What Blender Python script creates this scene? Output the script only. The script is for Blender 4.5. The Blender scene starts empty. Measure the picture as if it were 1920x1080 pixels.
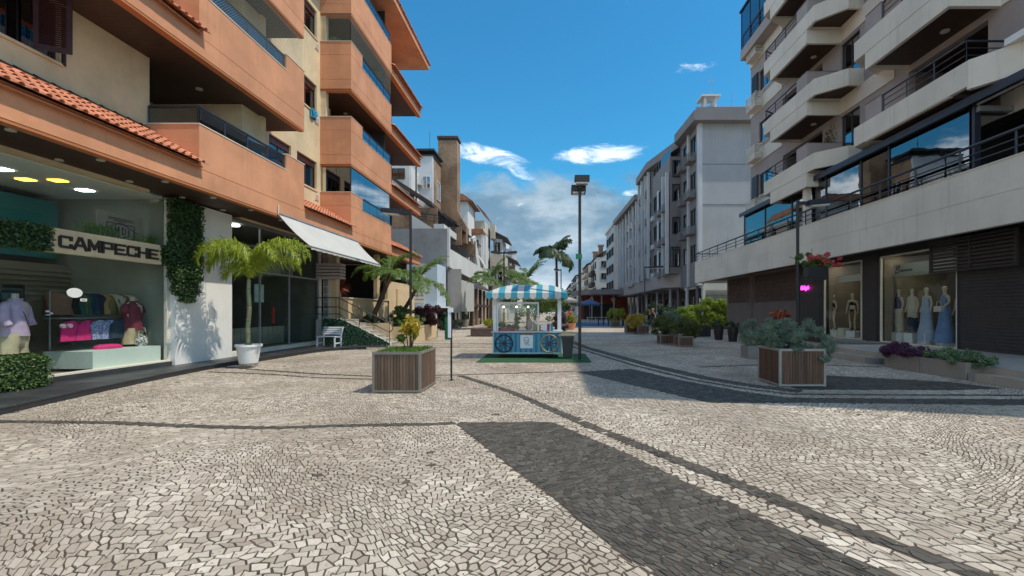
import bpy, bmesh, math, random
import numpy as np
from mathutils import Vector, Matrix
random.seed(7)
S = bpy.context.scene
C = S.collection
PI = math.pi
# ---------------------------------------------------------------- camera
cam = bpy.data.cameras.new('camera'); camo = bpy.data.objects.new('camera', cam); C.objects.link(camo)
camo.location = (0, 0, 1.6); camo.rotation_euler = (PI/2, 0, 0)
cam.lens = 16.0; cam.sensor_width = 36.0; cam.shift_x = -73/1920; cam.shift_y = 42/1920
cam.clip_start = 0.05; cam.clip_end = 6000
S.camera = camo
# ---------------------------------------------------------------- view, sun, sky
S.view_settings.view_transform = 'Standard'
try: S.view_settings.look = 'None'
except Exception: pass
S.view_settings.gamma = 1.0; S.view_settings.use_curve_mapping = False
S.view_settings.exposure = 0.68
SUN_DIR = Vector((-1.0, 0.27, -1.75)).normalized()      # direction the light travels
elev = math.asin(-SUN_DIR.z); azim = math.atan2(-SUN_DIR.x, -SUN_DIR.y)   # clockwise from +Y
sl = bpy.data.lights.new('sun', 'SUN'); sl.energy = 2.35; sl.angle = math.radians(0.53); sl.color = (1.0, .92, .79)
so = bpy.data.objects.new('sun', sl); C.objects.link(so)
so.rotation_euler = SUN_DIR.to_track_quat('-Z', 'Y').to_euler()
so.location = (0, 0, 60)

W = bpy.data.worlds.new("World"); S.world = W; W.use_nodes = True

class NT:
    """small helper for writing node graphs"""
    def __init__(s, tree): s.t = tree; s.n = tree.nodes; s.l = tree.links
    def new(s, kind, **kw):
        n = s.n.new(kind)
        for k, v in kw.items(): setattr(n, k, v)
        return n
    def set(s, sock, v):
        if isinstance(v, bpy.types.NodeSocket): s.l.new(v, sock)
        elif v is not None: sock.default_value = v
    def math(s, op, a, b=None, c=None, clamp=False):
        n = s.new('ShaderNodeMath', operation=op); n.use_clamp = clamp
        s.set(n.inputs[0], a)
        if b is not None: s.set(n.inputs[1], b)
        if c is not None: s.set(n.inputs[2], c)
        return n.outputs[0]
    def noise(s, vec, scale, detail=4, rough=.55, dist=0.0):
        n = s.new('ShaderNodeTexNoise'); s.set(n.inputs['Vector'], vec)
        n.inputs['Scale'].default_value = scale; n.inputs['Detail'].default_value = detail
        n.inputs['Roughness'].default_value = rough; n.inputs['Distortion'].default_value = dist
        return n.outputs['Fac']
    def ramp(s, fac, a, b, lo=0.0, hi=1.0):
        n = s.new('ShaderNodeMapRange'); n.interpolation_type = 'SMOOTHSTEP'
        s.set(n.inputs[0], fac); n.inputs[1].default_value = a; n.inputs[2].default_value = b
        n.inputs[3].default_value = lo; n.inputs[4].default_value = hi
        return n.outputs[0]
    def mix(s, fac, a, b, mode='MIX'):
        n = s.new('ShaderNodeMix', data_type='RGBA', blend_type=mode)
        s.set(n.inputs[0], fac)
        for sock, v in ((n.inputs[6], a), (n.inputs[7], b)):
            if isinstance(v, tuple) and len(v) == 3: v = v + (1,)
            s.set(sock, v)
        return n.outputs[2]
    def map(s, vec, scale=(1,1,1), loc=(0,0,0), rot=(0,0,0)):
        n = s.new('ShaderNodeMapping'); s.set(n.inputs[0], vec)
        n.inputs['Location'].default_value = loc; n.inputs['Rotation'].default_value = rot; n.inputs['Scale'].default_value = scale
        return n.outputs[0]

CLX, CLY = 30.4, 23.2  # cloud noise offset, chosen so the added bright clouds leave the view clear
def build_world():
    g = NT(W.node_tree); g.n.clear()
    sky = g.new('ShaderNodeTexSky', sky_type='NISHITA'); sky.sun_disc = False
    sky.sun_elevation = elev; sky.sun_rotation = azim
    sky.air_density = 1.35; sky.dust_density = 0.35; sky.ozone_density = 3.2; sky.altitude = 0
    co = g.new('ShaderNodeTexCoord').outputs['Generated']
    sp = g.new('ShaderNodeSeparateXYZ'); g.l.new(co, sp.inputs[0])
    x, y, z = sp.outputs
    el = g.math('MAXIMUM', z, 0.03)
    # project the direction onto a cloud layer
    cx = g.math('DIVIDE', x, g.math('ADD', el, .12)); cy = g.math('DIVIDE', y, g.math('ADD', el, .12))
    cb = g.new('ShaderNodeCombineXYZ'); g.l.new(cx, cb.inputs[0]); g.l.new(cy, cb.inputs[1])
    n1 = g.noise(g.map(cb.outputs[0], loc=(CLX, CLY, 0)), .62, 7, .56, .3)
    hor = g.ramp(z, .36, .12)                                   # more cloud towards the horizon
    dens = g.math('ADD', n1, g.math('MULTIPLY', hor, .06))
    cum_fill = g.ramp(dens, .515, .61)  # bright cumulus, added over the unseen sky to fill the shade
    # thin wisps: ellipses of direction space broken up by noise
    yy = g.math('MAXIMUM', y, .05)
    u = g.math('DIVIDE', x, yy); v = g.math('DIVIDE', z, yy)
    cuv = g.new('ShaderNodeCombineXYZ'); g.l.new(u, cuv.inputs[0]); g.l.new(v, cuv.inputs[1])
    nw = g.noise(g.map(cuv.outputs[0], (5, 15, 1), rot=(0, 0, .3)), 2.4, 9, .70, .9)
    nd = g.noise(cuv.outputs[0], 9, 3)
    tot = None
    for (u0, v0, a, b, sl_, st) in ((-.135, .340, .10, .026, -.22, .95), (-.07, .305, .05, .020, -.6, .7), (.105, .345, .11, .025, .06, .95),
                                   (.31, .535, .06, .018, .1, .5), (.18, .258, .03, .010, .1, .6), (-.45, .42, .12, .03, .1, .6), (.62,.36,.14,.03,0,.6)):
        du = g.math('SUBTRACT', u, u0); dv = g.math('SUBTRACT', g.math('SUBTRACT', v, v0), g.math('MULTIPLY', du, sl_))
        r = g.math('ADD', g.math('POWER', g.math('DIVIDE', g.math('ABSOLUTE', du), a), 2.0), g.math('POWER', g.math('DIVIDE', g.math('ABSOLUTE', dv), b), 2.0))
        m = g.math('MULTIPLY', g.ramp(r, 1.5, .0), st)
        tot = m if tot is None else g.math('MAXIMUM', tot, m)
    w = g.math('MULTIPLY', g.ramp(g.math('ADD', g.math('MULTIPLY', tot, .50), g.math('MULTIPLY', nw, 1.25)), .78, 1.42), g.ramp(tot, .0, .6))
    # the grey cloud mass above the street
    du = g.math('DIVIDE', g.math('SUBTRACT', u, .03), .36); dv = g.math('DIVIDE', g.math('SUBTRACT', v, .145), .130)
    r = g.math('ADD', g.math('MULTIPLY', du, du), g.math('MULTIPLY', dv, dv))
    nb = g.noise(g.map(cuv.outputs[0], (4, 7, 1)), 1.5, 7, .6, .5)
    mass = g.ramp(g.math('SUBTRACT', g.math('MULTIPLY', nb, 1.3), g.math('MULTIPLY', r, .34)), .10, .42)
    grey = g.math('MULTIPLY', mass, .97)
    shade = g.ramp(g.noise(g.map(cuv.outputs[0], (3, 6, 1), loc=(2, 1, 0)), 1.7, 6, .6), .42, .68)
    greycol = g.mix(shade, (.72, 1.35, 1.95), (1.9, 2.5, 3.0))
    skc = g.mix(1.0, sky.outputs[0], (.15, .52, .655), 'MULTIPLY')
    c1 = g.mix(g.math('MULTIPLY', cum_fill, .9), skc, g.mix(shade, (8.0, 8.1, 8.2), (14.0, 13.6, 13.0)))
    c1 = g.mix(grey, c1, greycol)
    lowwhite = g.math('MULTIPLY', g.ramp(v, .10, .045), g.ramp(nb, .36, .52))
    c1 = g.mix(g.math('MULTIPLY', lowwhite, .3), c1, (6.0, 6.2, 6.3))
    c2 = g.mix(w, c1, (7.2, 7.4, 7.7))
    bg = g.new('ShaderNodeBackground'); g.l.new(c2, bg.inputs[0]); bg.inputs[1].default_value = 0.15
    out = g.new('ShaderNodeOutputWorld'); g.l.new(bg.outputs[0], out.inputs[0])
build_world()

# ---------------------------------------------------------------- materials
MATS = {}
def mat(key, col, rough=.8, var=.12, vscale=2.0, bump=.15, bscale=60, metal=0.0, col2=None, c2scale=1.2, c2lo=.5, c2hi=.75,
        emit=None, estr=0, streak=0.0, spec=.5, trans=0.0, coat=0.0, stretch=(1,1,1), obj=False, rnd=0.0):
    """painted / plastered / stone surface: base colour, uneven tone, second stain colour, rain streaks, fine relief"""
    if key in MATS: return MATS[key]
    m = bpy.data.materials.new(key); m.use_nodes = True; g = NT(m.node_tree); g.n.clear()
    out = g.new('ShaderNodeOutputMaterial'); p = g.new('ShaderNodeBsdfPrincipled'); g.l.new(p.outputs[0], out.inputs[0])
    tc = g.new('ShaderNodeTexCoord'); vec = tc.outputs['Object']
    if not obj:
        ge = g.new('ShaderNodeNewGeometry'); vec = ge.outputs['Position']
    vec = g.map(vec, stretch)
    c = tuple(col) + (1,)
    n = g.noise(vec, vscale, 5, .6)
    f = g.ramp(n, .3, .7, 1 - var, 1 + var)
    hs = g.new('ShaderNodeHueSaturation'); hs.inputs['Color'].default_value = c; g.l.new(f, hs.inputs['Value'])
    cc = hs.outputs[0]
    if col2 is not None:
        n2 = g.noise(vec, c2scale, 6, .65, .4)
        cc = g.mix(g.ramp(n2, c2lo, c2hi), cc, tuple(col2))
    if streak > 0:
        ge2 = g.new('ShaderNodeNewGeometry')
        ns = g.noise(g.map(ge2.outputs['Position'], (7, 7, .35)), 1.0, 5, .6)
        cc = g.mix(g.ramp(ns, .52, .8, 0, streak), cc, (col[0]*.55, col[1]*.53, col[2]*.5))
    if rnd > 0:
        oi = g.new('ShaderNodeObjectInfo')
        h2 = g.new('ShaderNodeHueSaturation'); g.l.new(cc, h2.inputs['Color'])
        g.l.new(g.math('MULTIPLY_ADD', oi.outputs['Random'], 2*rnd, 1-rnd), h2.inputs['Value']); cc = h2.outputs[0]
    g.l.new(cc, p.inputs['Base Color'])
    p.inputs['Roughness'].default_value = rough; p.inputs['Metallic'].default_value = metal
    p.inputs['Specular IOR Level'].default_value = spec
    if coat: p.inputs['Coat Weight'].default_value = coat
    if bump > 0:
        b = g.new('ShaderNodeBump'); b.inputs['Strength'].default_value = bump; b.inputs['Distance'].default_value = .01
        g.l.new(g.noise(vec, bscale, 4, .6), b.inputs['Height']); g.l.new(b.outputs[0], p.inputs['Normal'])
    if emit is not None:
        p.inputs['Emission Color'].default_value = tuple(emit) + (1,); p.inputs['Emission Strength'].default_value = estr
    MATS[key] = m; return m

def leafmat(key, a, b, rough=.5, tr=.35):
    """leaves: two greens varied leaf by leaf (stored on the mesh), some light passing through"""
    if key in MATS: return MATS[key]
    m = bpy.data.materials.new(key); m.use_nodes = True; g = NT(m.node_tree); g.n.clear()
    out = g.new('ShaderNodeOutputMaterial'); p = g.new('ShaderNodeBsdfPrincipled')
    at = g.new('ShaderNodeAttribute', attribute_name='tone')
    cc = g.mix(at.outputs['Fac'], tuple(a), tuple(b))
    g.l.new(cc, p.inputs['Base Color']); p.inputs['Roughness'].default_value = rough
    t = g.new('ShaderNodeBsdfTranslucent'); g.l.new(g.mix(1.0, cc, (1.3, 1.35, .6), 'MULTIPLY'), t.inputs[0])
    mx = g.new('ShaderNodeMixShader'); mx.inputs[0].default_value = tr
    g.l.new(p.outputs[0], mx.inputs[1]); g.l.new(t.outputs[0], mx.inputs[2]); g.l.new(mx.outputs[0], out.inputs[0])
    MATS[key] = m; return m

def glassmat(key, tint, refl=.12, rough=.0, edge=1.0, wav=0.0):
    """window glass: see-through tint plus mirror reflection that grows at grazing angles"""
    if key in MATS: return MATS[key]
    m = bpy.data.materials.new(key); m.use_nodes = True; g = NT(m.node_tree); g.n.clear()
    out = g.new('ShaderNodeOutputMaterial')
    tr = g.new('ShaderNodeBsdfTransparent'); tr.inputs[0].default_value = tuple(tint) + (1,)
    gl = g.new('ShaderNodeBsdfGlossy'); gl.inputs['Roughness'].default_value = rough; gl.inputs[0].default_value = (.9, .95, 1, 1)
    fr = g.new('ShaderNodeLayerWeight'); fr.inputs[0].default_value = .35
    f = g.math('ADD', g.math('MULTIPLY', g.math('POWER', fr.outputs['Facing'], 2.5), edge*.6), refl, clamp=True)
    if wav > 0:
        ge = g.new('ShaderNodeNewGeometry'); b = g.new('ShaderNodeBump'); b.inputs['Strength'].default_value = wav; b.inputs['Distance'].default_value = .02
        g.l.new(g.noise(ge.outputs['Position'], 1.1, 2), b.inputs['Height']); g.l.new(b.outputs[0], gl.inputs['Normal'])
    mx = g.new('ShaderNodeMixShader'); g.l.new(f, mx.inputs[0]); g.l.new(tr.outputs[0], mx.inputs[1]); g.l.new(gl.outputs[0], mx.inputs[2])
    g.l.new(mx.outputs[0], out.inputs[0])
    MATS[key] = m; return m

def stonemat(key, light, dark, rough=.75):
    """mosaic stone: tone and light/dark kind are stored per stone on the mesh"""
    m = bpy.data.materials.new(key); m.use_nodes = True; g = NT(m.node_tree); g.n.clear()
    out = g.new('ShaderNodeOutputMaterial'); p = g.new('ShaderNodeBsdfPrincipled'); g.l.new(p.outputs[0], out.inputs[0])
    at = g.new('ShaderNodeAttribute', attribute_name='tone'); ak = g.new('ShaderNodeAttribute', attribute_name='dark')
    ge = g.new('ShaderNodeNewGeometry')
    big = g.noise(ge.outputs['Position'], .55, 4, .55)
    lc = g.mix(at.outputs['Fac'], tuple(light[0]), tuple(light[1])); lc = g.mix(g.ramp(big, .35, .68), lc, tuple(light[2]), 'MIX')
    lc = g.mix(.35, lc, g.mix(at.outputs['Fac'], tuple(light[0]), tuple(light[1])))
    st = g.noise(ge.outputs['Position'], 2.3, 7, .7, .8)
    lc = g.mix(g.ramp(st, .52, .74, 0, .45), lc, (.24, .18, .125))
    dc = g.mix(at.outputs['Fac'], tuple(dark[0]), tuple(dark[1]))
    cc = g.mix(ak.outputs['Fac'], lc, dc)
    sp = g.noise(ge.outputs['Position'], 45, 5, .65)
    cc = g.mix(g.ramp(sp, .35, .75, 0, .32), cc, g.mix(1.0, cc, (.45, .42, .40), 'MULTIPLY'))
    g.l.new(cc, p.inputs['Base Color']); p.inputs['Roughness'].default_value = rough
    b = g.new('ShaderNodeBump'); b.inputs['Strength'].default_value = .5; b.inputs['Distance'].default_value = .004
    g.l.new(g.noise(ge.outputs['Position'], 90, 4, .6), b.inputs['Height']); g.l.new(b.outputs[0], p.inputs['Normal'])
    MATS[key] = m; return m

M = {}
M['orange'] = mat('orange_stucco', (.63, .29, .155), .9, .12, .8, .3, 90, col2=(.52, .23, .12), c2scale=.7, c2lo=.45, c2hi=.8, streak=.36)
M['orange_trim'] = mat('orange_trim', (.47, .17, .065), .85, .08, 1.0, .15, 90)
M['beige'] = mat('beige_stucco', (.60, .45, .27), .9, .07, .9, .2, 90, streak=.08)
M['cream'] = mat('cream_stucco', (.66, .53, .34), .9, .12, .9, .25, 90, streak=.34)
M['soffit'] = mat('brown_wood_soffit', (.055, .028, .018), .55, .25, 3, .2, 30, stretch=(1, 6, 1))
M['tile'] = mat('terracotta_tile', (.60, .235, .13), .85, .18, 3.0, .3, 50, col2=(.36, .15, .10), c2scale=3, c2lo=.55, c2hi=.8, rnd=.14)
M['tilecap'] = mat('terracotta_cap_tile', (.16, .075, .05), .9, .2, 3.0, .3, 50, rnd=.15)  # dark brown tiles of the cap row
M['maroon'] = mat('maroon_painted_shutter', (.045, .018, .022), .5, .15, 3, .1, 40)
M['black'] = mat('black_metal', (.018, .018, .020), .45, .15, 3, .05, 60)
M['navy'] = mat('navy_metal', (.022, .026, .040), .4, .15, 3, .05, 60)
M['grey_metal'] = mat('grey_metal', (.30, .31, .33), .45, .12, 3, .05, 60, metal=.4)
M['white'] = mat('white_paint', (.76, .75, .72), .7, .04, 1.2, .08, 70, streak=.10)
M['whiteb'] = mat('weathered_white_render', (.62, .62, .62), .9, .08, .6, .2, 60, streak=.28)
M['offwhite'] = mat('pale_warm_render', (.70, .645, .545), .85, .07, .7, .15, 80, streak=.38)
M['lilac'] = mat('lilac_grey_render', (.36, .31, .29), .85, .07, .9, .15, 80, streak=.1)
M['lilacd'] = mat('dark_lilac_grey_render', (.17, .15, .155), .85, .08, .9, .15, 80, streak=.12)
M['greywall'] = mat('raw_grey_render', (.27, .275, .285), .92, .12, .7, .25, 60, col2=(.16, .16, .16), c2scale=.9, streak=.3)
M['brownslat'] = mat('dark_brown_slats', (.045, .036, .034), .6, .14, 4, .15, 40)
M['brickred'] = mat('rust_brown_cobogo', (.17, .115, .095), .85, .14, 4, .2, 60)
M['taupe'] = mat('taupe_wall', (.17, .135, .12), .85, .07, .9, .15, 80, streak=.1)
M['woodslat'] = mat('stained_wood_slat', (.12, .058, .03), .6, .22, 5, .3, 60, col2=(.05, .028, .018), c2scale=6, stretch=(3, 3, .25), rnd=.22)
M['woodgrey'] = mat('weathered_wood_slat', (.125, .078, .05), .7, .22, 5, .3, 60, col2=(.055, .036, .027), c2scale=6, stretch=(3, 3, .25), rnd=.25)
M['slate'] = mat('dark_slate_paving', (.040, .042, .045), .42, .25, 1.2, .35, 18, col2=(.085, .08, .075), c2scale=2.2, rnd=.2)
M['steptile'] = mat('beige_step_tile', (.40, .335, .26), .6, .06, 1.0, .06, 60, rnd=.06)
M['platform'] = mat('pale_platform_tile', (.42, .385, .34), .55, .07, 1.0, .05, 60, rnd=.05)
M['concrete'] = mat('concrete_planter', (.26, .24, .22), .9, .12, 1.5, .3, 40, streak=.2)
M['soil'] = mat('soil', (.05, .033, .022), .95, .3, 8, .5, 40)
M['canvas'] = mat('white_awning_canvas', (.52, .51, .475), .75, .05, 1.5, .1, 200, streak=.12)
M['canvasg'] = mat('grey_blind_canvas', (.36, .33, .31), .85, .06, 1.5, .15, 120, streak=.15)
M['brick'] = mat('brown_brick', (.30, .165, .085), .9, .2, 2.0, .3, 40, col2=(.17, .09, .055), c2scale=2.4, rnd=.2)
M['mortar'] = mat('mortar', (.25, .2, .16), .95, .15, 2.0, .3, 40)
M['teal'] = mat('teal_panel', (.02, .16, .17), .6, .05, 1.0, .0, 40)
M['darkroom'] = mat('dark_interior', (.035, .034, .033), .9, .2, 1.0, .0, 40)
M['roomgrey'] = mat('interior_plaster', (.24, .25, .21), .9, .06, 1.0, .0, 40)
M['roomwood'] = mat('interior_slat_wall', (.22, .19, .14), .8, .1, 1.0, .1, 40)
M['kteal'] = mat('turquoise_canvas', (.04, .27, .36), .7, .06, 3.0, .1, 100)
M['kblue'] = mat('blue_painted_panel', (.025, .17, .33), .5, .08, 3.0, .05, 60)
M['klight'] = mat('light_blue_painted_panel', (.07, .31, .42), .5, .08, 3.0, .05, 60)
M['kwhite'] = mat('white_kiosk_paint', (.72, .74, .77), .5, .05, 3.0, .05, 60)
M['gold'] = mat('gold_painted_rim', (.40, .28, .10), .5, .12, 6.0, .1, 60)
M['turf'] = mat('green_turf_mat', (.018, .085, .03), .95, .25, 10, .6, 150)
M['bluemat'] = mat('blue_ground_paint', (.02, .16, .36), .7, .1, 1, .1, 60)
M['skin'] = mat('skin', (.42, .23, .16), .6, .05, 3, .0, 60)
M['mannequin'] = mat('beige_mannequin', (.58, .47, .35), .35, .03, 3, .0, 60)
M['bark'] = mat('palm_bark', (.15, .115, .08), .9, .3, 6, .6, 30, stretch=(1, 1, 4))
M['barkdark'] = mat('dark_palm_bark', (.08, .05, .035), .9, .3, 6, .6, 30, stretch=(1, 1, 4))
M['trunkgreen'] = mat('ringed_green_palm_trunk', (.22, .23, .12), .7, .25, 5, .4, 30, col2=(.36, .34, .24), c2scale=8, stretch=(1, 1, 5))
M['greensign'] = mat('green_sign', (.01, .17, .07), .5, .05, 3, .0, 60)
M['lamp'] = mat('frosted_lamp_glass', (.55, .53, .45), .3, .05, 3, .0, 60)
M['lit'] = mat('lit_ceiling_panel', (.8, .8, .8), .5, 0, 1, 0, 10, emit=(.95, 1, 1), estr=5.0)
M['lity'] = mat('lit_yellow_panel', (.8, .7, .2), .5, 0, 1, 0, 10, emit=(1, .62, .08), estr=2.2)
M['spot'] = mat('lit_spot', (.8, .8, .8), .5, 0, 1, 0, 10, emit=(1, .9, .65), estr=30.0)
M['neon'] = mat('pink_neon', (.8, .1, .5), .4, 0, 1, 0, 10, emit=(1, .04, .62), estr=3.2)
M['letter'] = mat('dark_sign_letter', (.03, .022, .02), .5, .05, 3, .0, 60)
M['leafwall'] = leafmat('artificial_leaf', (.022, .05, .018), (.075, .15, .035), .45, .2)
M['leafhedge'] = leafmat('hedge_leaf', (.03, .075, .015), (.13, .21, .05), .5, .3)
M['leaflime'] = leafmat('lime_palm_leaf', (.09, .17, .02), (.46, .50, .06), .45, .45)  # yellow green leaf colour of the potted palm
M['leafpalm'] = leafmat('palm_leaf', (.05, .11, .02), (.19, .27, .06), .45, .4)
M['leafpalmd'] = leafmat('far_palm_leaf', (.02, .045, .014), (.07, .12, .04), .5, .3)
M['leafyg'] = leafmat('yellow_green_leaf', (.13, .19, .02), (.46, .42, .06), .45, .4)
M['leafyel'] = leafmat('croton_leaf', (.38, .26, .03), (.55, .42, .05), .45, .4)
M['leafred'] = leafmat('red_leaf', (.17, .02, .02), (.42, .12, .05), .45, .35)
M['leafmaroon'] = leafmat('maroon_leaf', (.04, .014, .02), (.12, .03, .05), .45, .3)
M['leafpurple'] = leafmat('purple_leaf', (.05, .016, .045), (.17, .05, .13), .5, .25)
M['leafsage'] = leafmat('sage_leaf', (.085, .13, .085), (.27, .34, .25), .6, .25)
M['leafvar'] = leafmat('variegated_leaf', (.05, .11, .04), (.30, .38, .22), .5, .3)
M['leafdark'] = leafmat('dark_shrub_leaf', (.012, .028, .012), (.04, .075, .025), .5, .2)
M['leafolive'] = leafmat('olive_shrub_leaf', (.045, .07, .016), (.17, .18, .045), .5, .3)
M['flower'] = leafmat('pink_flower', (.50, .035, .08), (.75, .16, .16), .5, .3)
M['flowero'] = leafmat('orange_flower', (.7, .12, .02), (.8, .3, .05), .5, .3)
M['grass'] = leafmat('grass_blade', (.05, .12, .015), (.18, .30, .05), .5, .4)
G_ = {}
G_['shop'] = glassmat('shop_glass', (.94, .975, .96), .014, edge=.16)
G_['window'] = glassmat('window_glass', (.30, .34, .36), .12, edge=1.0)
G_['blue'] = glassmat('blue_tinted_glass', (.08, .24, .34), .26, edge=.6, wav=.0)
G_['smoke'] = glassmat('smoked_glass', (.30, .31, .33), .16, edge=.8)
G_['dark'] = glassmat('dark_reflective_glass', (.06, .075, .085), .33, edge=.9, wav=.12)

# ---------------------------------------------------------------- mesh helpers
class MB:
    def __init__(s): s.v = []; s.f = []; s.m = []; s.tone = []; s.mi = 0; s.t = 0.5
    def poly(s, pts, mi=None, tone=None):
        n = len(s.v); s.v += [tuple(p) for p in pts]; s.f.append(tuple(range(n, n+len(pts))))
        s.m.append(s.mi if mi is None else mi); s.tone.append(s.t if tone is None else tone); return s
    def add(s, vs, fs, mi=None, tone=None):
        n = len(s.v); s.v += [tuple(p) for p in vs]
        for f in fs:
            s.f.append(tuple(n+i for i in f)); s.m.append(s.mi if mi is None else mi); s.tone.append(s.t if tone is None else tone)
        return s
    def box(s, x0, x1, y0, y1, z0, z1, mi=None):
        if x0 > x1: x0, x1 = x1, x0
        if y0 > y1: y0, y1 = y1, y0
        if z0 > z1: z0, z1 = z1, z0
        return s.add([(x0,y0,z0),(x1,y0,z0),(x1,y1,z0),(x0,y1,z0),(x0,y0,z1),(x1,y0,z1),(x1,y1,z1),(x0,y1,z1)],
                     [(0,3,2,1),(4,5,6,7),(0,1,5,4),(1,2,6,5),(2,3,7,6),(3,0,4,7)], mi)
    def prism(s, pts, z0, z1, mi=None):
        """polygon in plan (counter-clockwise) extruded from z0 to z1"""
        n = len(pts); a = sum(pts[i][0]*pts[(i+1)%n][1]-pts[(i+1)%n][0]*pts[i][1] for i in range(n))
        if a < 0: pts = pts[::-1]
        vs = [(p[0], p[1], z0) for p in pts] + [(p[0], p[1], z1) for p in pts]
        fs = [tuple(range(n-1, -1, -1)), tuple(range(n, 2*n))] + [(i, (i+1)%n, n+(i+1)%n, n+i) for i in range(n)]
        return s.add(vs, fs, mi)
    def extr(s, pts, d, mi=None):
        """any planar polygon moved by vector d"""
        n = len(pts); vs = [Vector(p) for p in pts]; d = Vector(d); vs = vs + [p + d for p in vs]
        return s.add(vs, [tuple(range(n)), tuple(range(2*n-1, n-1, -1))] + [(i, n+i, n+(i+1)%n, (i+1)%n) for i in range(n)], mi)
    def cyl(s, c, r, h, n=16, r2=None, mi=None, axis='z', cap=True):
        r2 = r if r2 is None else r2; vs = []
        for k, (rr, t) in enumerate(((r, 0), (r2, h))):
            for i in range(n):
                a = 2*PI*i/n; u, w = rr*math.cos(a), rr*math.sin(a)
                vs.append({'z': (c[0]+u, c[1]+w, c[2]+t), 'x': (c[0]+t, c[1]+u, c[2]+w), 'y': (c[0]+w, c[1]+t, c[2]+u)}[axis])
        fs = [(i, (i+1)%n, n+(i+1)%n, n+i) for i in range(n)]
        if cap: fs += [tuple(range(n-1, -1, -1)), tuple(range(n, 2*n))]
        return s.add(vs, fs, mi)
    def tube(s, path, r, n=8, mi=None, cap=True):
        """round bar along a path; r a number or one per point"""
        P = [Vector(p) for p in path]; m = len(P); rs = r if isinstance(r, (list, tuple)) else [r]*m
        vs = []; prev = None
        for i, p in enumerate(P):
            d = (P[min(i+1, m-1)] - P[max(i-1, 0)])
            d = d.normalized() if d.length > 1e-9 else Vector((0, 0, 1))
            if prev is None:
                up = Vector((0, 0, 1)) if abs(d.z) < .9 else Vector((1, 0, 0)); a = d.cross(up).normalized()
            else:
                a = (prev - d*prev.dot(d)); a = a.normalized() if a.length > 1e-6 else d.orthogonal().normalized()
            prev = a; b = d.cross(a)
            for k in range(n):
                t = 2*PI*k/n; vs.append(p + (a*math.cos(t) + b*math.sin(t))*rs[i])
        fs = []
        for i in range(m-1):
            for k in range(n):
                fs.append((i*n+k, i*n+(k+1)%n, (i+1)*n+(k+1)%n, (i+1)*n+k))
        if cap: fs += [tuple(range(n-1, -1, -1)), tuple(range((m-1)*n, m*n))]
        return s.add(vs, fs, mi)
    def lathe(s, c, prof, n=20, mi=None, squash=(1, 1)):
        vs = []; m = len(prof)
        for (r, z) in prof:
            for k in range(n):
                a = 2*PI*k/n; vs.append((c[0]+r*math.cos(a)*squash[0], c[1]+r*math.sin(a)*squash[1], c[2]+z))
        fs = [(i*n+k, i*n+(k+1)%n, (i+1)*n+(k+1)%n, (i+1)*n+k) for i in range(m-1) for k in range(n)]
        fs += [tuple(range(n-1, -1, -1)), tuple(range((m-1)*n, m*n))]
        return s.add(vs, fs, mi)
    def grid(s, p, nu, nv, mi=None, tone=None):
        """p(u,v) surface"""
        vs = [p(i/nu, j/nv) for j in range(nv+1) for i in range(nu+1)]
        return s.add(vs, [(j*(nu+1)+i, j*(nu+1)+i+1, (j+1)*(nu+1)+i+1, (j+1)*(nu+1)+i) for j in range(nv) for i in range(nu)], mi, tone)
    def mesh(s, name, mats, off=(0, 0, 0), smooth=False):
        me = bpy.data.meshes.new(name)
        o = Vector(off); vs = [(a-o.x, b-o.y, c-o.z) for a, b, c in s.v]
        me.from_pydata(vs, [], s.f)
        if not isinstance(mats, (list, tuple)): mats = [mats]
        for m in mats: me.materials.append(m)
        if len(mats) > 1: me.polygons.foreach_set('material_index', s.m)
        if len(set(s.tone)) > 1:
            a = me.attributes.new('tone', 'FLOAT', 'FACE'); a.data.foreach_set('value', s.tone)
        if smooth: me.polygons.foreach_set('use_smooth', [True]*len(s.f))
        me.update(); return me

def link(name, me, parent=None, loc=(0, 0, 0), rot=(0, 0, 0), scale=(1, 1, 1)):
    o = bpy.data.objects.new(name, me); C.objects.link(o)
    if parent is not None: o.parent = parent
    o.location = loc; o.rotation_euler = rot; o.scale = scale; return o
def wloc(o):
    v = Vector((0, 0, 0))
    while o is not None: v += o.location; o = o.parent
    return v
def part(name, mb, mats, parent, world=True, smooth=False, bevel=0, label=None, kind=None):
    """mesh part authored in world coordinates (or local ones) under a thing"""
    off = wloc(parent) if world else (0, 0, 0)
    o = link(name, mb.mesh(name, mats, off, smooth), parent)
    if bevel:
        b = o.modifiers.new('bevel', 'BEVEL'); b.width = bevel; b.segments = 2; b.limit_method = 'ANGLE'
    if label: o['label'] = label
    if kind: o['kind'] = kind
    return o
def tag(o, label=None, cat=None, group=None, kind=None):
    if label: o['label'] = label
    if cat: o['category'] = cat
    if group: o['group'] = group
    if kind: o['kind'] = kind
    return o
def thing(name, loc, label, cat, group=None, rz=0):
    o = link(name, None, None, loc, (0, 0, rz)); o.empty_display_size = .2
    return tag(o, label, cat, group)
def solo(name, mb, mats, loc, label, cat, group=None, smooth=False, bevel=0):
    o = link(name, mb.mesh(name, mats, loc, smooth), None, loc)
    if bevel:
        b = o.modifiers.new('bevel', 'BEVEL'); b.width = bevel; b.segments = 2; b.limit_method = 'ANGLE'
    return tag(o, label, cat, group)
def structure(name, mb, mats, smooth=False):
    o = link(name, mb.mesh(name, mats, (0, 0, 0), smooth)); o['kind'] = 'structure'; return o
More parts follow.
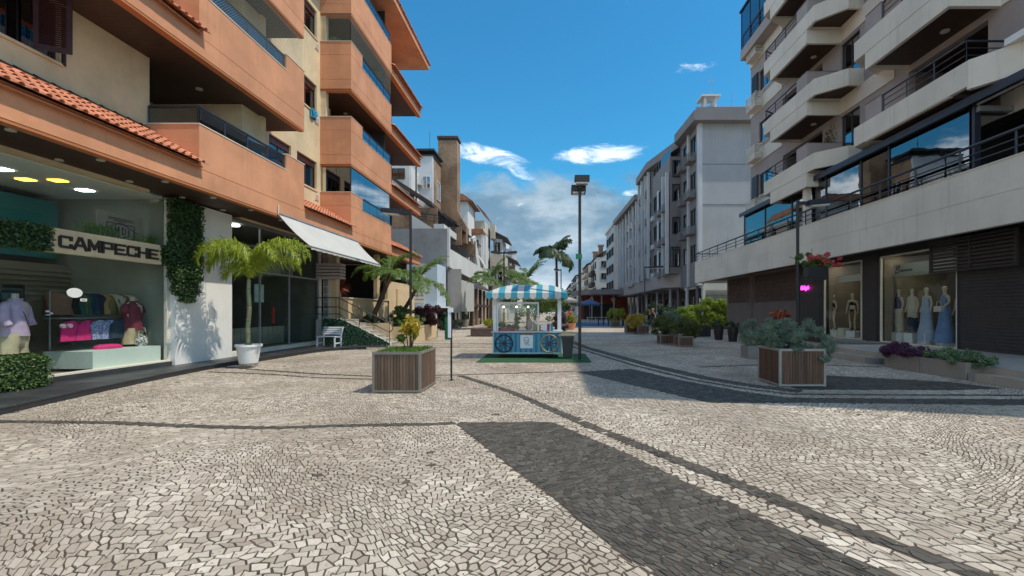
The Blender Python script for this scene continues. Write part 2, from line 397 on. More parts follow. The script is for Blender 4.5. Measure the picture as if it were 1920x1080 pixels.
def dup(o, loc=None, rz=None, label=None, group=None, scale=None, parent=None):
    c = o.copy(); C.objects.link(c)
    if parent is not None: c.parent = parent
    for ch in list(o.children): dup(ch, parent=c)
    if loc is not None: c.location = loc
    if rz is not None: c.rotation_euler[2] = rz
    if scale is not None: c.scale = (scale,)*3 if not isinstance(scale, tuple) else scale
    if label: c['label'] = label
    if group: c['group'] = group
    return c

# ---------------------------------------------------------------- foliage
def npmesh(name, V, F, mats, tone=None, extra=None, off=(0, 0, 0), mi=None):
    """mesh from numpy arrays, F = (n, k) faces"""
    me = bpy.data.meshes.new(name); n, k = F.shape
    me.vertices.add(len(V)); me.vertices.foreach_set('co', (np.asarray(V, dtype=np.float32) - np.asarray(off, dtype=np.float32)).ravel())
    me.loops.add(n*k); me.loops.foreach_set('vertex_index', F.astype(np.int32).ravel())
    me.polygons.add(n); me.polygons.foreach_set('loop_start', np.arange(0, n*k, k, dtype=np.int32))
    if not isinstance(mats, (list, tuple)): mats = [mats]
    for m in mats: me.materials.append(m)
    if mi is not None: me.polygons.foreach_set('material_index', mi.astype(np.int32))
    if tone is not None:
        a = me.attributes.new('tone', 'FLOAT', 'FACE'); a.data.foreach_set('value', tone.astype(np.float32))
    if extra is not None:
        a = me.attributes.new('dark', 'FLOAT', 'FACE'); a.data.foreach_set('value', extra.astype(np.float32))
    me.polygons.foreach_set('use_smooth', np.zeros(n, dtype=bool)); me.update(calc_edges=True); return me

def leaves(name, pts, normals, size, mats, rng, aspect=2.2, jit=.6, tone=None, off=(0, 0, 0), droop=0):
    """one small folded leaf (rhombus of two triangles) at each point"""
    n = len(pts); P = np.asarray(pts, float)
    N = np.asarray(normals, float) + rng.normal(0, jit, (n, 3)); N /= np.linalg.norm(N, axis=1)[:, None] + 1e-9
    R = rng.normal(0, 1, (n, 3)); R[:, 2] -= droop
    A = np.cross(N, R); A /= np.linalg.norm(A, axis=1)[:, None] + 1e-9
    B = np.cross(N, A)
    s = (size * rng.uniform(.6, 1.3, n))[:, None]; w = s/aspect
    V = np.stack([P - B*s*.5, P + A*w*.5 + N*w*.15, P + B*s*.5, P - A*w*.5 + N*w*.15], 1).reshape(-1, 3)
    F = np.arange(4*n).reshape(n, 4)
    t = rng.random(n) if tone is None else np.clip(tone + rng.normal(0, .2, n), 0, 1)
    return npmesh(name, V, F, mats, t, off=off)

def blob_points(rng, n, blobs, shell=.55):
    """points through the outer part of several ellipsoids (cx,cy,cz,rx,ry,rz), with outward normals"""
    w = np.array([b[3]*b[4]*b[5] for b in blobs])**.67; w = w/w.sum(); k = rng.choice(len(blobs), n, p=w)
    B = np.array(blobs)[k]; D = rng.normal(0, 1, (n, 3)); D /= np.linalg.norm(D, axis=1)[:, None]
    r = shell + (1-shell)*rng.random(n)**.6; r *= 1 + .10*np.sin(D[:, 0]*9+k)*np.sin(D[:, 1]*8)*np.cos(D[:, 2]*7)
    P = B[:, :3] + D*B[:, 3:]*r[:, None]
    return P, D

def clumpy(rng, blobs, count, r=(.12, .3)):
    """break big ellipsoids into clumps so the outline is uneven"""
    out = []
    P, D = blob_points(rng, count, blobs, .55)
    for p in P:
        q = rng.uniform(*r); out.append((p[0], p[1], p[2], q*rng.uniform(.8, 1.2), q*rng.uniform(.8, 1.2), q*rng.uniform(.6, 1)))
    return out

def shrub(name, loc, label, cat, blobs, n, size, m, seed=0, group=None, clumps=26, cr=(.12, .28), stems=5, aspect=2.2, parentpart=None, zmin=None, core=True):
    rng = np.random.default_rng(seed)
    bl = clumpy(rng, blobs, clumps, cr)
    P, D = blob_points(rng, n, bl, .3)
    if zmin is not None: P[:, 2] = np.maximum(P[:, 2], zmin + rng.random(n)*.05)
    D[:, 2] += .35
    me = leaves('foliage', P, D, size, m, rng, aspect)
    if parentpart is None: root = thing(name, loc, label, cat, group)
    else: root = parentpart
    f = link('foliage', me, root)
    sb = MB(); z0 = min(b[2] for b in blobs)
    for i in range(stems):
        b = bl[rng.integers(len(bl))]; x, y = rng.normal(0, .04, 2)
        sb.tube([(x, y, -.02), (x*1.4+b[0]*.4, y*1.4+b[1]*.4, b[2]*.5), (b[0], b[1], b[2])], [.014, .010, .004], 5)
    link('stem', sb.mesh('stem', M['barkdark']), root)
    return root

def frond(rng, L, base_el, droop, az, pairs=34, leaf=.35, wid=.028, hang=.5, mats=None, arch=1.0, start=(0, 0, 0), twist=0.0, plume=0.0):
    """returns verts, quads, tones of one feather palm frond"""
    V = []; F = []; T = []
    ca, sa = math.cos(az), math.sin(az)
    n = 12; p = Vector(start); el = base_el; pts = []; 
    for i in range(n+1):
        pts.append(p.copy()); el -= droop*(1/n)*(((0.4+1.2*i/n)) if plume == 0 else (.1+1.9*i/n))
        p = p + Vector((ca*math.cos(el), sa*math.cos(el), math.sin(el)))*(L/n)
    side = Vector((-sa, ca, 0))
    def quad(a, b, c, d, t):
        k = len(V); V.extend([a, b, c, d]); F.append((k, k+1, k+2, k+3)); T.append(t)
    for i in range(n):                                           # midrib
        w = .018*(1-i/n)+.004
        quad(pts[i]-side*w, pts[i]+side*w, pts[i+1]+side*w*.85, pts[i+1]-side*w*.85, .8)
    for j in range(pairs):
        t = .14 + .86*j/pairs; q = t*n; i = min(int(q), n-1); fr = q-i
        c = pts[i].lerp(pts[i+1], fr); d = (pts[i+1]-pts[i]).normalized()
        ll = leaf*(math.sin(PI*min(1, .12+.9*t))**.6)*rng.uniform(.8, 1.15)
        for sg in (-1, 1):
            out = (side*sg*rng.uniform(.7-.55*plume, 1.0) + d*rng.uniform(.45, .8) + Vector((0, 0, rng.uniform(-.15-.7*plume, .45+.5*plume)+twist*sg))).normalized()
            m1 = c + out*ll*.5; m2 = c + out*ll*.85 + Vector((0, 0, -hang*ll*.55)); 
            wv = d.cross(out).cross(out).normalized()*wid*.5
            tn = float(np.clip(rng.normal(.5, .22), 0, 1))
            quad(c-wv*.6, c+wv*.6, m1+wv, m1-wv, tn); quad(m1-wv, m1+wv, m2+wv*.15, m2-wv*.15, tn)
    return V, F, T

def palm(name, loc, label, trunk, r0, r1, nf, L, seed, m, bark, group=None, leaf=.42, el=(.1, 1.3), droop=(1.2, 2.0), pairs=34, fronds=None, wid=.03, hang=.5, cat='palm tree', dead=0, plume=0.0):
    rng = np.random.default_rng(seed)
    root = thing(name, loc, label, cat, group)
    tb = MB(); n = len(trunk)
    P = []
    for i in range(n-1):
        for k in range(6):
            a = Vector(trunk[i]).lerp(Vector(trunk[i+1]), k/6); P.append(a)
    P.append(Vector(trunk[-1]))
    rs = [r0+(r1-r0)*i/(len(P)-1) + (.06*r0 if i % 2 else 0) for i in range(len(P))]
    rs[0] *= 1.3; tb.tube(P, rs, 12)
    link('trunk', tb.mesh('trunk', bark, smooth=True), root)
    top = Vector(trunk[-1]); specs = fronds
    if specs is None:
        specs = []
        for i in range(nf):
            e = el[0] + (el[1]-el[0])*((i*.618) % 1)
            specs.append((i*2.399 + rng.uniform(-.2, .2), e, rng.uniform(*droop), L*rng.uniform(.85, 1.1)))
    for (az, e, dr, ll) in specs:
        V, F, T = frond(rng, ll, e, dr, az, pairs, leaf, wid, hang, plume=plume)
        me = bpy.data.meshes.new('frond'); me.from_pydata([tuple(v) for v in V], [], F); me.materials.append(m)
        a = me.attributes.new('tone', 'FLOAT', 'FACE'); a.data.foreach_set('value', T); me.update()
        link('frond', me, root, top)
    return root

# ================================================================ GROUND
def inpoly(x, y, poly):
    r = np.zeros(len(x), bool); n = len(poly)
    for i in range(n):
        x1, y1 = poly[i]; x2, y2 = poly[(i+1) % n]
        if y1 == y2: continue
        c = ((y1 > y) != (y2 > y)) & (x < (x2-x1)*(y-y1)/(y2-y1)+x1)
        r ^= c
    return r
def strip(pl, hw):
    P = [Vector(p) for p in pl]; L = []; R = []
    for i, p in enumerate(P):
        d = (P[min(i+1, len(P)-1)] - P[max(i-1, 0)]).normalized(); n = Vector((-d.y, d.x))
        L.append(tuple(p+n*hw)); R.append(tuple(p-n*hw))
    return L + R[::-1]
def offs(pl, d):
    P = [Vector(p) for p in pl]; o = []
    for i, p in enumerate(P):
        t = (P[min(i+1, len(P)-1)] - P[max(i-1, 0)]).normalized(); n = Vector((-t.y, t.x)); o.append(tuple(p+n*d))
    return o
mainline = [(.35, 23.5), (.85, 19.5), (2.2, 13.25), (3.04, 10.5), (3.75, 9.25), (4.45, 8.52), (6.2, 8.42), (8.7, 8.37), (10.2, 8.3)]
DARK = [
    strip([(-9.6, 6.75), (-7.95, 6.56), (-6.34, 6.5), (-4.65, 6.26), (-3.87, 6.2), (-2.85, 6.33), (-1.36, 6.44)], .075),
    [(-1.38, 6.5), (.0, 6.54), (.80, 5.17), (1.24, 4.27), (1.66, 3.42), (1.94, 2.96), (2.42, 2.2), (.95, 2.2), (.633, 2.74), (.49, 2.95), (.298, 3.30), (.03, 3.87), (-.396, 4.63)],
    strip([(-2.25, 11.2), (-.763, 8.92), (-.21, 7.8), (.565, 6.26), (1.16, 5.19), (1.59, 4.43), (1.92, 3.81), (2.21, 3.265), (2.49, 2.885), (2.98, 2.2)], .080),
    strip([(-9.3, 12.9), (-7.97, 12.3), (-5.68, 11.4), (-4.26, 11.05), (-2.4, 11.3), (.65, 11.95)], .07),
    strip([(-9, 11.9), (-7, 11.4), (-5.68, 10.85), (-4.26, 10.6), (-2.6, 10.85)], .06),
    [(.65, 11.85), (2.2, 12.5), (3.0, 10.4), (3.7, 9.12), (4.35, 8.36), (6.2, 8.27), (8.7, 8.22), (10.2, 8.12), (10.2, 7.6), (7.97, 7.67), (4.78, 7.89), (2.75, 7.89)],
    strip(offs(mainline, .22), .075),
    strip(offs(mainline[:6], .68), .20),
    [(5.0, 9.45), (6.66, 11.3), (8.9, 10.2), (9.3, 9.3), (8, 9.15), (5, 9.2)],
    strip([(4.2, 12.9), (6, 13.35), (8, 13.3), (9.4, 12.9)], .08),
    strip([(-9, 22.4), (-5, 21.9), (-2, 21.7)], .11), strip([(-6.5, 19.9), (-3.5, 19.6), (-2.4, 19.7)], .08),
]
def build_pavement():
    rng = np.random.default_rng(11)
    a, b = .083, .070
    NI, NJ = 410, 430
    # vertex lattice, brick-like bonds
    K, J = np.meshgrid(np.arange(2*NI+3), np.arange(NJ+1))
    P = (K*a/2 - NI*a/2) + rng.uniform(-.21, .21, K.shape)*a
    Q = (J*b - NJ*b/2) + rng.uniform(-.34, .34, K.shape)*b
    th = math.radians(24)
    X = P*math.cos(th) - Q*math.sin(th); Y = P*math.sin(th) + Q*math.cos(th) + 12.5
    X0, Y0 = X.copy(), Y.copy()
    X = X0 + .32*np.sin(Y0*1.1+.8*np.sin(X0*.7)) + .11*np.sin(Y0*2.9+X0*1.3)
    Y = Y0 + .30*np.sin(X0*1.25+.7*np.sin(Y0*.9)) + .10*np.sin(X0*3.1-Y0*1.7)
    shp = X.shape; x = X.ravel(); y = Y.ravel()
    # the courses run along the borders of the pattern: pull nearby corners onto the border
    bd = np.full(len(x), 1e9); bx = x.copy(); by = y.copy()
    for poly in DARK:
        for i in range(len(poly)):
            p = np.array(poly[i]); q = np.array(poly[(i+1) % len(poly)]); d = q-p; L2 = d@d
            if L2 < 1e-9: continue
            t = np.clip(((x-p[0])*d[0]+(y-p[1])*d[1])/L2, 0, 1); qx = p[0]+t*d[0]; qy = p[1]+t*d[1]
            dd = np.hypot(x-qx, y-qy); m = dd < bd; bd[m] = dd[m]; bx[m] = qx[m]; by[m] = qy[m]
    vdark = np.zeros(len(x), bool)
    for poly in DARK: vdark |= inpoly(x, y, poly)
    idx = np.arange(len(x)).reshape(shp)
    I, JJ = np.meshgrid(np.arange(NI), np.arange(NJ)); I = I.ravel(); JJ = JJ.ravel(); k = 2*I + (JJ % 2)
    cell = np.stack([idx[JJ, k], idx[JJ, k+1], idx[JJ, k+2], idx[JJ+1, k+2], idx[JJ+1, k+1], idx[JJ+1, k]], 1)
    cx = x[cell].mean(1); cy = y[cell].mean(1)
    keep = (cy > 2.25) & (cy < 24.5) & (cx > -1.21*cy-1.3) & (cx < 1.04*cy+1.3) & (cx > -9.6) & (cx < 10.0)
    cell = cell[keep]; cx = cx[keep]; cy = cy[keep]
    px = x[cell]; py = y[cell]
    cdark = np.zeros(len(cx), bool)
    for poly in DARK: cdark |= inpoly(cx, cy, poly)
    wrong = (vdark[cell] != cdark[:, None]) & (bd[cell] < .12)
    px = np.where(wrong, bx[cell], px); py = np.where(wrong, by[cell], py)
    area = .5*np.abs(sum(px[:, i]*py[:, (i+1) % 6]-px[:, (i+1) % 6]*py[:, i] for i in range(6)))
    ok = area > .12*a*b; cell = cell[ok]; px = px[ok]; py = py[ok]; dark = cdark[ok]; cx = px.mean(1); cy = py.mean(1); n = len(cx)
    # a few odd stones mixed in
    odd = rng.random(n) < .0012; dark = dark ^ odd
    g = rng.uniform(.0028, .0070, n)[:, None]
    dx = px-cx[:, None]; dy = py-cy[:, None]; dl = np.hypot(dx, dy)+1e-6; f = 1-np.minimum(g*1.25/dl, .5)
    f2 = 1-np.minimum((g*1.25+.004)/dl, .6)
    z0 = rng.uniform(-.003, .002, n)[:, None]; sx = rng.normal(0, .018, n)[:, None]; sy = rng.normal(0, .018, n)[:, None]
    tx, ty = dx*f2, dy*f2; tz = z0+sx*tx+sy*ty
    ex, ey = dx*f, dy*f; ez = z0+sx*ex+sy*ey-.005
    V = np.concatenate([np.stack([tx+cx[:, None], ty+cy[:, None], tz], 2), np.stack([ex+cx[:, None], ey+cy[:, None], ez-.010], 2)], 1)  # n,12,3
    quads = [(0, 1, 2, 3), (0, 3, 4, 5)] + [(6+i, 6+(i+1) % 6, (i+1) % 6, i) for i in range(6)]
    Q = np.array(quads)
    tone = np.clip(rng.normal(.5, .30, n), 0, 1)
    light = [(.37, .30, .23), (.71, .615, .495), (.33, .26, .19)]; darkc = [(.046, .040, .032), (.125, .110, .088)]
    ms = stonemat('mosaic_stone', light, darkc)
    # ground sheet to the horizon, mosaic look in the material where stones are too small to pick apart
    m = bpy.data.materials.new('far_mosaic'); m.use_nodes = True; gg = NT(m.node_tree); gg.n.clear()
    out = gg.new('ShaderNodeOutputMaterial'); p = gg.new('ShaderNodeBsdfPrincipled'); gg.l.new(p.outputs[0], out.inputs[0])
    ge = gg.new('ShaderNodeNewGeometry')
    vo = gg.new('ShaderNodeTexVoronoi', feature='DISTANCE_TO_EDGE'); gg.l.new(ge.outputs['Position'], vo.inputs['Vector']); vo.inputs['Scale'].default_value = 10
    vc = gg.new('ShaderNodeTexVoronoi'); gg.l.new(ge.outputs['Position'], vc.inputs['Vector']); vc.inputs['Scale'].default_value = 10
    sc = gg.new('ShaderNodeSeparateColor'); gg.l.new(vc.outputs['Color'], sc.inputs[0])
    st = gg.mix(sc.outputs[0], light[0], light[1]); st = gg.mix(gg.ramp(gg.noise(ge.outputs['Position'], .4, 4), .35, .7, 0, .6), st, light[2])
    cc = gg.mix(gg.ramp(vo.outputs['Distance'], .03, .075), (.12, .09, .065), st)
    gg.l.new(cc, p.inputs['Base Color']); p.inputs['Roughness'].default_value = .85
    gb = MB(); gb.poly([(-900, -300, -.03), (900, -300, -.03), (900, 2600, -.03), (-900, 2600, -.03)])
    structure('ground', gb, m)
    root = link('mosaic_pavement', None); root['kind'] = 'structure'
    jm = mat('dark_sand_joint', (.085, .062, .043), .95, .35, 3, .6, 120)
    jb = MB(); jb.poly([(-10.2, 2.0, -.0045), (10.2, 2.0, -.0045), (10.2, 24.6, -.0045), (-10.2, 24.6, -.0045)])
    part('joint_sand', jb, jm, root)
    # the 300 stones that show largest are parts, the rest one mesh
    px_ = cx/cy; vis = (px_ > -1.2) & (px_ < 1.03) & (1.6/cy < .575)
    order = np.argsort(np.where(vis, cy, 1e9)); near = order[:300]; rest = np.ones(n, bool); rest[near] = False
    for i in near:
        c = (cx[i], cy[i], 0)
        me = npmesh('paving_stone', V[i], Q, ms, np.full(8, tone[i]), np.full(8, float(dark[i])), off=c)
        link('paving_stone', me, root, c)
    Vr = V[rest]; nr = len(Vr)
    F = (np.arange(nr)[:, None, None]*12 + Q[None]).reshape(-1, 4)
    me = npmesh('mosaic_stones', Vr.reshape(-1, 3), F, ms, np.repeat(tone[rest], 8), np.repeat(dark[rest].astype(float), 8))
    o = link('mosaic_stones', me, root); o['kind'] = 'stuff'
build_pavement()

# bits of dry leaf and grit lying in the joints
def litter():
    rng = np.random.default_rng(5); n = 2600
    y = 2.6 + rng.random(n)**1.4*9; x = (rng.random(n)*2.2-1.15)*y; x = np.clip(x, -8, 9)
    P = np.stack([x, y, np.full(n, .004)], 1)
    me = leaves('ground_litter', P, np.tile([0, 0, 1.0], (n, 1)), .016, leafmat('dry_leaf', (.10, .05, .02), (.38, .30, .18), .8, .1), rng, 1.8, .35)
    o = link('ground_litter', me); o['kind'] = 'stuff'; o['label'] = 'dry leaf scraps lying on the mosaic paving'
litter()

# ---------------------------------------------------------------- slate pavement on the left
EDGE = [(3.0, -8.1), (5.5, -8.25), (6.97, -8.40), (7.89, -8.60), (9.04, -8.83), (10.58, -9.07), (12.0, -9.24), (13.2, -9.27), (14.52, -9.10), (16.65, -9.0), (17.6, -8.85), (18.3, -8.5), (18.75, -7.6), (19.1, -6.55)]
def edge_x(y):
    ys = [e[0] for e in EDGE]; xs = [e[1] for e in EDGE]; return float(np.interp(y, ys, xs))
def slate_pavement():
    root = link('slate_sidewalk', None); root['kind'] = 'structure'
    b = MB(); pl = [(edge_x(y)+.0, y) for y in [3+.35*i for i in range(46)]] + [(-10.3, 19.1), (-10.3, 3)]
    b.prism(pl, -.05, .095); part('kerb', b, mat('black_slate_kerb', (.03, .03, .032), .6, .2, 2, .3, 20), root)
    rng = random.Random(3); y = 3.0
    while y < 18.6:
        h = .42
        xs = [-10.25, -9.55 + rng.uniform(-.08, .08)]
        e0, e1 = edge_x(y), edge_x(y+h)
        if min(e0, e1) - xs[-1] > .75: xs.append(-9.0 + rng.uniform(-.1, .1) if min(e0, e1) > -8.6 else -9.3)
        for i, x0 in enumerate(xs):
            if i+1 < len(xs): q = [(x0+.004, y+.004), (xs[i+1]-.004, y+.004), (xs[i+1]-.004, y+h-.004), (x0+.004, y+h-.004)]
            else: q = [(x0+.004, y+.004), (e0+.012, y+.004), (e1+.012, y+h-.004), (x0+.004, y+h-.004)]
            s = MB(); s.prism(q, .095, .12 + rng.uniform(-.002, .002)); part('slate_slab', s, M['slate'], root, bevel=.003)
        y += h
slate_pavement()

# ---------------------------------------------------------------- steps and platform on the right
def platform():
    root = link('tiled_platform', None); root['kind'] = 'structure'
    b = MB(); b.box(9.88, 13.6, 3, 17.0, -.05, .30); b.box(9.53, 9.9, 3, 10.4, -.05, .165); b.box(9.53, 9.9, 13.55, 17.3, -.05, .165); b.box(9.9, 13.6, 17.0, 17.3, -.05, .165)
    part('core', b, M['concrete'], root)
    t = MB(); t.box(-.228, .228, -.228, .228, 0, .03); tm = t.mesh('platform_tile', M['platform'])
    for i in range(8):
        for j in range(30):
            x = 10.11+.464*i; y = 3.24+.464*j
            if x < 13.45 and y < 16.9: link('platform_tile', tm, root, (x, y, .30))
    s = MB(); s.box(-.02, .36, -.222, .222, 0, .02); s.box(-.02, 0, -.222, .222, -.16, -.001); sm = s.mesh('step_tile', M['steptile'])
    u = MB(); u.box(-.02, 0, -.222, .222, -.13, .025); um = u.mesh('riser_tile', M['steptile'])
    for j in range(32):
        y = 3.23+.45*j
        if y < 10.3 or 13.7 < y < 17.2: link('step_tile', sm, root, (9.53, y, .165))
        if y < 17: link('riser_tile', um, root, (9.88, y, .305))
    for j in range(7): 
        o = link('step_tile', sm, root, (10.1+.45*j, 17.3, .165), (0, 0, -PI/2)); o = link('riser_tile', um, root, (10.1+.45*j, 17.0, .305), (0, 0, -PI/2))
platform()

# ================================================================ LEFT: ORANGE APARTMENT BUILDING
def wallX(b, x0, x1, y0, y1, z0, z1, holes=(), mi=None):
    """wall in a plane of constant x with rectangular openings (ya,yb,za,zb)"""
    ys = sorted(set([y0, y1] + [h for q in holes for h in q[:2]])); zs = sorted(set([z0, z1] + [h for q in holes for h in q[2:]]))
    for i in range(len(ys)-1):
        run = None
        for j in range(len(zs)-1):
            cy, cz = (ys[i]+ys[i+1])/2, (zs[j]+zs[j+1])/2
            hole = any(q[0] < cy < q[1] and q[2] < cz < q[3] for q in holes)
            if not hole:
                if run is None: run = zs[j]
            if hole or j == len(zs)-2:
                top = zs[j] if hole else zs[j+1]
                if run is not None: b.box(x0, x1, ys[i], ys[i+1], run, top, mi); run = None
def wallY(b, y0, y1, x0, x1, z0, z1, holes=(), mi=None):
    t = MB(); wallX(t, y0, y1, x0, x1, z0, z1, holes)
    b.add([(p[1], p[0], p[2]) for p in t.v], [f[::-1] for f in t.f], mi)

def window(parent, x, y0, y1, z0, z1, side=1, frame=None, pane=None, split=1, inset=.12, ft=.05, shutterbox=False, curtain=None, mull=True):
    """window in a wall of constant x; side=+1 faces +x. window > frame is its own mesh, panes are sub-parts"""
    frame = frame or M['maroon']; pane = pane or G_['window']
    b = MB(); xo = x - side*inset; a, c = sorted((xo-.03, xo+.03))
    b.box(a, c, y0, y1, z0, z0+ft); b.box(a, c, y0, y1, z1-ft, z1); b.box(a, c, y0, y0+ft, z0+ft, z1-ft); b.box(a, c, y1-ft, y1, z0+ft, z1-ft)
    top = z1
    if shutterbox:
        top = z1-.28; b.box(a-.02, c+.02, y0+ft, y1-ft, top, z1-ft)
    n = split+1 if mull else 1; w = (y1-y0)/n
    for k in range(1, n): b.box(a, c, y0+k*w-.025, y0+k*w+.025, z0+ft, top-.001)
    f = part('window', b, frame, parent)
    for k in range(n):
        g = MB(); g.box(xo-.004, xo+.004, y0+k*w+.03, y0+(k+1)*w-.03, z0+ft, top-.02); part('pane', g, pane, f)
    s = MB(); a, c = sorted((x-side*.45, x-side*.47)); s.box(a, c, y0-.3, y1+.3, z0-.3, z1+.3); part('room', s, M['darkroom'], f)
    if curtain:
        q = MB(); a, c = sorted((x-side*.26, x-side*.28))
        for k in range(14):
            yy = y0 + (y1-y0)*(k/14.0); q.box(a-.012*(k % 2), c-.012*(k % 2), yy, yy+(y1-y0)/14.0, z0, top)
        part('curtain', q, curtain, f)
    sl_ = MB(); a, c = sorted((x-side*.2, x+side*.04)); sl_.box(a, c, y0-.05, y1+.05, z0-.06, z0-.002); part('sill', sl_, M['offwhite'] if frame is not M['maroon'] else M['cream'], f)
    return f

def tile_mesh():
    b = MB(); w, L, t = .205, .42, .014; prof = []
    for k in range(7):
        a = PI*k/6; prof.append((-.07-.055*math.cos(a) + .02, .055*math.sin(a)))
    prof += [(.075, .006), (.135, .012)]
    n = len(prof); vs = []
    for (u, dz) in ((0, .022), (L, 0)):
        for (y, z) in prof: vs.append((u, y, z+.022-dz))
    # u=0 is the upper end: it tucks under the next tile
    for (u, dz) in ((0, .022), (L, 0)):
        for (y, z) in prof: vs.append((u, y, z+.022-dz-t))
    vs = [(v[0], v[1], v[2] + (.022*v[0]/L)) for v in vs]
    fs = [(i, i+n, i+n+1, i+1) for i in range(n-1)] + [(2*n+i, 2*n+i+1, 3*n+i+1, 3*n+i) for i in range(n-1)] + [(n+i, 3*n+i, 3*n+i+1, n+i+1) for i in range(n-1)]
    b.add(vs, fs); return b
TILEB = tile_mesh(); TILE = TILEB.mesh('roof_tile', M['tile'], smooth=False)
def tiled_slope(parent, x_top, z_top, x_eave, z_eave, y0, y1, individual=True, pitch=.205, capmat=None, step=.345):
    """roof slope falling from (x_top,z_top) to (x_eave,z_eave); works for either side of the street"""
    dx, dz = x_eave-x_top, z_eave-z_top; L = math.hypot(dx, dz); ang = math.atan2(-dz, abs(dx)); sg = 1 if dx > 0 else -1
    und = MB(); 
    und.add([(x_top, y0, z_top-.05), (x_eave-.06*sg, y0, z_eave-.045), (x_eave-.06*sg, y1, z_eave-.045), (x_top, y1, z_top-.05),
             (x_top, y0, z_top-.09), (x_eave-.06*sg, y0, z_eave-.085), (x_eave-.06*sg, y1, z_eave-.085), (x_top, y1, z_top-.09)],
            [(0, 1, 2, 3), (7, 6, 5, 4), (0, 4, 5, 1), (1, 5, 6, 2), (2, 6, 7, 3)])
    part('roof_board', und, M['orange_trim'] if sg > 0 else M['soffit'], parent)
    nr = max(2, int(L/step)); st = (L-.42+.03)/(nr-1) if nr > 1 else L; nc = int((y1-y0)/pitch)
    rx = Matrix.Rotation(ang if sg > 0 else ang, 4, 'Y'); fl = Matrix.Rotation(0 if sg > 0 else PI, 4, 'Z')
    big = MB(); rng = random.Random(int(abs(y0)*100+z_top*10))
    for r in range(nr):
        for c in range(nc+1):
            y = y0 + .07 + c*pitch; u = r*st
            if y > y1+.02: continue
            px = x_top + sg*math.cos(ang)*u; pz = z_top - math.sin(ang)*u + rng.uniform(-.004, .004)
            if individual:
                link('roof_tile', TILE, parent, Vector((px, y+rng.uniform(-.006, .006), pz)) - wloc(parent), (0, ang, 0 if sg > 0 else PI))
            else:
                mt = Matrix.Translation((px, y, pz)) @ fl @ rx
                big.add([mt @ Vector(v) for v in TILEB.v], TILEB.f)
    if not individual:
        o = part('roof_tiles', big, M['tile'], parent, kind='stuff')
    if capmat:
        cb = MB()
        for k in range(int((y1-y0)/.33)+1):
            ya = y0 + k*.33; yb = min(ya+.37, y1+.02)
            pts = [(x_top-.02*sg, ya, z_top+.02), ]
            for kk, (yy, rr) in enumerate(((ya, .085), (yb, .065))): pass
            vs = []
            for (yy, rr) in ((ya, .095), (yb, .07)):
                for q in range(6): a = PI*q/5; vs.append((x_top+.08*sg+rr*math.cos(a)*1.1, yy, z_top-.02+rr*math.sin(a)))
            cb.add(vs, [(q, q+1, q+7, q+6) for q in range(5)])
        part('ridge_tiles', cb, capmat, parent, kind='stuff')

def railing(parent, path, h, posts, mats, rails=(.33, .66), glass=None, r=.022, top=.032, name='railing'):
    """metal railing along a polyline of base points; posts = number per segment"""
    b = MB(); P = [Vector(p) for p in path]
    for i in range(len(P)-1):
        a, c = P[i], P[i+1]; up = Vector((0, 0, h))
        b.tube([a+up, c+up], top, 8)
        for q in rails: b.tube([a+up*q, c+up*q], r*.7, 6)
        n = posts[i] if isinstance(posts, (list, tuple)) else posts
        for k in range(n+1):
            p = a.lerp(c, k/n); b.tube([p, p+up], r, 6)
    o = part(name, b, mats, parent)
    if glass:
        for i in range(len(P)-1):
            a, c = P[i], P[i+1]; d = (c-a).normalized(); nrm = Vector((-d.y, d.x, 0))*.004
            g = MB(); q = [a+d*.03+Vector((0, 0, .05)), c-d*.03+Vector((0, 0, .05)), c-d*.03+Vector((0, 0, h-.05)), a+d*.03+Vector((0, 0, h-.05))]
            g.extr([v-nrm for v in q], nrm*2); part('glass_panel', g, glass, o)
    return o

def net(parent, p0, du, dv, nu, nv, w=.005, m=None, name='safety_net'):
    """diamond safety net in the parallelogram p0 + u*du + v*dv"""
    b = MB(); p0 = Vector(p0); du = Vector(du); dv = Vector(dv); L = du.length; Hh = dv.length; eu = du.normalized(); ev = dv.normalized(); s = L/nu
    n = eu.cross(ev)
    def clipline(x0, sl):
        pts = []
        ya, yb = 0, Hh
        xa, xb = x0, x0+sl*Hh
        if sl > 0:
            if xa < 0: ya = (-xa)/sl; xa = 0
            if xb > L: yb = Hh-(xb-L)/sl; xb = L
        else:
            if xa > L: ya = (xa-L)/(-sl); xa = L
            if xb < 0: yb = Hh-(-xb)/(-sl); xb = 0
        if yb <= ya: return
        A = p0+eu*xa+ev*ya; B = p0+eu*xb+ev*yb; d = (B-A).normalized(); q = d.cross(n)*w*.5
        b.poly([A-q, A+q, B+q, B-q])
    x = -Hh
    while x < L: clipline(x, 1.0); x += s
    x = 0
    while x < L+Hh: clipline(x, -1.0); x += s
    return part(name, b, m or M['canvasg'], parent)

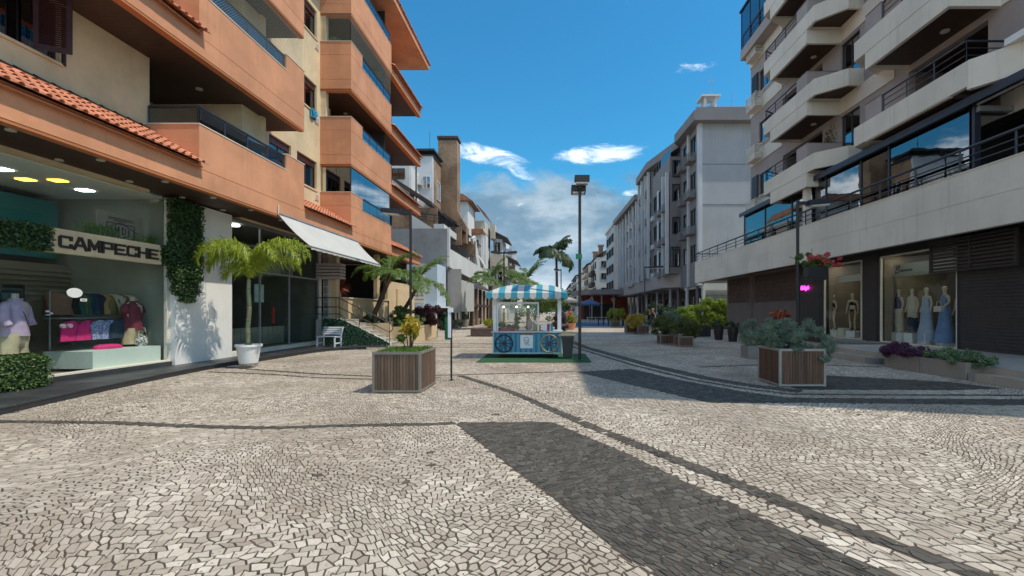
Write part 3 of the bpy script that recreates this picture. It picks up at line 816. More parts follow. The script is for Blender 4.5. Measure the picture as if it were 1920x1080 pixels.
XF, XW = -8.87, -10.25
def left_building():
    root = thing('apartment_building', (-9.5, 12, 0), 'orange and beige apartment building with terracotta eaves above the glass clothes shop', 'building')
    FL = [4.72, 8.07, 11.42, 14.77]; TOP = 18.12
    # ---------- recessed beige wall of the street side
    win = []
    for z in (6.85, 10.2, 13.45, 16.8): win += [(18.37, 19.92, z, z+1.22), (16.55, 17.95, z, z+1.22)]
    big = (6.3, 8.05, 6.72, 7.95); 
    nearwin = [(7.5, 9.5, 6.76, 7.96), (7.5, 9.5, 10.1, 11.3), (7.5, 9.5, 13.5, 14.7)]
    b = MB(); wallX(b, XW-.25, XW, 3.0, 11.62, 4.62, TOP, nearwin); wallX(b, XW-.25, XW, 15.05, 20.5, 4.62, TOP, win)
    part('wall', b, M['cream'], root)
    b = MB(); b.box(-12.5, XW-.25, 11.50, 11.62, 4.7, TOP); b.box(-12.6, -12.4, 11.62, 14.2, 4.7, TOP)
    b.box(-12.4, -9.64, 14.2, 15.05, 4.75, TOP); b.box(-9.9, -9.55, 15.05, 15.25, 4.75, TOP); part('alcove_wall', b, M['cream'], root)
    for z in FL:                                                    # dark sliding doors at the back of the balconies
        d = MB(); d.box(-12.4, -12.34, 11.9, 13.9, z+.3, z+2.55); dd = part('balcony_door', d, M['navy'], root)
        for k in range(2):
            g = MB(); g.box(-12.335, -12.325, 11.98+.98*k, 12.84+.98*k, z+.4, z+2.45); part('pane', g, G_['dark'], dd)
    for i, w in enumerate(win): window(root, XW, *w, frame=M['maroon'], pane=G_['window'], shutterbox=True, curtain=M['offwhite'] if i % 3 == 0 else None)
    for w in nearwin[:2]: window(root, XW, *w, frame=M['maroon'], pane=G_['window'], curtain=M['roomgrey'])
    # louvred shutters folded open on the near window
    for (ya, z0, z1) in ((9.46, 6.78, 7.94), (9.46, 10.12, 11.28)):
        s = MB(); x1 = -9.85; 
        s.box(XW+.01, XW+.05, ya+.06, ya+.12, z0-.05, z1)
        f = part('shutter', s, M['maroon'], root)
        p = MB(); a = Vector((XW+.02, 9.0, z0)); c = Vector((-9.70, 9.22, z0)); d = (c-a); u = d.normalized(); n = Vector((-u.y, u.x, 0))*.02
        for (q0, q1, za, zb) in ((0, .14, 0, 1), (.86, 1, 0, 1), (.14, .86, 0, .09), (.14, .86, .93, 1)):
            A = a+d*q0+Vector((0, 0, (z1-z0)*za)); B = a+d*q1+Vector((0, 0, (z1-z0)*za)); hh = Vector((0, 0, (z1-z0)*(zb-za)))
            p.extr([A-n, B-n, B-n+hh, A-n+hh], n*2)
        for k in range(22):
            zz = z0+(z1-z0)*(.11+.82*k/22); A = a+d*.14; B = a+d*.86
            p.add([(A.x-n.x, A.y-n.y, zz+.018), (B.x-n.x, B.y-n.y, zz+.018), (B.x+n.x, B.y+n.y, zz), (A.x+n.x, A.y+n.y, zz)], [(0, 1, 2, 3)])
        part('shutter', p, M['maroon'], root)
    # ---------- block 1 balconies, fascias and tiled eaves
    for i, z in enumerate(FL):
        if i < 3:
            o = MB()
            o.box(XF-.14, XF, 11.48, 16.36, z, z+.455); o.box(XF-.14, XF-.012, 11.48, 16.36, z+.455, z+.47); o.box(XF-.14, XF, 11.48, 15.27, z+.47, z+1.58); o.box(XF-.14, XF, 15.27, 16.36, z+.47, z+2.12)
            o.box(XW, XF-.14, 11.48, 11.62, z+.55, z+1.58); o.box(XW, XF-.14, 16.22, 16.36, z, z+2.12)
            bl = part('balcony', o, M['orange'], root)
            t = MB(); t.box(XF-.17, XF+.015, 11.46, 15.27, z+1.58, z+1.605); t.box(XF-.17, XF+.015, 15.27, 16.38, z+2.12, z+2.145); t.box(XW, XF-.17, 11.46, 11.64, z+1.58, z+1.605); part('capping', t, M['offwhite'], bl)
            railing(bl, [(XW+.05, 11.55, z+1.6), (XF-.07, 11.55, z+1.6), (XF-.07, 15.25, z+1.6)], .45, [1, 4], M['navy'], rails=(), glass=G_['smoke'], top=.035)
            if i == 1: net(root, (XF-.03, 11.6, z+1.6), (0, 4.7, 0), (0, 0, 1.75), 60, 20, w=.006, m=M['roomgrey'])
        for (fa, fb) in (((3, 11.48), (16.36, 20.2)) if i == 0 else ((3, 11.48),)):
            fs = MB(); fs.box(XF-.14, XF, fa, fb, z, z+.60); part('fascia', fs, M['orange'], root)
        ye = 20.2 if i == 0 else 16.36
        tr = MB(); tr.box(XF-.2, XF-.01, 3, ye, z-.06, z-.001); tr.box(XF-.2, XF-.14, 3, ye, z-.001, z+.1); part('trim', tr, M['orange_trim'], root)
        so_ = MB(); so_.box(-12.4 if i else -10.5, XF-.2, 3, ye, z-.035, z+.02)
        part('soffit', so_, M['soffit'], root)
        tiled_slope(root, XW+.02, z+1.44, XF+.16, z+.55, 3.2, 11.46, individual=False) if i > 0 else (
            tiled_slope(root, XW+.02, z+1.44, XF+.16, z+.55, 3.1, 6.6, individual=False),
            tiled_slope(root, XW+.02, z+1.44, XF+.16, z+.55, 6.6, 11.46, individual=True, capmat=M['tilecap']))
        if i == 0: tiled_slope(root, XW+.02, z+1.44, XF+.16, z+.55, 16.4, 20.15, individual=False)
    # ---------- block 2: the angled stack of balconies
    for i, z in enumerate(FL):
        z = z+.03
        o = MB(); T = .14
        hi, lo = z+2.1, z+1.52
        for (za, zb_, dp) in ((z, z+.40, 0), (z+.415, z+1.50, 0), (z+1.515, hi, 0)):
            o.box(XW, XF, 20.2, 20.2+T, za, zb_); o.box(XF-T, XF, 20.2+T, 21.43, za, zb_)
            if za < z+1.0: o.box(XF-T, XF, 21.43, 25.3, za, min(zb_, lo)); o.box(XW, XF-T, 25.3-T, 25.3, za, min(zb_, lo))
        for zg in (z+.40, z+1.50): o.box(XW, XF-.012, 20.212, 25.29, zg, zg+.015)
        bl = part('balcony', o, M['orange'], root)
        t = MB(); t.box(XW, XF+.015, 20.18, 20.36, hi, hi+.02); t.box(XF-.16, XF+.015, 20.36, 21.43, hi, hi+.02); t.box(XF-.16, XF+.015, 21.43, 25.3, lo, lo+.02); part('capping', t, M['offwhite'], bl)
        railing(bl, [(XF-.07, 21.45, lo+.02), (XF-.07, 25.25, lo+.02)], .55, 4, M['navy'], rails=(.5,), glass=G_['blue'])
        tr = MB(); tr.box(XF-.22, XF-.01, 20.25, 25.3, z-.09, z-.001); tr.box(XW, XF-.22, 20.25, 20.45, z-.09, z-.001); part('trim', tr, M['orange_trim'], root)
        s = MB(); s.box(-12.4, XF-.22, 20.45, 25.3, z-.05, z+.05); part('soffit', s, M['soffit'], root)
        # beige pier and dark room behind each opening
        p = MB(); p.box(XW-.1, -10.02, 20.26, 20.5, z+2.1, z+3.26); p.box(-10.9, -10.75, 20.5, 22.2, z+.1, z+3.3); part('pier', p, M['cream'], root)
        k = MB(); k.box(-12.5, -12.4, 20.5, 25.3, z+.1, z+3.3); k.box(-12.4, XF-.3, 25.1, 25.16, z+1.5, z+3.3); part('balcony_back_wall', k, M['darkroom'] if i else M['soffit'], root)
        if i == 0:
            for (q, w_) in (([(XW+.06, 20.27), (XF-.05, 20.27)], 2), ([(XF-.06, 20.3), (XF-.06, 25.2)], 6)):
                a, c = Vector(q[0]+(0,)), Vector(q[1]+(0,))
                fr = MB()
                zz0 = hi+.02
                fr.tube([(a.x, a.y, zz0+.02), (c.x, c.y, zz0+.02)], .022, 4); fr.tube([(a.x, a.y, z+3.24), (c.x, c.y, z+3.24)], .03, 4); fr.tube([(a.x, a.y, zz0), (a.x, a.y, z+3.26)], .03, 4); fr.tube([(c.x, c.y, zz0), (c.x, c.y, z+3.26)], .03, 4)
                f = part('balcony_glazing', fr, M['black'], root)
                for kx in range(w_):
                    A = a.lerp(c, kx/w_); B = a.lerp(c, (kx+1)/w_); d = (B-A).normalized()*.006; n = Vector((-d.y, d.x, 0)).normalized()*.004
                    g = MB(); lo2 = hi if (kx < 1 or w_ == 2) else lo
                    g.extr([A+d-n+Vector((0, 0, lo2+.03)), B-d-n+Vector((0, 0, lo2+.03)), B-d-n+Vector((0, 0, z+3.22)), A+d-n+Vector((0, 0, z+3.22))], n*2)
                    part('pane', g, G_['smoke'] if w_ == 2 else G_['blue'], f)
        if i == 2:
            net(root, (XF-.02, 20.25, hi), (0, 5.0, 0), (0, 0, 1.25), 60, 16, w=.008, m=M['roomgrey'])
            net(root, (XW+.1, 20.21, hi), (1.25, 0, 0), (0, 0, 1.25), 15, 15, w=.008, m=M['roomgrey'])
            rng = np.random.default_rng(4); P, D = blob_points(rng, 260, [(-9.75, 20.5, hi+.18, .3, .15, .2)], .2)
            link('balcony_plant', leaves('balcony_plant', P, D, .11, M['leafpalm'], rng, 2.5, off=(-9.75, 20.5, hi)), root, Vector((-9.75, 20.5, hi))-wloc(root))
        # tiled eave further along
        f = MB(); f.box(XF-.14, XF, 25.3, 30.9, z, z+.42); f.box(-10.9, XF-.14, 30.8, 30.9, z-.0, z+.12); part('fascia', f, M['orange'], root)
        tr = MB(); tr.box(XF-.22, XF+.03, 25.3, 30.92, z-.10, z-.001); part('trim', tr, M['orange_trim'], root)
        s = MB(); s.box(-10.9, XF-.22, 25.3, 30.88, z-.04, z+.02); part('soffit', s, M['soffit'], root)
        tiled_slope(root, -10.7, z+1.55, XF+.16, z+.42, 25.35, 30.9, individual=False)
    b = MB(); b.box(-11.0, -10.7, 25.3, 30.6, 4.7, TOP); b.box(-13.5, -10.7, 30.3, 30.6, 0, TOP); part('wall', b, M['beige'], root)
    d = MB(); d.box(-10.72, -10.62, 26.2, 27.6, 8.6, 10.6); d.box(-10.72, -10.62, 26.2, 27.6, 11.9, 13.9); part('shutter', d, M['maroon'], root)
    # ---------- roof
    r = MB(); r.box(-20, XF+.5, 3, 31.3, TOP, TOP+.35); part('roof_slab', r, M['orange'], root)
    tiled_slope(root, -13.0, TOP+2.2, XF+.55, TOP+.3, 14, 31.3, individual=False)
    body = MB(); body.box(-20, -12.6, 3, 30.3, 4.7, TOP); part('core', body, M['beige'], root)
    # small vents under the windows
    for z in (6.4, 9.75, 13.0):
        v = MB(); v.box(XW, XW+.03, 19.75, 20.05, z, z+.3)
        for k in range(5): v.box(XW+.03, XW+.045, 19.77, 20.03, z+.04+.05*k, z+.06+.05*k)
        part('vent', v, M['offwhite'], root)
    rng = np.random.default_rng(8); P, D = blob_points(rng, 140, [(-10.1, 19.6, 10.1, .08, .22, .16)], .2)
    # soffit lamps
    for y in np.arange(6.2, 19.5, 1.55):
        for x in (-9.2, -10.05):
            if x == -10.05 and y > 14: continue
            q = MB(); q.cyl((x, y, 4.655), .07, .03, 14); part('soffit_lamp', q, M['lamp'], root)
    for (y, z) in ((13.2, 8.02), (22.6, 11.37), (22.6, 8.02)):
        q = MB(); q.cyl((-10.2, y, z-.02), .09, .03, 14); part('soffit_lamp', q, M['lamp'], root)
    return root
LB = left_building()
# blue cloth on a window ledge
b = MB(); b.grid(lambda u, v: (XW+.06+.05*math.sin(6*u)*v, 19.3+.5*u, 10.18-.36*v+.03*math.sin(9*u)), 10, 6); b.grid(lambda u, v: (XW+.10+.05*math.sin(7*u+1)*v, 19.36+.4*u, 10.20-.26*v+.05*math.sin(8*u)), 8, 6)
solo('cloth', b, mat('blue_cloth', (.02, .25, .42), .9, .1, 5, .2, 60), (XW, 19.5, 10), 'bright blue cloth hanging out of the second floor window', 'cloth')
b = MB()
for k in range(16): b.tube([(-12.2+.02*k, 11.75+.01*k, 6.3+1.6), (-11.6+.022*k, 11.9, 6.3+.5)], .012, 4)
solo('broom', b, mat('straw', (.50, .30, .08), .9, .2, 5, .2, 60), (-12, 11.8, 5.2), 'straw coloured bundle leaning in the corner of the first balcony', 'broom')

# ================================================================ LEFT GROUND FLOOR
def stroke_letters(text, h, w, gap, t, d):
    """wide block letters built from bars; returns MB in local (u = along, v = up, n = depth) coordinates"""
    out = []
    def bar(a, c, b):                                            # bar from a to c
        a = Vector((a[0]*w, a[1]*h)); c = Vector((c[0]*w, c[1]*h)); dd = (c-a).normalized(); n = Vector((-dd.y, dd.x))*t*.5; e = dd*t*.5
        b.append([a-e-n, c+e-n, c+e+n, a-e+n])
    G = {'C': [((.92, .9), (.2, .9)), ((.08, .8), (.08, .2)), ((.2, .1), (.92, .1)), ((.93, .9), (.93, .72)), ((.93, .1), (.93, .28))],
         'A': [((.02, .05), (.42, .95)), ((.42, .93), (.58, .93)), ((.98, .05), (.58, .95)), ((.25, .36), (.75, .36))],
         'M': [((.06, .08), (.06, .92)), ((.1, .9), (.5, .25)), ((.5, .25), (.9, .9)), ((.94, .92), (.94, .08))],
         'P': [((.08, .08), (.08, .92)), ((.08, .9), (.92, .9)), ((.92, .9), (.92, .48)), ((.92, .45), (.08, .45))],
         'E': [((.08, .1), (.08, .9)), ((.08, .9), (.95, .9)), ((.08, .5), (.8, .5)), ((.08, .1), (.95, .1))],
         'H': [((.08, .08), (.08, .92)), ((.92, .08), (.92, .92)), ((.08, .5), (.92, .5))]}
    for ch in text:
        b = []; [bar(a, c, b) for a, c in G[ch]]; out.append(b)
    return out

def leafpanel(name, label, cat, boxes, n, size, m, seed, loc, group=None, backing=None, single=True):
    """a board densely covered in leaves; boxes are world coordinates"""
    rng = np.random.default_rng(seed); P = []; D = []
    vol = np.array([(b[1]-b[0]+.02)*(b[3]-b[2]+.02)*(b[5]-b[4]+.02) for b in boxes]); k = rng.choice(len(boxes), n, p=vol/vol.sum())
    B = np.array(boxes)[k]; U = rng.random((n, 3))
    ax = rng.integers(0, 3, n); sd = rng.integers(0, 2, n)
    dims = np.stack([B[:, 1]-B[:, 0], B[:, 3]-B[:, 2], B[:, 5]-B[:, 4]], 1)
    ar = np.stack([dims[:, 1]*dims[:, 2], dims[:, 0]*dims[:, 2], dims[:, 0]*dims[:, 1]], 1); ar /= ar.sum(1)[:, None]
    ax = (rng.random(n)[:, None] > np.cumsum(ar, 1)).sum(1).clip(0, 2)
    U[np.arange(n), ax] = sd; D = np.zeros((n, 3)); D[np.arange(n), ax] = sd*2-1
    P = B[:, [0, 2, 4]] + U*dims + rng.normal(0, .018, (n, 3)); P += D*rng.uniform(-.02, .035, n)[:, None]; D[:, 2] += .3
    root = thing(name, loc, label, cat, group)
    bb = MB()
    for q in boxes: bb.box(q[0]+.03, q[1]-.03, q[2]+.03, q[3]-.03, q[4]+.03, q[5]-.03)
    part('backing', bb, backing or M['leafdark'], root)
    link('foliage', leaves('foliage', P, D, size, m, rng, 1.7, off=loc), root)
    return root

def shopfront():
    r = thing('shop_front', (-10.3, 9.5, .1), 'frameless glass front of the clothes shop under its name sign', 'shop front')
    b = MB(); b.box(-10.5, -10.2, 3, 12.25, .1, .235); part('base_step', b, M['slate'], r)
    b = MB(); b.box(-10.42, -10.22, 3, 12.25, .235, .27); part('sill', b, M['offwhite'], r)
    xg = -10.33
    ups = [3.3, 4.5, 5.6, 6.8, 8.0, 8.86, 9.31, 10.19, 10.87, 11.52, 12.2]
    for i in range(len(ups)-1):
        g = MB(); g.box(xg-.005, xg+.005, ups[i]+.006, ups[i+1]-.006, 3.3, 4.6); part('glass_pane', g, G_['shop'], r)
    los = [3.3, 5.0, 6.5, 7.9, 8.9, 9.33, 9.66, 10.75, 11.5, 12.2]
    for i in range(len(los)-1):
        g = MB(); g.box(xg-.005, xg+.005, los[i]+.006, los[i+1]-.006, .275, 2.79); part('glass_pane', g, G_['shop'], r)
    b = MB(); b.box(xg-.05, xg+.03, 12.2, 12.3, .12, 4.62); part('end_post', b, M['offwhite'], r)
    # glass door clamps and knob
    b = MB(); b.cyl((xg+.01, 9.60, 1.27), .045, .05, 12, axis='x'); b.cyl((xg+.01, 9.74, 1.27), .045, .05, 12, axis='x'); b.box(xg-.01, xg+.02, 9.3, 9.42, 1.52, 1.56); b.box(xg-.01, xg+.02, 9.3, 9.36, 1.5, 1.6)
    part('door_knob', b, M['grey_metal'], r)
    b = MB(); b.lathe((0, 0, 0), [(.001, -.004), (1, -.004), (1, .004), (.001, .004)], 24); 
    me = MB(); me.add([(xg+.012+p[2], 9.86+p[0]*.165, 1.98+p[1]*.105) for p in b.v], b.f); part('oval_sticker', me, M['white'], r)
    me = MB(); me.box(xg+.008, xg+.012, 9.98, 10.12, 1.80, 1.86); st = part('door_notice', me, M['white'], r)
    me = MB(); me.box(xg+.013, xg+.015, 10.0, 10.10, 1.82, 1.838); part('print', me, M['letter'], st)
    # sign board and letters
    b = MB(); b.box(-10.36, -10.2, 9.28, 11.92, 2.80, 3.30); sb = part('sign_board', b, M['cream'], r); 
    w, h = .255, .262; pitch = .303; y = 9.42
    for i, lt in enumerate(stroke_letters('CAMPECHE', h, w, 0, .05, .03)):
        q = MB()
        for bar in lt: q.extr([(-10.198, y+v.x, 2.905+v.y) for v in bar], (.03+.0015*lt.index(bar), 0, 0))
        part('letter', q, M['letter'], r); y += pitch
    # interior
    b = MB(); b.box(-17, -16.9, 3, 12.3, .1, 4.7); b.box(-17, -10.5, 12.32, 12.42, .1, 4.7); b.box(-17, -10.5, 2.9, 3, .1, 4.7); part('interior_wall', b, M['roomgrey'], r)
    b = MB(); b.box(-17, -10.5, 3, 12.3, 4.6, 4.66); part('interior_ceiling', b, M['white'], r)
    b = MB(); b.box(-17, -10.45, 3, 12.3, .1, .2); part('interior_floor', b, M['roomwood'], r)
    b = MB(); b.box(-13.08, -13.0, 5, 12.0, 2.95, 4.42); part('teal_panel', b, M['teal'], r)
    for (x, y, m) in ((-11.65, 9.65, 'lit'), (-12.0, 10.4, 'lity'), (-11.35, 10.48, 'lity'), (-11.6, 11.33, 'lit'), (-12.2, 7.2, 'lit'), (-11.6, 6.0, 'lit')):
        q = MB(); q.box(x-.15, x+.15, y-.10, y+.10, 4.575, 4.598); part('ceiling_panel', q, M[m], r)
    s = MB()
    for k in range(19): s.box(-13.0, -12.95, 7.2, 12.3, .35+.125*k, .44+.125*k)
    s.box(-13.1, -13.0, 7.2, 12.3, .2, 2.8); part('slat_wall', s, M['roomwood'], r, kind='stuff')
    # poster with frame seen behind the upper glass
    b = MB(); b.box(-11.0, -10.97, 11.0, 12.15, 3.2, 4.05); po = part('poster', b, M['lilac'], r)
    b = MB(); xx = -10.965
    for (y0, y1, z0, z1) in ((11.22, 11.98, 3.78, 3.80), (11.22, 11.24, 3.34, 3.78), (11.96, 11.98, 3.34, 3.78), (11.28, 11.92, 3.92, 3.935), (11.25, 11.95, 3.885, 3.9), (11.42, 11.75, 3.85, 3.865)):
        b.box(xx, xx+.005, y0, y1, z0, z1)
    def seg(ya, za, yb, zb, t=.018):
        a = Vector((0, ya, za)); c = Vector((0, yb, zb)); d = (c-a).normalized(); n = Vector((0, -d.z, d.y))*t*.5
        b.extr([a-n+Vector((xx+.001, 0, 0)), c-n+Vector((xx+.001, 0, 0)), c+n+Vector((xx+.001, 0, 0)), a+n+Vector((xx+.001, 0, 0))], (.006, 0, 0))
    seg(11.15, 3.62, 11.6, 3.83); seg(11.6, 3.83, 12.05, 3.62); seg(11.35, 3.53, 11.6, 3.44); seg(11.6, 3.44, 11.85, 3.53)
    for y0 in (11.34, 11.39): seg(y0, 3.55, y0, 3.68, .022)
    seg(11.45, 3.52, 11.45, 3.72, .025); seg(11.45, 3.72, 11.5, 3.58); seg(11.5, 3.58, 11.55, 3.72); seg(11.55, 3.72, 11.55, 3.52, .025)
    seg(11.64, 3.52, 11.64, 3.72, .025); seg(11.64, 3.71, 11.73, 3.66); seg(11.73, 3.66, 11.73, 3.58); seg(11.73, 3.58, 11.64, 3.53); seg(11.81, 3.55, 11.81, 3.68, .022)
    part('print', b, M['letter'], po)
    # shelf unit with folded stacks behind the first mannequin
    b = MB(); b.box(-12.8, -12.3, 8.6, 8.64, .2, 2.2); b.box(-12.8, -12.3, 10.6, 10.64, .2, 2.2)
    for k in range(7): b.box(-12.8, -12.3, 8.64, 10.6, .35+.29*k, .37+.29*k)
    sh = part('shelf_unit', b, M['darkroom'], r)
    rr = random.Random(2)
    for k in range(6):
        for j in range(5):
            c_ = rr.choice([(.03, .06, .10), (.05, .10, .12), (.10, .03, .05), (.02, .03, .05), (.16, .14, .12), (.03, .12, .12)]); q = MB(); y = 8.7+.38*j; q.box(-12.75, -12.32, y, y+.32, .37+.29*k, .37+.29*k+rr.uniform(.12, .24)); part('folded_stack', q, mat('folded_%d_%d' % (int(c_[0]*1000), int(c_[2]*1000)), c_, .9, .1, 6, .2, 30), sh)
    # display plinths
    b = MB(); b.box(-11.5, -10.45, 10.6, 12.1, .27, .66); b.box(-11.5, -10.45, 4.5, 9.0, .27, .68); 
    for q in ((-11.55, -10.42, 10.35, 12.15, .27, .66), (-11.55, -10.42, 4.5, 9.05, .27, .68)):
        c = MB(); c.box(*q); part('plinth', c, mat('white_plinth', (.62, .66, .62), .4, .04, 2, .05, 60), r)
    # grass tufts on the ledge behind the sign
    rng = np.random.default_rng(2); n = 500
    P = np.stack([np.full(n, -10.6)+rng.normal(0, .1, n), rng.choice([10.55, 11.9, 10.8], n)+rng.normal(0, .18, n), 3.3+rng.random(n)*.28], 1); D = rng.normal(0, 1, (n, 3)); D[:, 2] *= .2
    link('ledge_grass', leaves('ledge_grass', P, D, .22, M['grass'], rng, 12, .3, droop=2), r, -wloc(r))
    # white panel wall beside the ivy
    b = MB(); b.box(-10.3, -10.16, 12.3, 13.39, .12, 4.63); part('white_panel', b, M['white'], r)
    b = MB(); b.box(-10.3, -10.16, 13.405, 14.5, .12, 4.63); part('white_panel', b, M['white'], r)
    b = MB(); b.box(-10.17, -10.15, 12.3, 12.62, 2.0, 2.3); part('exit_sign', b, M['greensign'], r)
    return r
SHOP = shopfront()

leafpanel('leaf_panel', 'artificial leaf panel left of the name sign on the clothes shop', 'leaf panel', [(-10.36, -10.14, 5.0, 9.27, 2.83, 3.28)], 5200, .075, M['leafwall'], 1, (-10.25, 7.5, 2.8))
leafpanel('climbing_leaf_panel', 'tall dark leaf covering that hangs down the white wall beside the shop', 'leaf panel',
          [(-10.2, -10.0, 12.12, 13.08, 2.45, 4.58), (-10.2, -10.03, 12.2, 13.0, 2.05, 2.45), (-10.2, -10.03, 12.4, 12.85, 1.85, 2.05), (-10.3, -10.1, 11.92, 12.2, 2.82, 3.28)], 6500, .075, M['leafwall'], 2, (-10.1, 12.9, 1.85))
leafpanel('hedge_box', 'low clipped leafy hedge box in front of the shop glass, bottom left', 'hedge', [(-10.2, -9.8, 4.5, 8.92, .14, .72)], 7500, .06, M['leafhedge'], 3, (-10, 7, .12))

# ---------------------------------------------------------------- clothes and mannequins
def skin_body(name, pts, edges, rad, m, parent, loc=(0, 0, 0), sub=1, root=0):
    me = bpy.data.meshes.new(name); me.from_pydata(pts, edges, []); me.materials.append(m)
    o = link(name, me, parent, loc)
    o.modifiers.new('skin', 'SKIN'); sv = me.skin_vertices[0].data
    for i, r in enumerate(rad): sv[i].radius = r if isinstance(r, tuple) else (r, r)
    sv[root].use_root = True
    s = o.modifiers.new('sub', 'SUBSURF'); s.levels = sub; s.render_levels = sub
    me.update(); return o

def cloth_tube(rings, n=20, wob=.012, seed=0, cap=False):
    """garment from elliptical rings (cx,cy,cz,rx,ry)"""
    rng = random.Random(seed); b = MB(); ph = [rng.uniform(0, 6) for _ in rings]; vs = []
    for i, (cx, cy, cz, rx, ry) in enumerate(rings):
        for k in range(n):
            a = 2*PI*k/n; w = 1 + wob/max(rx, .03)*(math.sin(3*a+ph[0]+i*.5)+.6*math.sin(7*a+ph[-1]+i*.9))
            vs.append((cx+rx*w*math.cos(a), cy+ry*w*math.sin(a), cz))
    m = len(rings); fs = [(i*n+k, i*n+(k+1) % n, (i+1)*n+(k+1) % n, (i+1)*n+k) for i in range(m-1) for k in range(n)]
    if cap: fs += [tuple(range(n-1, -1, -1)), tuple(range((m-1)*n, m*n))]
    b.add(vs, fs); return b

def torso_mannequin(loc, shirt, shorts, label, rz=0, longsleeve=True, top_label=None):
    r = thing('mannequin', loc, label, 'mannequin', None, rz)
    r.scale = (1.22,)*3
    b = MB(); b.lathe((0, 0, 0), [(.14, -.02), (.155, .12), (.15, .3), (.17, .45), (.19, .6), (.18, .7), (.09, .77), (.055, .80), (.055, .87), (.052, .88)], 18, squash=(.72, 1)); link('torso', b.mesh('torso', M['mannequin'], smooth=True), r)
    s = cloth_tube([(0, 0, .17, .15, .205), (0, 0, .26, .145, .195), (0, 0, .40, .145, .19), (0, 0, .55, .15, .20), (.0, 0, .66, .14, .205), (0, 0, .73, .11, .16), (0, 0, .765, .075, .085), (0.01, 0, .80, .082, .092)], 24, .014, 3)
    o = link('shirt', s.mesh('shirt', shirt, smooth=True), r)
    for sg in (-1, 1):
        b = MB(); pth = [(0, sg*.15, .70), (0, sg*.205, .64), (.01, sg*.235, .54)]; rr = [.07, .075, .07]
        if longsleeve: pth += [(.03, sg*.25, .44), (.07, sg*.245, .36), (.075, sg*.245, .345)]; rr += [.062, .055, .06]
        b.tube(pth, rr, 14); link('sleeve', b.mesh('sleeve', shirt, smooth=True), r)
    for sg in (-1, 1):
        q = cloth_tube([(0, sg*.105, -.12, .10, .115), (0, sg*.10, 0, .098, .115), (0, sg*.09, .1, .12, .115), (0, sg*.06, .22, .13, .13)], 16, .010, 8+sg); link('shorts', q.mesh('shorts', shorts, smooth=True), r)
    return r
cl = {'lav': mat('lavender_cotton', (.50, .36, .52), .9, .08, 9, .4, 30), 'kh': mat('khaki_cotton', (.50, .40, .27), .9, .08, 9, .4, 30), 'mar': mat('maroon_cotton', (.17, .028, .05), .9, .08, 9, .3, 30),
      'tan': mat('tan_cotton', (.46, .36, .22), .9, .08, 9, .4, 30), 'pink': mat('hot_pink_cotton', (.62, .02, .17), .85, .1, 9, .3, 30), 'blue': mat('blue_print_cotton', (.06, .08, .28), .9, .1, 9, .2, 30, col2=(.45, .47, .6), c2scale=40, c2lo=.45, c2hi=.55),
      'den': mat('dark_denim', (.02, .04, .07), .9, .1, 9, .2, 30), 'sky': mat('sky_blue_cotton', (.17, .27, .48), .85, .08, 9, .2, 30), 'pale': mat('pale_blue_cotton', (.36, .42, .55), .85, .08, 9, .2, 30), 'olv': mat('olive_cotton', (.14, .12, .05), .9, .1, 9, .2, 30),
      'gr': mat('bottle_green_cotton', (.02, .09, .07), .9, .1, 9, .2, 30), 'br': mat('brown_cotton', (.20, .11, .07), .9, .1, 9, .2, 30), 'och': mat('ochre_cotton', (.35, .22, .08), .9, .1, 9, .2, 30), 'cream': mat('cream_cotton', (.50, .43, .33), .9, .08, 9, .2, 30),
      'blk': mat('black_cotton', (.015, .015, .017), .9, .1, 9, .2, 30), 'nav': mat('navy_cotton', (.02, .03, .09), .9, .1, 9, .2, 30)}
torso_mannequin((-10.95, 9.3, .87), cl['lav'], cl['kh'], 'headless mannequin in a lavender long sleeved shirt and khaki shorts', .3)
torso_mannequin((-10.98, 11.95, .87), cl['mar'], cl['tan'], 'headless mannequin in a maroon t-shirt and tan shorts', .1, False)
# small crossbody strap on the lavender shirt
b = MB(); b.tube([(-10.80, 9.22, 1.73), (-10.74, 9.30, 1.5), (-10.76, 9.40, 1.2)], .008, 6); solo('bag_strap', b, M['letter'], (-10.8, 9.3, 1.2), 'dark woven bag strap across the lavender shirt', 'strap')
# rail of shirts
def garment(loc, m, label, h=.5, w=.2, group=None, rz=0, cat='shirt', seed=0):
    s = cloth_tube([(0, 0, -h, .035, w), (0, 0, -h*.5, .03, w*.9), (0, 0, -.12, .035, w), (0, 0, -.04, .03, w*.7), (0, 0, 0, .02, .06)], 14, .012, seed)
    o = solo('hanging_'+cat, s, m, (0, 0, 0), label, cat, group, smooth=True); o.location = loc; o.rotation_euler[2] = rz; return o
b = MB(); b.tube([(-11.45, 10.4, 2.05), (-11.45, 12.25, 2.05)], .015, 8); b.tube([(-11.45, 10.4, .2), (-11.45, 10.4, 2.05)], .015, 8); b.tube([(-11.45, 12.2, .2), (-11.45, 12.2, 2.05)], .015, 8); b.box(-11.6, -11.25, 10.4, 12.2, 1.40, 1.43)
solo('clothes_rail', b, M['grey_metal'], (-11.7, 11, .2), 'steel clothes rail full of shirts inside the shop', 'clothes rail')
seq = ['br', 'br', 'blk', 'gr', 'gr', 'olv', 'gr', 'den', 'den', 'nav', 'blk', 'och', 'och', 'olv', 'tan', 'cream', 'och', 'br', 'cream', 'tan']
names = {'br': 'brown', 'blk': 'black', 'gr': 'bottle green', 'olv': 'olive', 'den': 'dark denim', 'nav': 'navy', 'och': 'ochre', 'tan': 'tan', 'cream': 'cream'}
ORD = ['first','second','third','fourth','fifth','sixth','seventh','eighth','ninth','tenth','eleventh','twelfth','thirteenth','fourteenth','fifteenth','sixteenth','seventeenth','eighteenth','nineteenth','last']
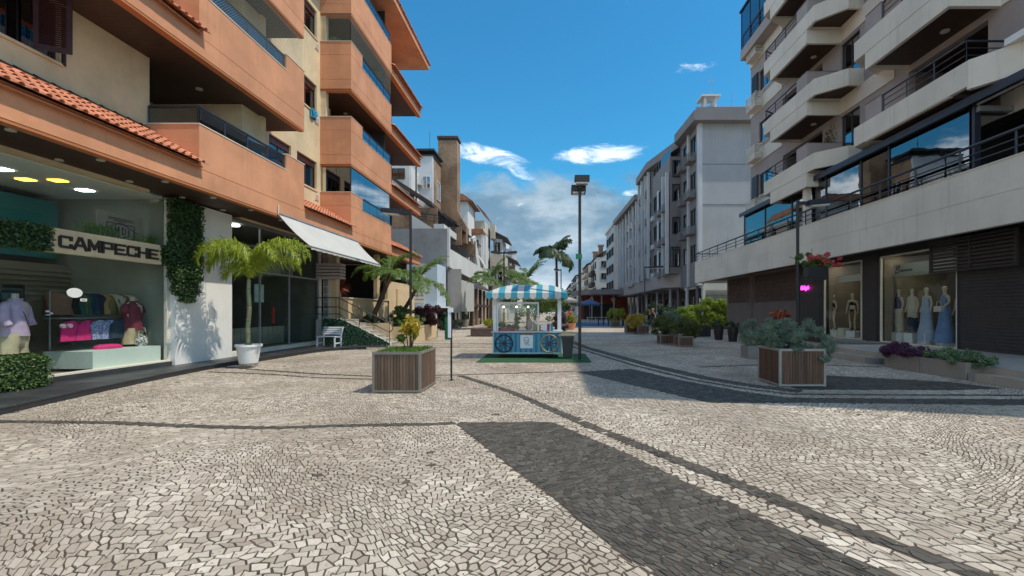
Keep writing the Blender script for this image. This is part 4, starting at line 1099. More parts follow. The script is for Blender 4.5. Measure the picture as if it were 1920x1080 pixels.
for i, k in enumerate(seq):
    garment((-11.45, 10.5+.09*i, 2.02), cl[k], '%s of the twenty shirts on the shop rail counted from the door, %s' % (ORD[i], names[k]), .52, .22, 'shirts on the shop rail', PI/2+.35+random.uniform(-.1, .1), 'shirt', i)
for (y, k, lab) in ((10.45, 'pink', 'hot pink shorts hanging by the shop door'), (10.82, 'pink', 'second pair of hot pink shorts, nearer the blue printed ones'), (11.12, 'blue', 'blue and white printed shorts hanging over the plinth'), (11.38, 'blue', 'blue printed shorts next to the denim'), (11.6, 'den', 'dark denim jeans hanging behind the maroon shirt')):
    garment((-11.0, y, 1.36), cl[k], lab, .46, .23, None, .15, 'shorts', int(y*10))
b = MB(); b.lathe((-10.95, 11.25, .66), [(.05, 0), (.28, .01), (.27, .06), (.2, .1), (.05, .11)], 14, squash=(.7, 1.2)); solo('folded_clothes', b, cl['pink'], (-10.95, 11.25, .66), 'bright pink folded garment lying on the white plinth', 'clothes')
b = MB(); b.lathe((-10.8, 12.0, .66), [(.12, 0), (.17, .08), (.15, .22), (.04, .30)], 14, squash=(.6, 1)); b.tube([(-10.8, 11.9, .9), (-10.8, 11.95, 1.12), (-10.8, 12.1, 1.14), (-10.8, 12.15, .9)], .01, 6)
solo('handbag', b, mat('zebra_print', (.6, .58, .55), .8, .1, 9, .1, 30, col2=(.05, .05, .06), c2scale=22, c2lo=.48, c2hi=.52), (-10.8, 12.0, .66), 'black and white patterned handbag at the end of the plinth', 'handbag')

# ---------------------------------------------------------------- second shop
def shop2():
    r = thing('shop_front', (-10.3, 17, .1), 'tall glass front of the second shop behind the potted palm', 'shop front')
    b = MB(); b.box(-10.5, -10.2, 14.52, 20.2, .1, .26); part('sill', b, M['offwhite'], r)
    xg = -10.3; ys = [14.56, 16.1, 17.9, 20.12]
    fr = MB()
    for y in ys: fr.box(xg-.03, xg+.03, y-.02, y+.02, .26, 4.6)
    for k in range(3): fr.box(xg-.03, xg+.03, ys[k]+.02, ys[k+1]-.02, 4.5, 4.58); fr.box(xg-.03, xg+.03, ys[k]+.02, ys[k+1]-.02, 2.92, 2.98)
    part('frame', fr, M['grey_metal'], r)
    for k in range(3):
        for (z0, z1) in ((.27, 2.92), (2.98, 4.5)):
            g = MB(); g.box(xg-.005, xg+.005, ys[k]+.03, ys[k+1]-.03, z0, z1); part('glass_pane', g, G_['shop'], r)
    b = MB(); b.box(-16, -15.9, 14.5, 20.2, .1, 4.6); b.box(-16, -10.35, 20.25, 20.35, .1, 4.6); b.box(-16, -10.35, 14.45, 14.5, .1, 4.6); b.box(-16, -10.35, 14.5, 20.2, 4.58, 4.62); part('interior_wall', b, mat('interior_dark_plaster', (.13, .125, .11), .9, .08, 1, 0, 40), r)
    b = MB(); b.box(-16, -10.35, 14.5, 20.2, .1, .2); part('interior_floor', b, M['roomwood'], r)
    b = MB(); b.cyl((-10.9, 15.6, 4.5), .2, .04, 18); part('ceiling_lamp', b, M['lit'], r)
    b = MB(); b.box(-14.5, -10.6, 17.7, 17.85, 3.0, 4.0); b.box(-14.5, -10.6, 18.6, 18.7, 3.0, 4.3); part('beam', b, M['roomgrey'], r)
    c = MB()
    for k in range(26): c.box(-11.4+.02*(k % 2), -11.37+.02*(k % 2), 15.2+.16*k, 15.36+.16*k, .25, .95)
    part('low_curtain', c, M['roomgrey'], r)
    return r
shop2()
for i, (y, z, h, lab) in enumerate(((15.2, 1.75, .55, 'red top hanging in the second shop window, nearest the pot'), (16.1, 1.75, .3, 'small red garment hanging in the middle of the second shop window'), (17.6, 1.72, .62, 'red dress hanging at the right of the second shop window'))):
    garment((-10.75, y, z), mat('red_cotton', (.55, .03, .04), .85, .1, 9, .2, 30), lab, h, .15, None, .8, 'dress', 40+i)
b = MB(); b.lathe((0, 0, 0), [(.001, -.1), (.07, -.075), (.1, 0), (.07, .075), (.001, .1)], 14); o = solo('hanging_globe', b, M['lamp'], (0, 0, 0), 'white round globe hanging in the second shop window', 'globe', smooth=True); o.location = (-10.7, 15.05, 2.05)
b = MB(); b.box(-10.7, -10.66, 16.4, 16.9, 1.9, 2.55); o = solo('picture', b, M['pale_pic'] if 'pale_pic' in M else mat('pale_picture', (.35, .5, .5), .7, .2, 4, 0, 40), (-10.7, 16.6, 2.2), 'pale framed picture hanging in the second shop', 'picture')

# ---------------------------------------------------------------- awning
def awning():
    r = thing('awning', (-8.9, 17.7, 4.7), 'large white fold-out canvas awning over the stairs', 'awning')
    y0, y1 = 14.75, 20.75; a0 = Vector((-8.85, 0, 4.74)); a1 = Vector((-7.77, 0, 3.67)); b = MB()
    def f(u, v): 
        p = a0.lerp(a1, v); s = .04*math.sin(PI*v)*(.6+.4*math.cos(u*PI*6)); return (p.x-s*.7, y0+(y1-y0)*u, p.z-s)
    b.grid(f, 24, 8); b.grid(lambda u, v: (f(u, v)[0]-.004, f(u, v)[1], f(u, v)[2]-.006), 24, 8)
    part('canvas', b, M['canvas'], r, smooth=True)
    v = MB(); v.grid(lambda u, w: (-7.765, y0+(y1-y0)*u, 3.67-.10*w*(.9+.1*math.cos(u*PI*30))), 60, 1); part('valance', v, M['canvas'], r)
    t = MB(); t.tube([(-7.78, y0, 3.67), (-7.78, y1, 3.67)], .03, 8); t.tube([(-8.84, y0, 4.74), (-8.84, y1, 4.74)], .045, 8); part('front_bar', t, M['grey_metal'], r)
    for y in (y0+.02, y1-.02):
        t = MB(); t.tube([(-7.78, y, 3.66), (-9.0, y, 3.68), (-10.2, y, 3.7)], .018, 6); part('arm', t, M['grey_metal'], r)
    t = MB(); t.tube([(-8.83, y0, 4.7), (-8.83, y0, 5.02)], .02, 6); part('bracket', t, M['offwhite'], r)
awning()

# ---------------------------------------------------------------- terrace, stairs, planter beside block 2
def terrace():
    r = thing('terrace_wall', (-9, 23, 0), 'beige terrace wall and raised planter under the orange balconies', 'wall')
    b = MB(); b.box(-9.55, -9.4, 20.6, 26.4, .8, 2.16); part('parapet', b, M['beige'], r)
    b = MB(); b.box(-9.58, -9.34, 20.55, 26.45, 2.16, 2.2); part('capping', b, M['offwhite'], r)
    b = MB(); b.box(-15, -14.9, 20.3, 31, 0, 4.7); b.box(-15, -9.6, 30.2, 30.3, 1.2, 4.7); b.box(-15, -10.3, 20.36, 20.46, 0, 4.7); part('dark_back_wall', b, mat('terrace_dark_wall', (.07, .05, .042), .8, .1, 1, .1, 60), r)
    b = MB(); b.box(-9.56, -9.40, 26.2, 31.0, .8, 3.3); b.box(-9.40, -9.3, 27.6, 31.0, .8, 2.9); part('side_wall', b, M['beige'], r)
    b = MB(); b.box(-9.7, -9.5, 24.9, 25.3, 1.2, 4.66); b.box(-10.0, -9.62, 20.42, 20.72, 1.2, 4.66); part('pillar', b, M['beige'], r)
    b = MB(); b.prism([(-9.4, 21.55), (-6.72, 21.55), (-6.72, 26.75), (-9.4, 26.75)], 0, .82); b.box(-8.95, -7.55, 21.35, 21.55, 0, 1.0); part('planter_wall', b, M['beige'], r)
    b = MB(); b.box(-9.38, -6.84, 21.67, 26.63, .80, .84); part('soil', b, M['soil'], r)
    b = MB(); b.box(-9.4, -6.7, 26.77, 27.0, 0, .4); part('end_step', b, M['concrete'], r)
    b = MB(); b.box(-15, -9.55, 20.3, 30.4, 1.1, 1.2); part('terrace_floor', b, M['platform'], r)
    for (z0, z1) in ((2.62, 3.72),):
        for k in range(5):
            s = MB(); zz = 2.98+.14*k; s.box(-10.2, -9.15, 19.75, 20.28, zz, zz+.105); part('slat', s, M['lilac'], r)
    # white security grille beside the glass
    g = MB()
    for k in range(7): g.tube([(-10.16+.055*k, 20.34, 1.25), (-10.16+.055*k, 20.34, 4.2)], .008, 5)
    for k in range(9): g.tube([(-10.18, 20.34, 1.3+.34*k), (-9.8, 20.34, 1.3+.34*k)], .008, 5)
    part('grille', g, M['white'], r)
    g = MB(); g.box(-10.28, -10.2, 20.14, 20.24, .12, 4.65); part('post', g, M['offwhite'], r)
terrace()
def stairs():
    r = thing('staircase', (-8.2, 20.3, 0), 'short staircase with a dark green leafy side wall', 'stairs')
    n = 7; x0, x1 = -7.05, -9.25; H = 1.2
    for k in range(n):
        xa = x0+(x1-x0)*k/n; xb = x0+(x1-x0)*(k+1)/n; z = H*(k+1)/n
        b = MB(); b.box(xb, xa, 19.75, 21.3, z-.03, z); b.box(xb, xa-.02, 19.76, 21.29, 0, z-.03); part('step', b, M['platform'], r)
    b = MB(); b.box(-10.2, x1, 19.75, 21.3, 0, H); part('landing', b, M['platform'], r)
    b = MB(); b.extr([(-9.85, 19.62, .1), (-6.92, 19.62, .1), (-6.92, 19.62, .2), (-9.1, 19.62, 1.26), (-9.85, 19.62, 1.26)], (0, .12, 0)); part('side_wall', b, M['offwhite'], r)
    rng = np.random.default_rng(6); nn = 5200; P = np.stack([rng.uniform(-9.85, -6.95, nn), 19.60+rng.normal(0, .015, nn), .1+rng.random(nn)*1.14], 1)
    P = P[(P[:, 2] < 1.26-(np.maximum(P[:, 0]+9.1, 0))*.49)]
    D = np.tile([0, -1.0, .2], (len(P), 1)); link('leaf_cover', leaves('leaf_cover', P, D, .085, mat_lw, rng, 1.5, off=(0, 0, 0)), r, -wloc(r))
    t = MB()
    for dz in (.55, .95):
        t.tube([(-10.2, 19.7, 1.2+dz), (-9.2, 19.7, 1.2+dz), (-7.1, 19.7, .16+dz), (-6.98, 19.7, .1+dz)], .022, 8)
    t.tube([(-10.2, 19.7, 1.45), (-9.2, 19.7, 1.45), (-8.4, 19.7, 1.05)], .018, 8)
    t.tube([(-6.98, 19.7, 1.05), (-6.86, 19.7, .98), (-6.83, 19.7, .86), (-6.88, 19.7, .74), (-6.98, 19.7, .65)], .022, 8)
    for (x, z) in ((-6.98, 0.05), (-8.3, .85), (-9.3, 1.2)): t.tube([(x, 19.7, z), (x, 19.7, z+(1.0 if x > -7 else .98))], .018, 8)
    part('handrail', t, mat('bronze_metal', (.14, .10, .075), .4, .1, 3, .05, 60, metal=.6), r, smooth=True)
mat_lw = leafmat('green_turf_wall', (.008, .045, .022), (.03, .11, .055), .55, .15)
stairs()
def bench():
    r = thing('bench', (-9.15, 18.75, .12), 'small white slatted bench at the end of the slate pavement', 'bench', None, -.25)
    def p(nm, b): link(nm, b.mesh(nm, M['kwhite']), r)
    for s in (-1, 1):
        b = MB(); b.box(s*.42-.025, s*.42+.025, -.2, -.15, 0, .42); b.box(s*.42-.025, s*.42+.025, .17, .22, 0, .40); b.box(s*.42-.025, s*.42+.025, -.2, .22, .36, .40)
        b.extr([(s*.42-.025, .17, .40), (s*.42+.025, .17, .40), (s*.42+.025, .30, .80), (s*.42-.025, .30, .80)], (0, .045, 0)); b.box(s*.42-.022, s*.42+.022, -.18, .2, .12, .16); p('leg_frame', b)
    for k in range(5): b = MB(); b.box(-.47, .47, -.22+.088*k, -.15+.088*k, .402, .425); p('seat_slat', b)
    for k in range(4):
        b = MB(); y = .175+.03*k; z = .48+.085*k; b.extr([(-.47, y-.012, z), (.47, y-.012, z), (.47, y+.01, z+.065), (-.47, y+.01, z+.065)], (0, -.018, 0)); p('back_slat', b)
bench()
def potted_palm():
    L = (-8.47, 12.75, .12)
    r = thing('plant_pot', L, 'white round tapered pot holding the bright yellow green palm', 'plant pot')
    b = MB(); b.lathe((0, 0, 0), [(.22, 0), (.23, .02), (.30, .46), (.335, .47), (.335, .53), (.30, .53), (.29, .47), (.05, .46)], 28); link('pot', b.mesh('pot', M['white'], smooth=False), r)
    b = MB(); b.lathe((0, 0, .465), [(.001, 0), (.285, 0.0), (.285, .015), (.001, .03)], 20); link('soil', b.mesh('soil', M['soil']), r)
    fr = []
    F = [(2.9, 1.5, 3.5, 2.45), (3.4, 1.42, 3.4, 2.3), (2.4, 1.45, 3.6, 2.2), (3.8, 1.35, 3.5, 2.1), (3.1, 1.3, 3.2, 2.0), (2.1, 1.2, 3.3, 1.7), (4.3, 1.45, 3.4, 1.9), (3.15, 1.1, 2.8, 1.7), (2.8, .9, 2.6, 1.4),
         (.0, 1.2, 2.7, 2.6), (.2, 1.3, 3.0, 2.4), (-.25, 1.05, 2.5, 2.4), (-.1, 1.4, 3.1, 2.3), (.45, 1.0, 2.6, 1.8), (-.5, 1.3, 2.9, 2.0)]
    palm('potted_palm', (L[0], L[1], L[2]+.5), 'bright yellow green feather palm growing in the white pot', [(0, 0, 0), (-.02, 0, .5), (.03, 0, 1.0), (0, 0, 1.5), (.01, 0, 1.85)], .06, .045, 0, 1, 3, M['leaflime'], M['trunkgreen'], fronds=F, pairs=96, leaf=.38, wid=.022, hang=.8, cat='palm', plume=.9)
potted_palm()

# ================================================================ RIGHT: WHITE AND GREY APARTMENT BUILDING
def text_mesh(s, size, depth=.01, shear=0.0):
    cu = bpy.data.curves.new('text', 'FONT'); cu.body = s; cu.size = size; cu.extrude = depth; cu.shear = shear; cu.align_x = 'CENTER'; cu.align_y = 'CENTER'
    o = bpy.data.objects.new('text', cu); C.objects.link(o)
    dg = bpy.context.evaluated_depsgraph_get(); me = bpy.data.meshes.new_from_object(o.evaluated_get(dg)); bpy.data.objects.remove(o); return me
RX, RW = 11.8, 13.4
ZK = [7.32, 10.63, 13.93, 17.23]
def right_building():
    r = thing('apartment_building', (12.6, 18, 0), 'white and grey apartment building with angular balconies above the dress shops', 'building')
    # podium fascia
    b = MB(); b.box(RX, RX+.2, 5.1, 37.3, 3.84, 4.665); b.box(RX+.012, RX+.2, 5.1, 37.3, 4.665, 4.68); b.box(RX, RX+.2, 5.1, 37.3, 4.68, 5.53)
    part('fascia', b, M['offwhite'], r)
    b = MB(); b.box(RX+.2, 15.5, 37.1, 37.3, 3.84, 5.53); part('end_fascia', b, M['offwhite'], r)
    b = MB(); b.box(RX-.02, RX+.24, 5.1, 37.32, 5.53, 5.56); part('capping', b, M['offwhite'], r)
    b = MB(); b.box(RX+.2, 20, 5.1, 37.1, 4.03, 4.1); part('soffit', b, M['brownslat'], r)
    b = MB(); b.box(RX+.2, 20, 5.1, 37.1, 5.2, 5.3); part('terrace_floor', b, M['concrete'], r)
    # ground floor walls
    b = MB(); b.box(RW, RW+.2, 24.6, 30.2, 0, 2.12); b.box(RW, RW+.2, 30.4, 34.6, 0, 2.12); b.box(RW, RW+.2, 24.6, 34.6, 3.9, 4.03); b.box(RW+.19, 15.6, 34.4, 34.6, 0, 4.0)
    for y in (24.6, 30.0, 30.4, 34.4): b.box(RW, RW+.2, y, y+.2, 2.12, 3.9)
    part('ground_floor_wall', b, M['taupe'], r)
    for (ya, yb) in ((24.82, 29.98), (30.62, 34.38)):
        b = MB(); n = int((yb-ya)/.24)
        for k in range(n+1): y = ya+(yb-ya)*k/n; b.box(RW+.02, RW+.14, y-.03, y+.03, 2.12, 3.9)
        for k in range(8): z = 2.12+1.78*k/7; b.box(RW+.02, RW+.14, ya, yb, z-.025, z+.025)
        part('openwork_blocks', b, M['brickred'], r, kind='stuff')
        b = MB(); b.box(RW+.6, RW+.62, ya, yb, 2.1, 4.0); part('dark_back_wall', b, M['darkroom'], r)
    b = MB(); b.tube([(RW-.04, 30.3, 0), (RW-.04, 30.3, 4.03)], .06, 10); part('downpipe', b, M['brickred'], r)
    def slats(y0, y1, x, z0, z1, pitch=.105):
        b = MB(); b.box(x, x+.12, y0, y1, z0, z1); part('slat_backing', b, M['letter'], r)
        n = int((z1-z0)/pitch)
        s = MB(); s.box(-.022, 0, y0, y1, 0, pitch*.84); me = s.mesh('wall_slat', M['brownslat'])
        for k in range(n): link('wall_slat', me, r, Vector((x, 0, z0+k*pitch+.005))-wloc(r)*Vector((1, 1, 1)) if False else Vector((x-wloc(r).x, -wloc(r).y, z0+k*pitch+.005)))
    slats(22.75, 24.6, RW, 0.0, 3.9); slats(18.75, 19.55, RW, .33, 3.9); slats(5.1, 14.8, RW-.06, .33, 3.9)
    b = MB(); b.box(RW-.06, RW+.2, 14.8, 14.95, .33, 4.03); b.box(RW-.03, RW+.25, 22.35, 22.75, 0, 4.03); b.box(RW-.02, RW+.2, 18.55, 18.75, .33, 4.03); b.box(RW, RW+.2, 5.1, 24.6, 3.78, 4.03)
    part('door_frame', b, mat('near_black_panel', (.012, .010, .010), .5, .1, 2, .05, 60), r)
    # shop windows
    for (ya, yb, nm) in ((19.6, 22.3, 1), (14.98, 18.5, 2)):
        fr = MB(); zt = 3.72
        fr.box(RW-.03, RW+.05, ya, yb, zt, zt+.06); fr.box(RW-.03, RW+.05, ya, ya+.05, .36, zt); fr.box(RW-.03, RW+.05, yb-.05, yb, .36, zt); fr.box(RW-.03, RW+.05, ya, yb, .33, .36)
        f = part('shop_window', fr, M['offwhite'], r); n = 2 if nm == 1 else 3
        for k in range(n):
            y0 = ya+.05+(yb-ya-.1)*k/n; y1 = ya+.05+(yb-ya-.1)*(k+1)/n
            g = MB(); g.box(RW+.005, RW+.012, y0+.004, y1-.004, .37, zt); part('glass_pane', g, G_['shop2'], f)
        m = mat('shop_interior_warm', (.22, .17, .14), .9, .1, 1, 0, 40)
        b = MB(); b.box(17.5, 17.6, ya-.5, yb+.5, .3, 4.0); b.box(RW+.1, 17.6, yb+.1, yb+.2, .3, 4); b.box(RW+.1, 17.6, ya-.2, ya-.1, .3, 4); part('interior_wall', b, m, r)
        b = MB(); b.box(RW+.06, 17.5, ya-.1, yb+.1, 3.85, 3.9); part('interior_ceiling', b, M['roomgrey'], r)
        b = MB(); b.box(RW+.06, 17.5, ya-.1, yb+.1, .28, .36); part('interior_floor', b, M['platform'], r)
        b = MB()
        for k in range(4): b.box(16.9, 17.4, ya, yb, .9+.7*k, .94+.7*k)
        part('shelf', b, M['roomwood'], r)
        for k in range(4):
            q = MB(); q.cyl((14.0, ya+.4+(yb-ya-.8)*k/3, 3.835), .085, .014, 12); part('spot_lamp', q, M['spot'], r)
    # pale header board hanging inside the dress shop with the shop name
    b = MB(); b.box(14.0, 14.04, 15.6, 19.0, 2.95, 3.45); hb = part('header_board', b, mat('pale_green_board', (.42, .46, .43), .6, .05, 1, 0, 40), r)
    b = MB(); b.box(14.0, 14.04, 20.0, 22.2, 2.95, 3.25); part('header_board', b, MATS['pale_green_board'], r)
    t = text_mesh('B', .42, .006, .35); t.materials.append(M['letter']); link('sign_text', t, r, Vector((13.38, 17.62, 3.16))-wloc(r), (PI/2, 0, -PI/2))
    t = text_mesh('ianense', .19, .006, .15); t.materials.append(M['letter']); link('sign_text', t, r, Vector((13.38, 17.14, 3.13))-wloc(r), (PI/2, 0, -PI/2))
    t = text_mesh('Bela Lingerie', .20, .012, .3); t.materials.append(M['neon']); link('neon_sign', t, r, Vector((13.3, 23.85, 2.78))-wloc(r), (PI/2, 0, -PI/2), (.72, 1.6, 1))
    # louvred box over the shop corner
    fr = MB(); xa = 12.95
    for y in (12.7, 14.1, 15.55): fr.box(xa, xa+.08, y-.04, y+.04, 2.92, 3.86)
    fr.box(xa, xa+.08, 12.66, 15.6, 2.86, 2.92); fr.box(xa, xa+.08, 12.66, 15.6, 3.86, 3.92); lf = part('louvre_box', fr, M['brownslat'], r)
    s = MB(); s.box(-.02, .02, 12.74, 15.51, 0, .075); me = s.mesh('louvre_slat', M['brownslat'])
    for k in range(8): link('louvre_slat', me, lf, Vector((xa+.04-wloc(r).x, -wloc(r).y, 2.95+.115*k)))
    # podium rail and glazed terrace
    railing(r, [(RX+.06, 37.2, 5.56), (RX+.06, 5.2, 5.56)], .66, 20, M['navy'], rails=(.33, .64), top=.045, r=.028)
    railing(r, [(RX+.06, 37.2, 5.56), (14.5, 37.2, 5.56)], .66, 2, M['navy'], rails=(.33, .64), top=.045, r=.028)
    xg = 12.35; ys = [13.35, 16.6, 18.1, 20.4, 23.3, 26.2, 29.0]
    fr = MB()
    for y in ys: fr.box(xg-.04, xg+.04, y-.035, y+.035, 5.3, 7.62)
    fr.box(xg-.05, xg+.05, 13.3, 29.05, 7.62, 7.72); fr.box(xg-.04, xg+.04, 13.3, 29.05, 5.3, 5.36); fr.box(xg-.04, RW, 28.97, 29.04, 7.62, 7.7); fr.box(xg-.04, xg+.14, 13.22, 13.4, 5.3, 7.9)
    f = part('terrace_glazing', fr, M['navy'], r)
    for k in range(len(ys)-1):
        g = MB(); g.box(xg-.004, xg+.004, ys[k]+.04, ys[k+1]-.04, 5.37, 7.61); part('pane', g, G_['terr'], f)
    g = MB(); g.box(xg+.05, RW-.02, 28.99, 28.998, 5.37, 7.6); part('pane', g, G_['smoke'], f)
    g = MB(); g.box(xg+.15, RW+1.2, 13.28, 13.29, 5.37, 7.5); part('pane', g, G_['dark'], f)
    b = MB(); b.extr([(xg-.22, 13.1, 7.62), (xg-.10, 13.1, 7.74), (RW, 13.1, 8.1), (RW, 13.1, 7.98)], (0, 16.2, 0)); b.box(xg-.24, xg-.2, 5.2, 29.3, 7.56, 7.8); part('terrace_roof', b, M['navy'], r)
    b = MB(); b.box(xg, RW+.1, 13.1, 13.24, 7.35, 7.5); b.extr([(xg-.05, 5.2, 7.5), (xg-.05, 13.1, 7.5), (xg-.05, 13.1, 7.56), (xg-.05, 5.2, 7.56)], (-.04, 0, 0)); part('awning_frame', b, M['grey_metal'], r)
    b = MB(); b.box(12.0, 12.25, 21.4, 21.7, 5.3, 7.6); part('column', b, M['offwhite'], r)
    b = MB(); b.box(14.6, 14.7, 5.1, 29, 5.3, 7.6); part('dark_back_wall', b, M['darkroom'], r)
    # tower wall
    holes = []
    for z in ZK:
        holes += [(22.45, 26.3, z+1.0, z+3.2), (19.75, 21.05, z+1.45, z+3.2), (13.95, 17.05, z+1.0, z+3.2), (10.2, 12.9, z+1.45, z+3.1), (27.6, 29.3, z+1.65, z+3.0)]
    b = MB(); wallX(b, RW, RW+.25, 5.1, 30.5, 7.7, 22.0, [h for h in holes if h[3] < 22]); part('wall', b, M['lilac'], r)
    b = MB(); b.box(RW+.25, 22, 5.1, 5.4, 4.1, 22); b.box(RW+.25, 22, 30.2, 30.5, 5.3, 22); b.box(16.2, 22, 5.4, 30.2, 5.3, 21.8); part('core', b, M['lilac'], r)
    for z in ZK:
        for q in ((5.1, 13.5, z, z+.72), (17.7, 21.0, z, z+.72), (26.3, 30.52, z+.5, z+1.3)):
            b = MB(); b.box(RW-.06, RW, *q); part('cream_band', b, M['offwhite'], r)
    for i, z in enumerate(ZK):
        window(r, RW, 19.75, 21.05, z+1.45, z+3.2, side=-1, frame=M['navy'], pane=G_['dark'], split=1)
        window(r, RW, 10.2, 12.9, z+1.45, z+3.1, side=-1, frame=M['navy'], pane=G_['dark'], split=2)
        window(r, RW, 27.6, 29.3, z+1.65, z+3.0, side=-1, frame=M['navy'], pane=G_['dark'], split=1)
        if i != 1:
            s = MB(); s.box(RW-.09, RW-.04, 29.35, 30.2, z+1.6, z+3.05)
            for k in range(14): s.box(RW-.105, RW-.09, 29.42, 30.13, z+1.68+.095*k, z+1.735+.095*k)
            part('shutter', s, M['black'], r)
        # air conditioner cage
        c = MB(); y0, y1, x0 = 28.6, 30.0, RW-.55; za = z+.62 if i else z+.5
        c.box(x0, RW-.06, y0, y1, za-.04, za)
        for k in range(7):
            zz = za+.04+.125*k; c.box(x0, x0+.03, y0, y1, zz, zz+.06); c.box(x0, RW-.06, y0, y0+.03, zz, zz+.06)
        c.box(x0, x0+.05, y0, y0+.05, za, za+.9); c.box(x0, x0+.05, y1-.05, y1, za, za+.9)
        part('air_conditioner_cage', c, M['offwhite'], r)
        # balcony rooms
        for (ya, yb) in ((22.45, 26.3), (13.95, 17.05)):
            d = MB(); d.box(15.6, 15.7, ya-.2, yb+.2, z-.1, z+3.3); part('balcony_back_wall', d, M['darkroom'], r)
            d = MB(); d.box(RW+.25, 15.6, ya-.12, ya-.01, z, z+3.2); d.box(RW+.25, 15.6, yb+.01, yb+.12, z, z+3.2); d.box(15.0, 15.6, ya+1.2, ya+1.7, z, z+3.2); part('side_wall', d, M['taupe'], r)
            d = MB(); d.box(RW+.25, 15.6, ya, yb, z+3.2, z+3.25); part('ceiling', d, M['soffit'], r)
        # balcony P (far) and B (near)
        for (nm, la, lb_, ua, ub) in (('P', 21.0, 24.5, 21.0, 25.2), ('B', 13.5, 17.1, 12.9 if i == 0 else 13.5, 17.7)):
            o = MB(); T = .13
            if not (nm == 'B' and i == 0): o.box(RX, RX+T, la, lb_, z, z+.615); o.box(RX+T, RW, la, la+T, z, z+.615); o.box(RX+T, RW, lb_-T, lb_, z, z+.615)
            o.box(RX-.012, RX+T, ua, ub, z+.63, z+1.35); o.box(RX+.01, RX+T, la, lb_, z+.6 if (nm == 'B' and i == 0) else z+.615, z+.63)
            o.extr([(RX-.012, ub, z+.63), (RX-.012, ub, z+1.35), (RW, ub+1.0, z+1.35), (RW, ub+1.0, z+.63)], (T, 0, 0)) if False else o.prism([(RX-.012, ub), (RX+T, ub), (RW, ub+.85), (RW, ub+1.0)], z+.63, z+1.35)
            if not (nm == 'B' and i == 0): o.box(RX+T, RW, ua, ua+T, z+.63, z+1.35)
            o.prism([(RX+T, lb_), (RW, lb_), (RW, ub+.85), (RX+T, ub)], z+.63, z+.68)
            if nm == 'P':
                o.prism([(RX-.012, 21.0), (RX-.012, 20.4), (12.75, 19.5), (RW, 19.5), (RW, 19.62), (12.8, 19.62), (RX+.12, 20.45), (RX+.12, 21.0)][::-1], z+.63, z+1.35)
            elif i == 0:
                o.prism([(RX-.012, 12.9), (RX-.012, 12.85), (12.4, 11.9), (12.6, 8.0), (12.75, 8.0), (12.55, 11.95), (RX+.13, 12.95)][::-1], z+.63-.1, z+1.35)
            bl = part('balcony', o, M['offwhite'], r)
            dz = .5 if (nm == 'B' and i == 0) else 0; s = MB(); s.box(RX+T, RW, la+T, lb_-T, z+.12+dz, z+.2+dz); part('balcony_soffit', s, M['soffit'], bl)
            if nm == 'P':
                s = MB(); s.prism([(RX+.12, 20.98), (RX+.12, 20.48), (12.78, 19.64), (RW, 19.64), (RW, 20.98)][::-1], z+.74, z+.8); part('balcony_soffit', s, M['soffit'], bl)
            elif i == 0:
                s = MB(); s.prism([(RX+.13, 13.4), (RX+.13, 12.95), (12.55, 11.95), (12.7, 8.0), (RW, 8), (RW, 13.4)], z+.66, z+.72); part('balcony_soffit', s, M['soffit'], bl)
            # lilac end block and railing
            ya, yb = (21.0, 21.9) if nm == 'P' else (16.3, 17.1)
            q = MB(); q.box(RX+.02, RX+.16, ya, yb, z+1.35, z+2.0)
            if nm == 'P': q.box(RX+.16, RW, ya, ya+.14, z+1.35, z+2.0)
            part('end_block', q, M['lilac'], bl)
            q = MB(); q.box(RX, RX+.18, ya-.02, yb, z+2.0, z+2.02)
            if nm == 'P': q.box(RX+.18, RW, ya-.02, ya+.16, z+2.0, z+2.02)
            part('block_capping', q, M['lilacd'], bl)
            if nm == 'P': railing(bl, [(RX+.06, 21.95, z+1.35), (RX+.06, 25.1, z+1.35), (RW-.05, 26.0, z+1.35)], .62, [3, 1], M['navy'], rails=(.35, .68))
            else: railing(bl, [(RX+.06, 16.25, z+1.35), (RX+.06, 13.6 if i else 13.0, z+1.35), (RW-.05, 13.6 if i else 13.0, z+1.35)], .62, [3, 1], M['navy'], rails=(.35, .68))
            q = MB(); q.cyl(((RX+RW)/2+.3, (la+lb_)/2-.4, z+.09+dz), .13, .03, 16); part('soffit_lamp', q, M['lamp'], bl)
    # top floor glazing at the far corner
    fr = MB(); zz = 19.0
    for y in (26.6, 27.9, 29.2, 30.5): fr.box(12.75, 12.82, y-.03, y+.03, zz, 21.6)
    fr.box(12.70, 12.85, 26.5, 30.7, 21.6, 21.72); fr.box(12.70, RW, 30.45, 30.52, 21.6, 21.72); f = part('penthouse_glazing', fr, M['navy'], r)
    for k in range(3): g = MB(); g.box(12.78, 12.79, 26.63+1.3*k, 27.87+1.3*k, zz, 21.6); part('pane', g, G_['blue'], f)
    b = MB(); b.box(12.7, RW, 26.3, 30.5, 18.3, 18.95); part('penthouse_parapet', b, M['lilac'], r)
    railing(r, [(12.72, 26.6, 18.95), (12.72, 30.4, 18.95)], .9, 3, M['navy'], rails=(.3, .6))
    b = MB(); b.box(12.9, 16.2, 5.1, 26.3, 20.5, 21.0); part('top_slab', b, M['offwhite'], r)
    b = MB(); b.box(13.3, 22, 5.1, 30.6, 21.9, 22.05); part('roof_slab', b, M['offwhite'], r)
    # stone clad pier with climbing plant on the first P balcony
    rng = np.random.default_rng(3); P, D = blob_points(rng, 220, [(RW-.1, 21.7, ZK[0]+2.5, .15, .5, .7)], .2)
    link('climbing_plant', leaves('climbing_plant', P, D, .1, M['leafolive'], rng, 2.2, off=(RW, 21.7, 9)), r, Vector((RW, 21.7, 9))-wloc(r))
    return r
G_['shop2'] = glassmat('dress_shop_glass', (.93, .96, .95), .02, edge=.16)
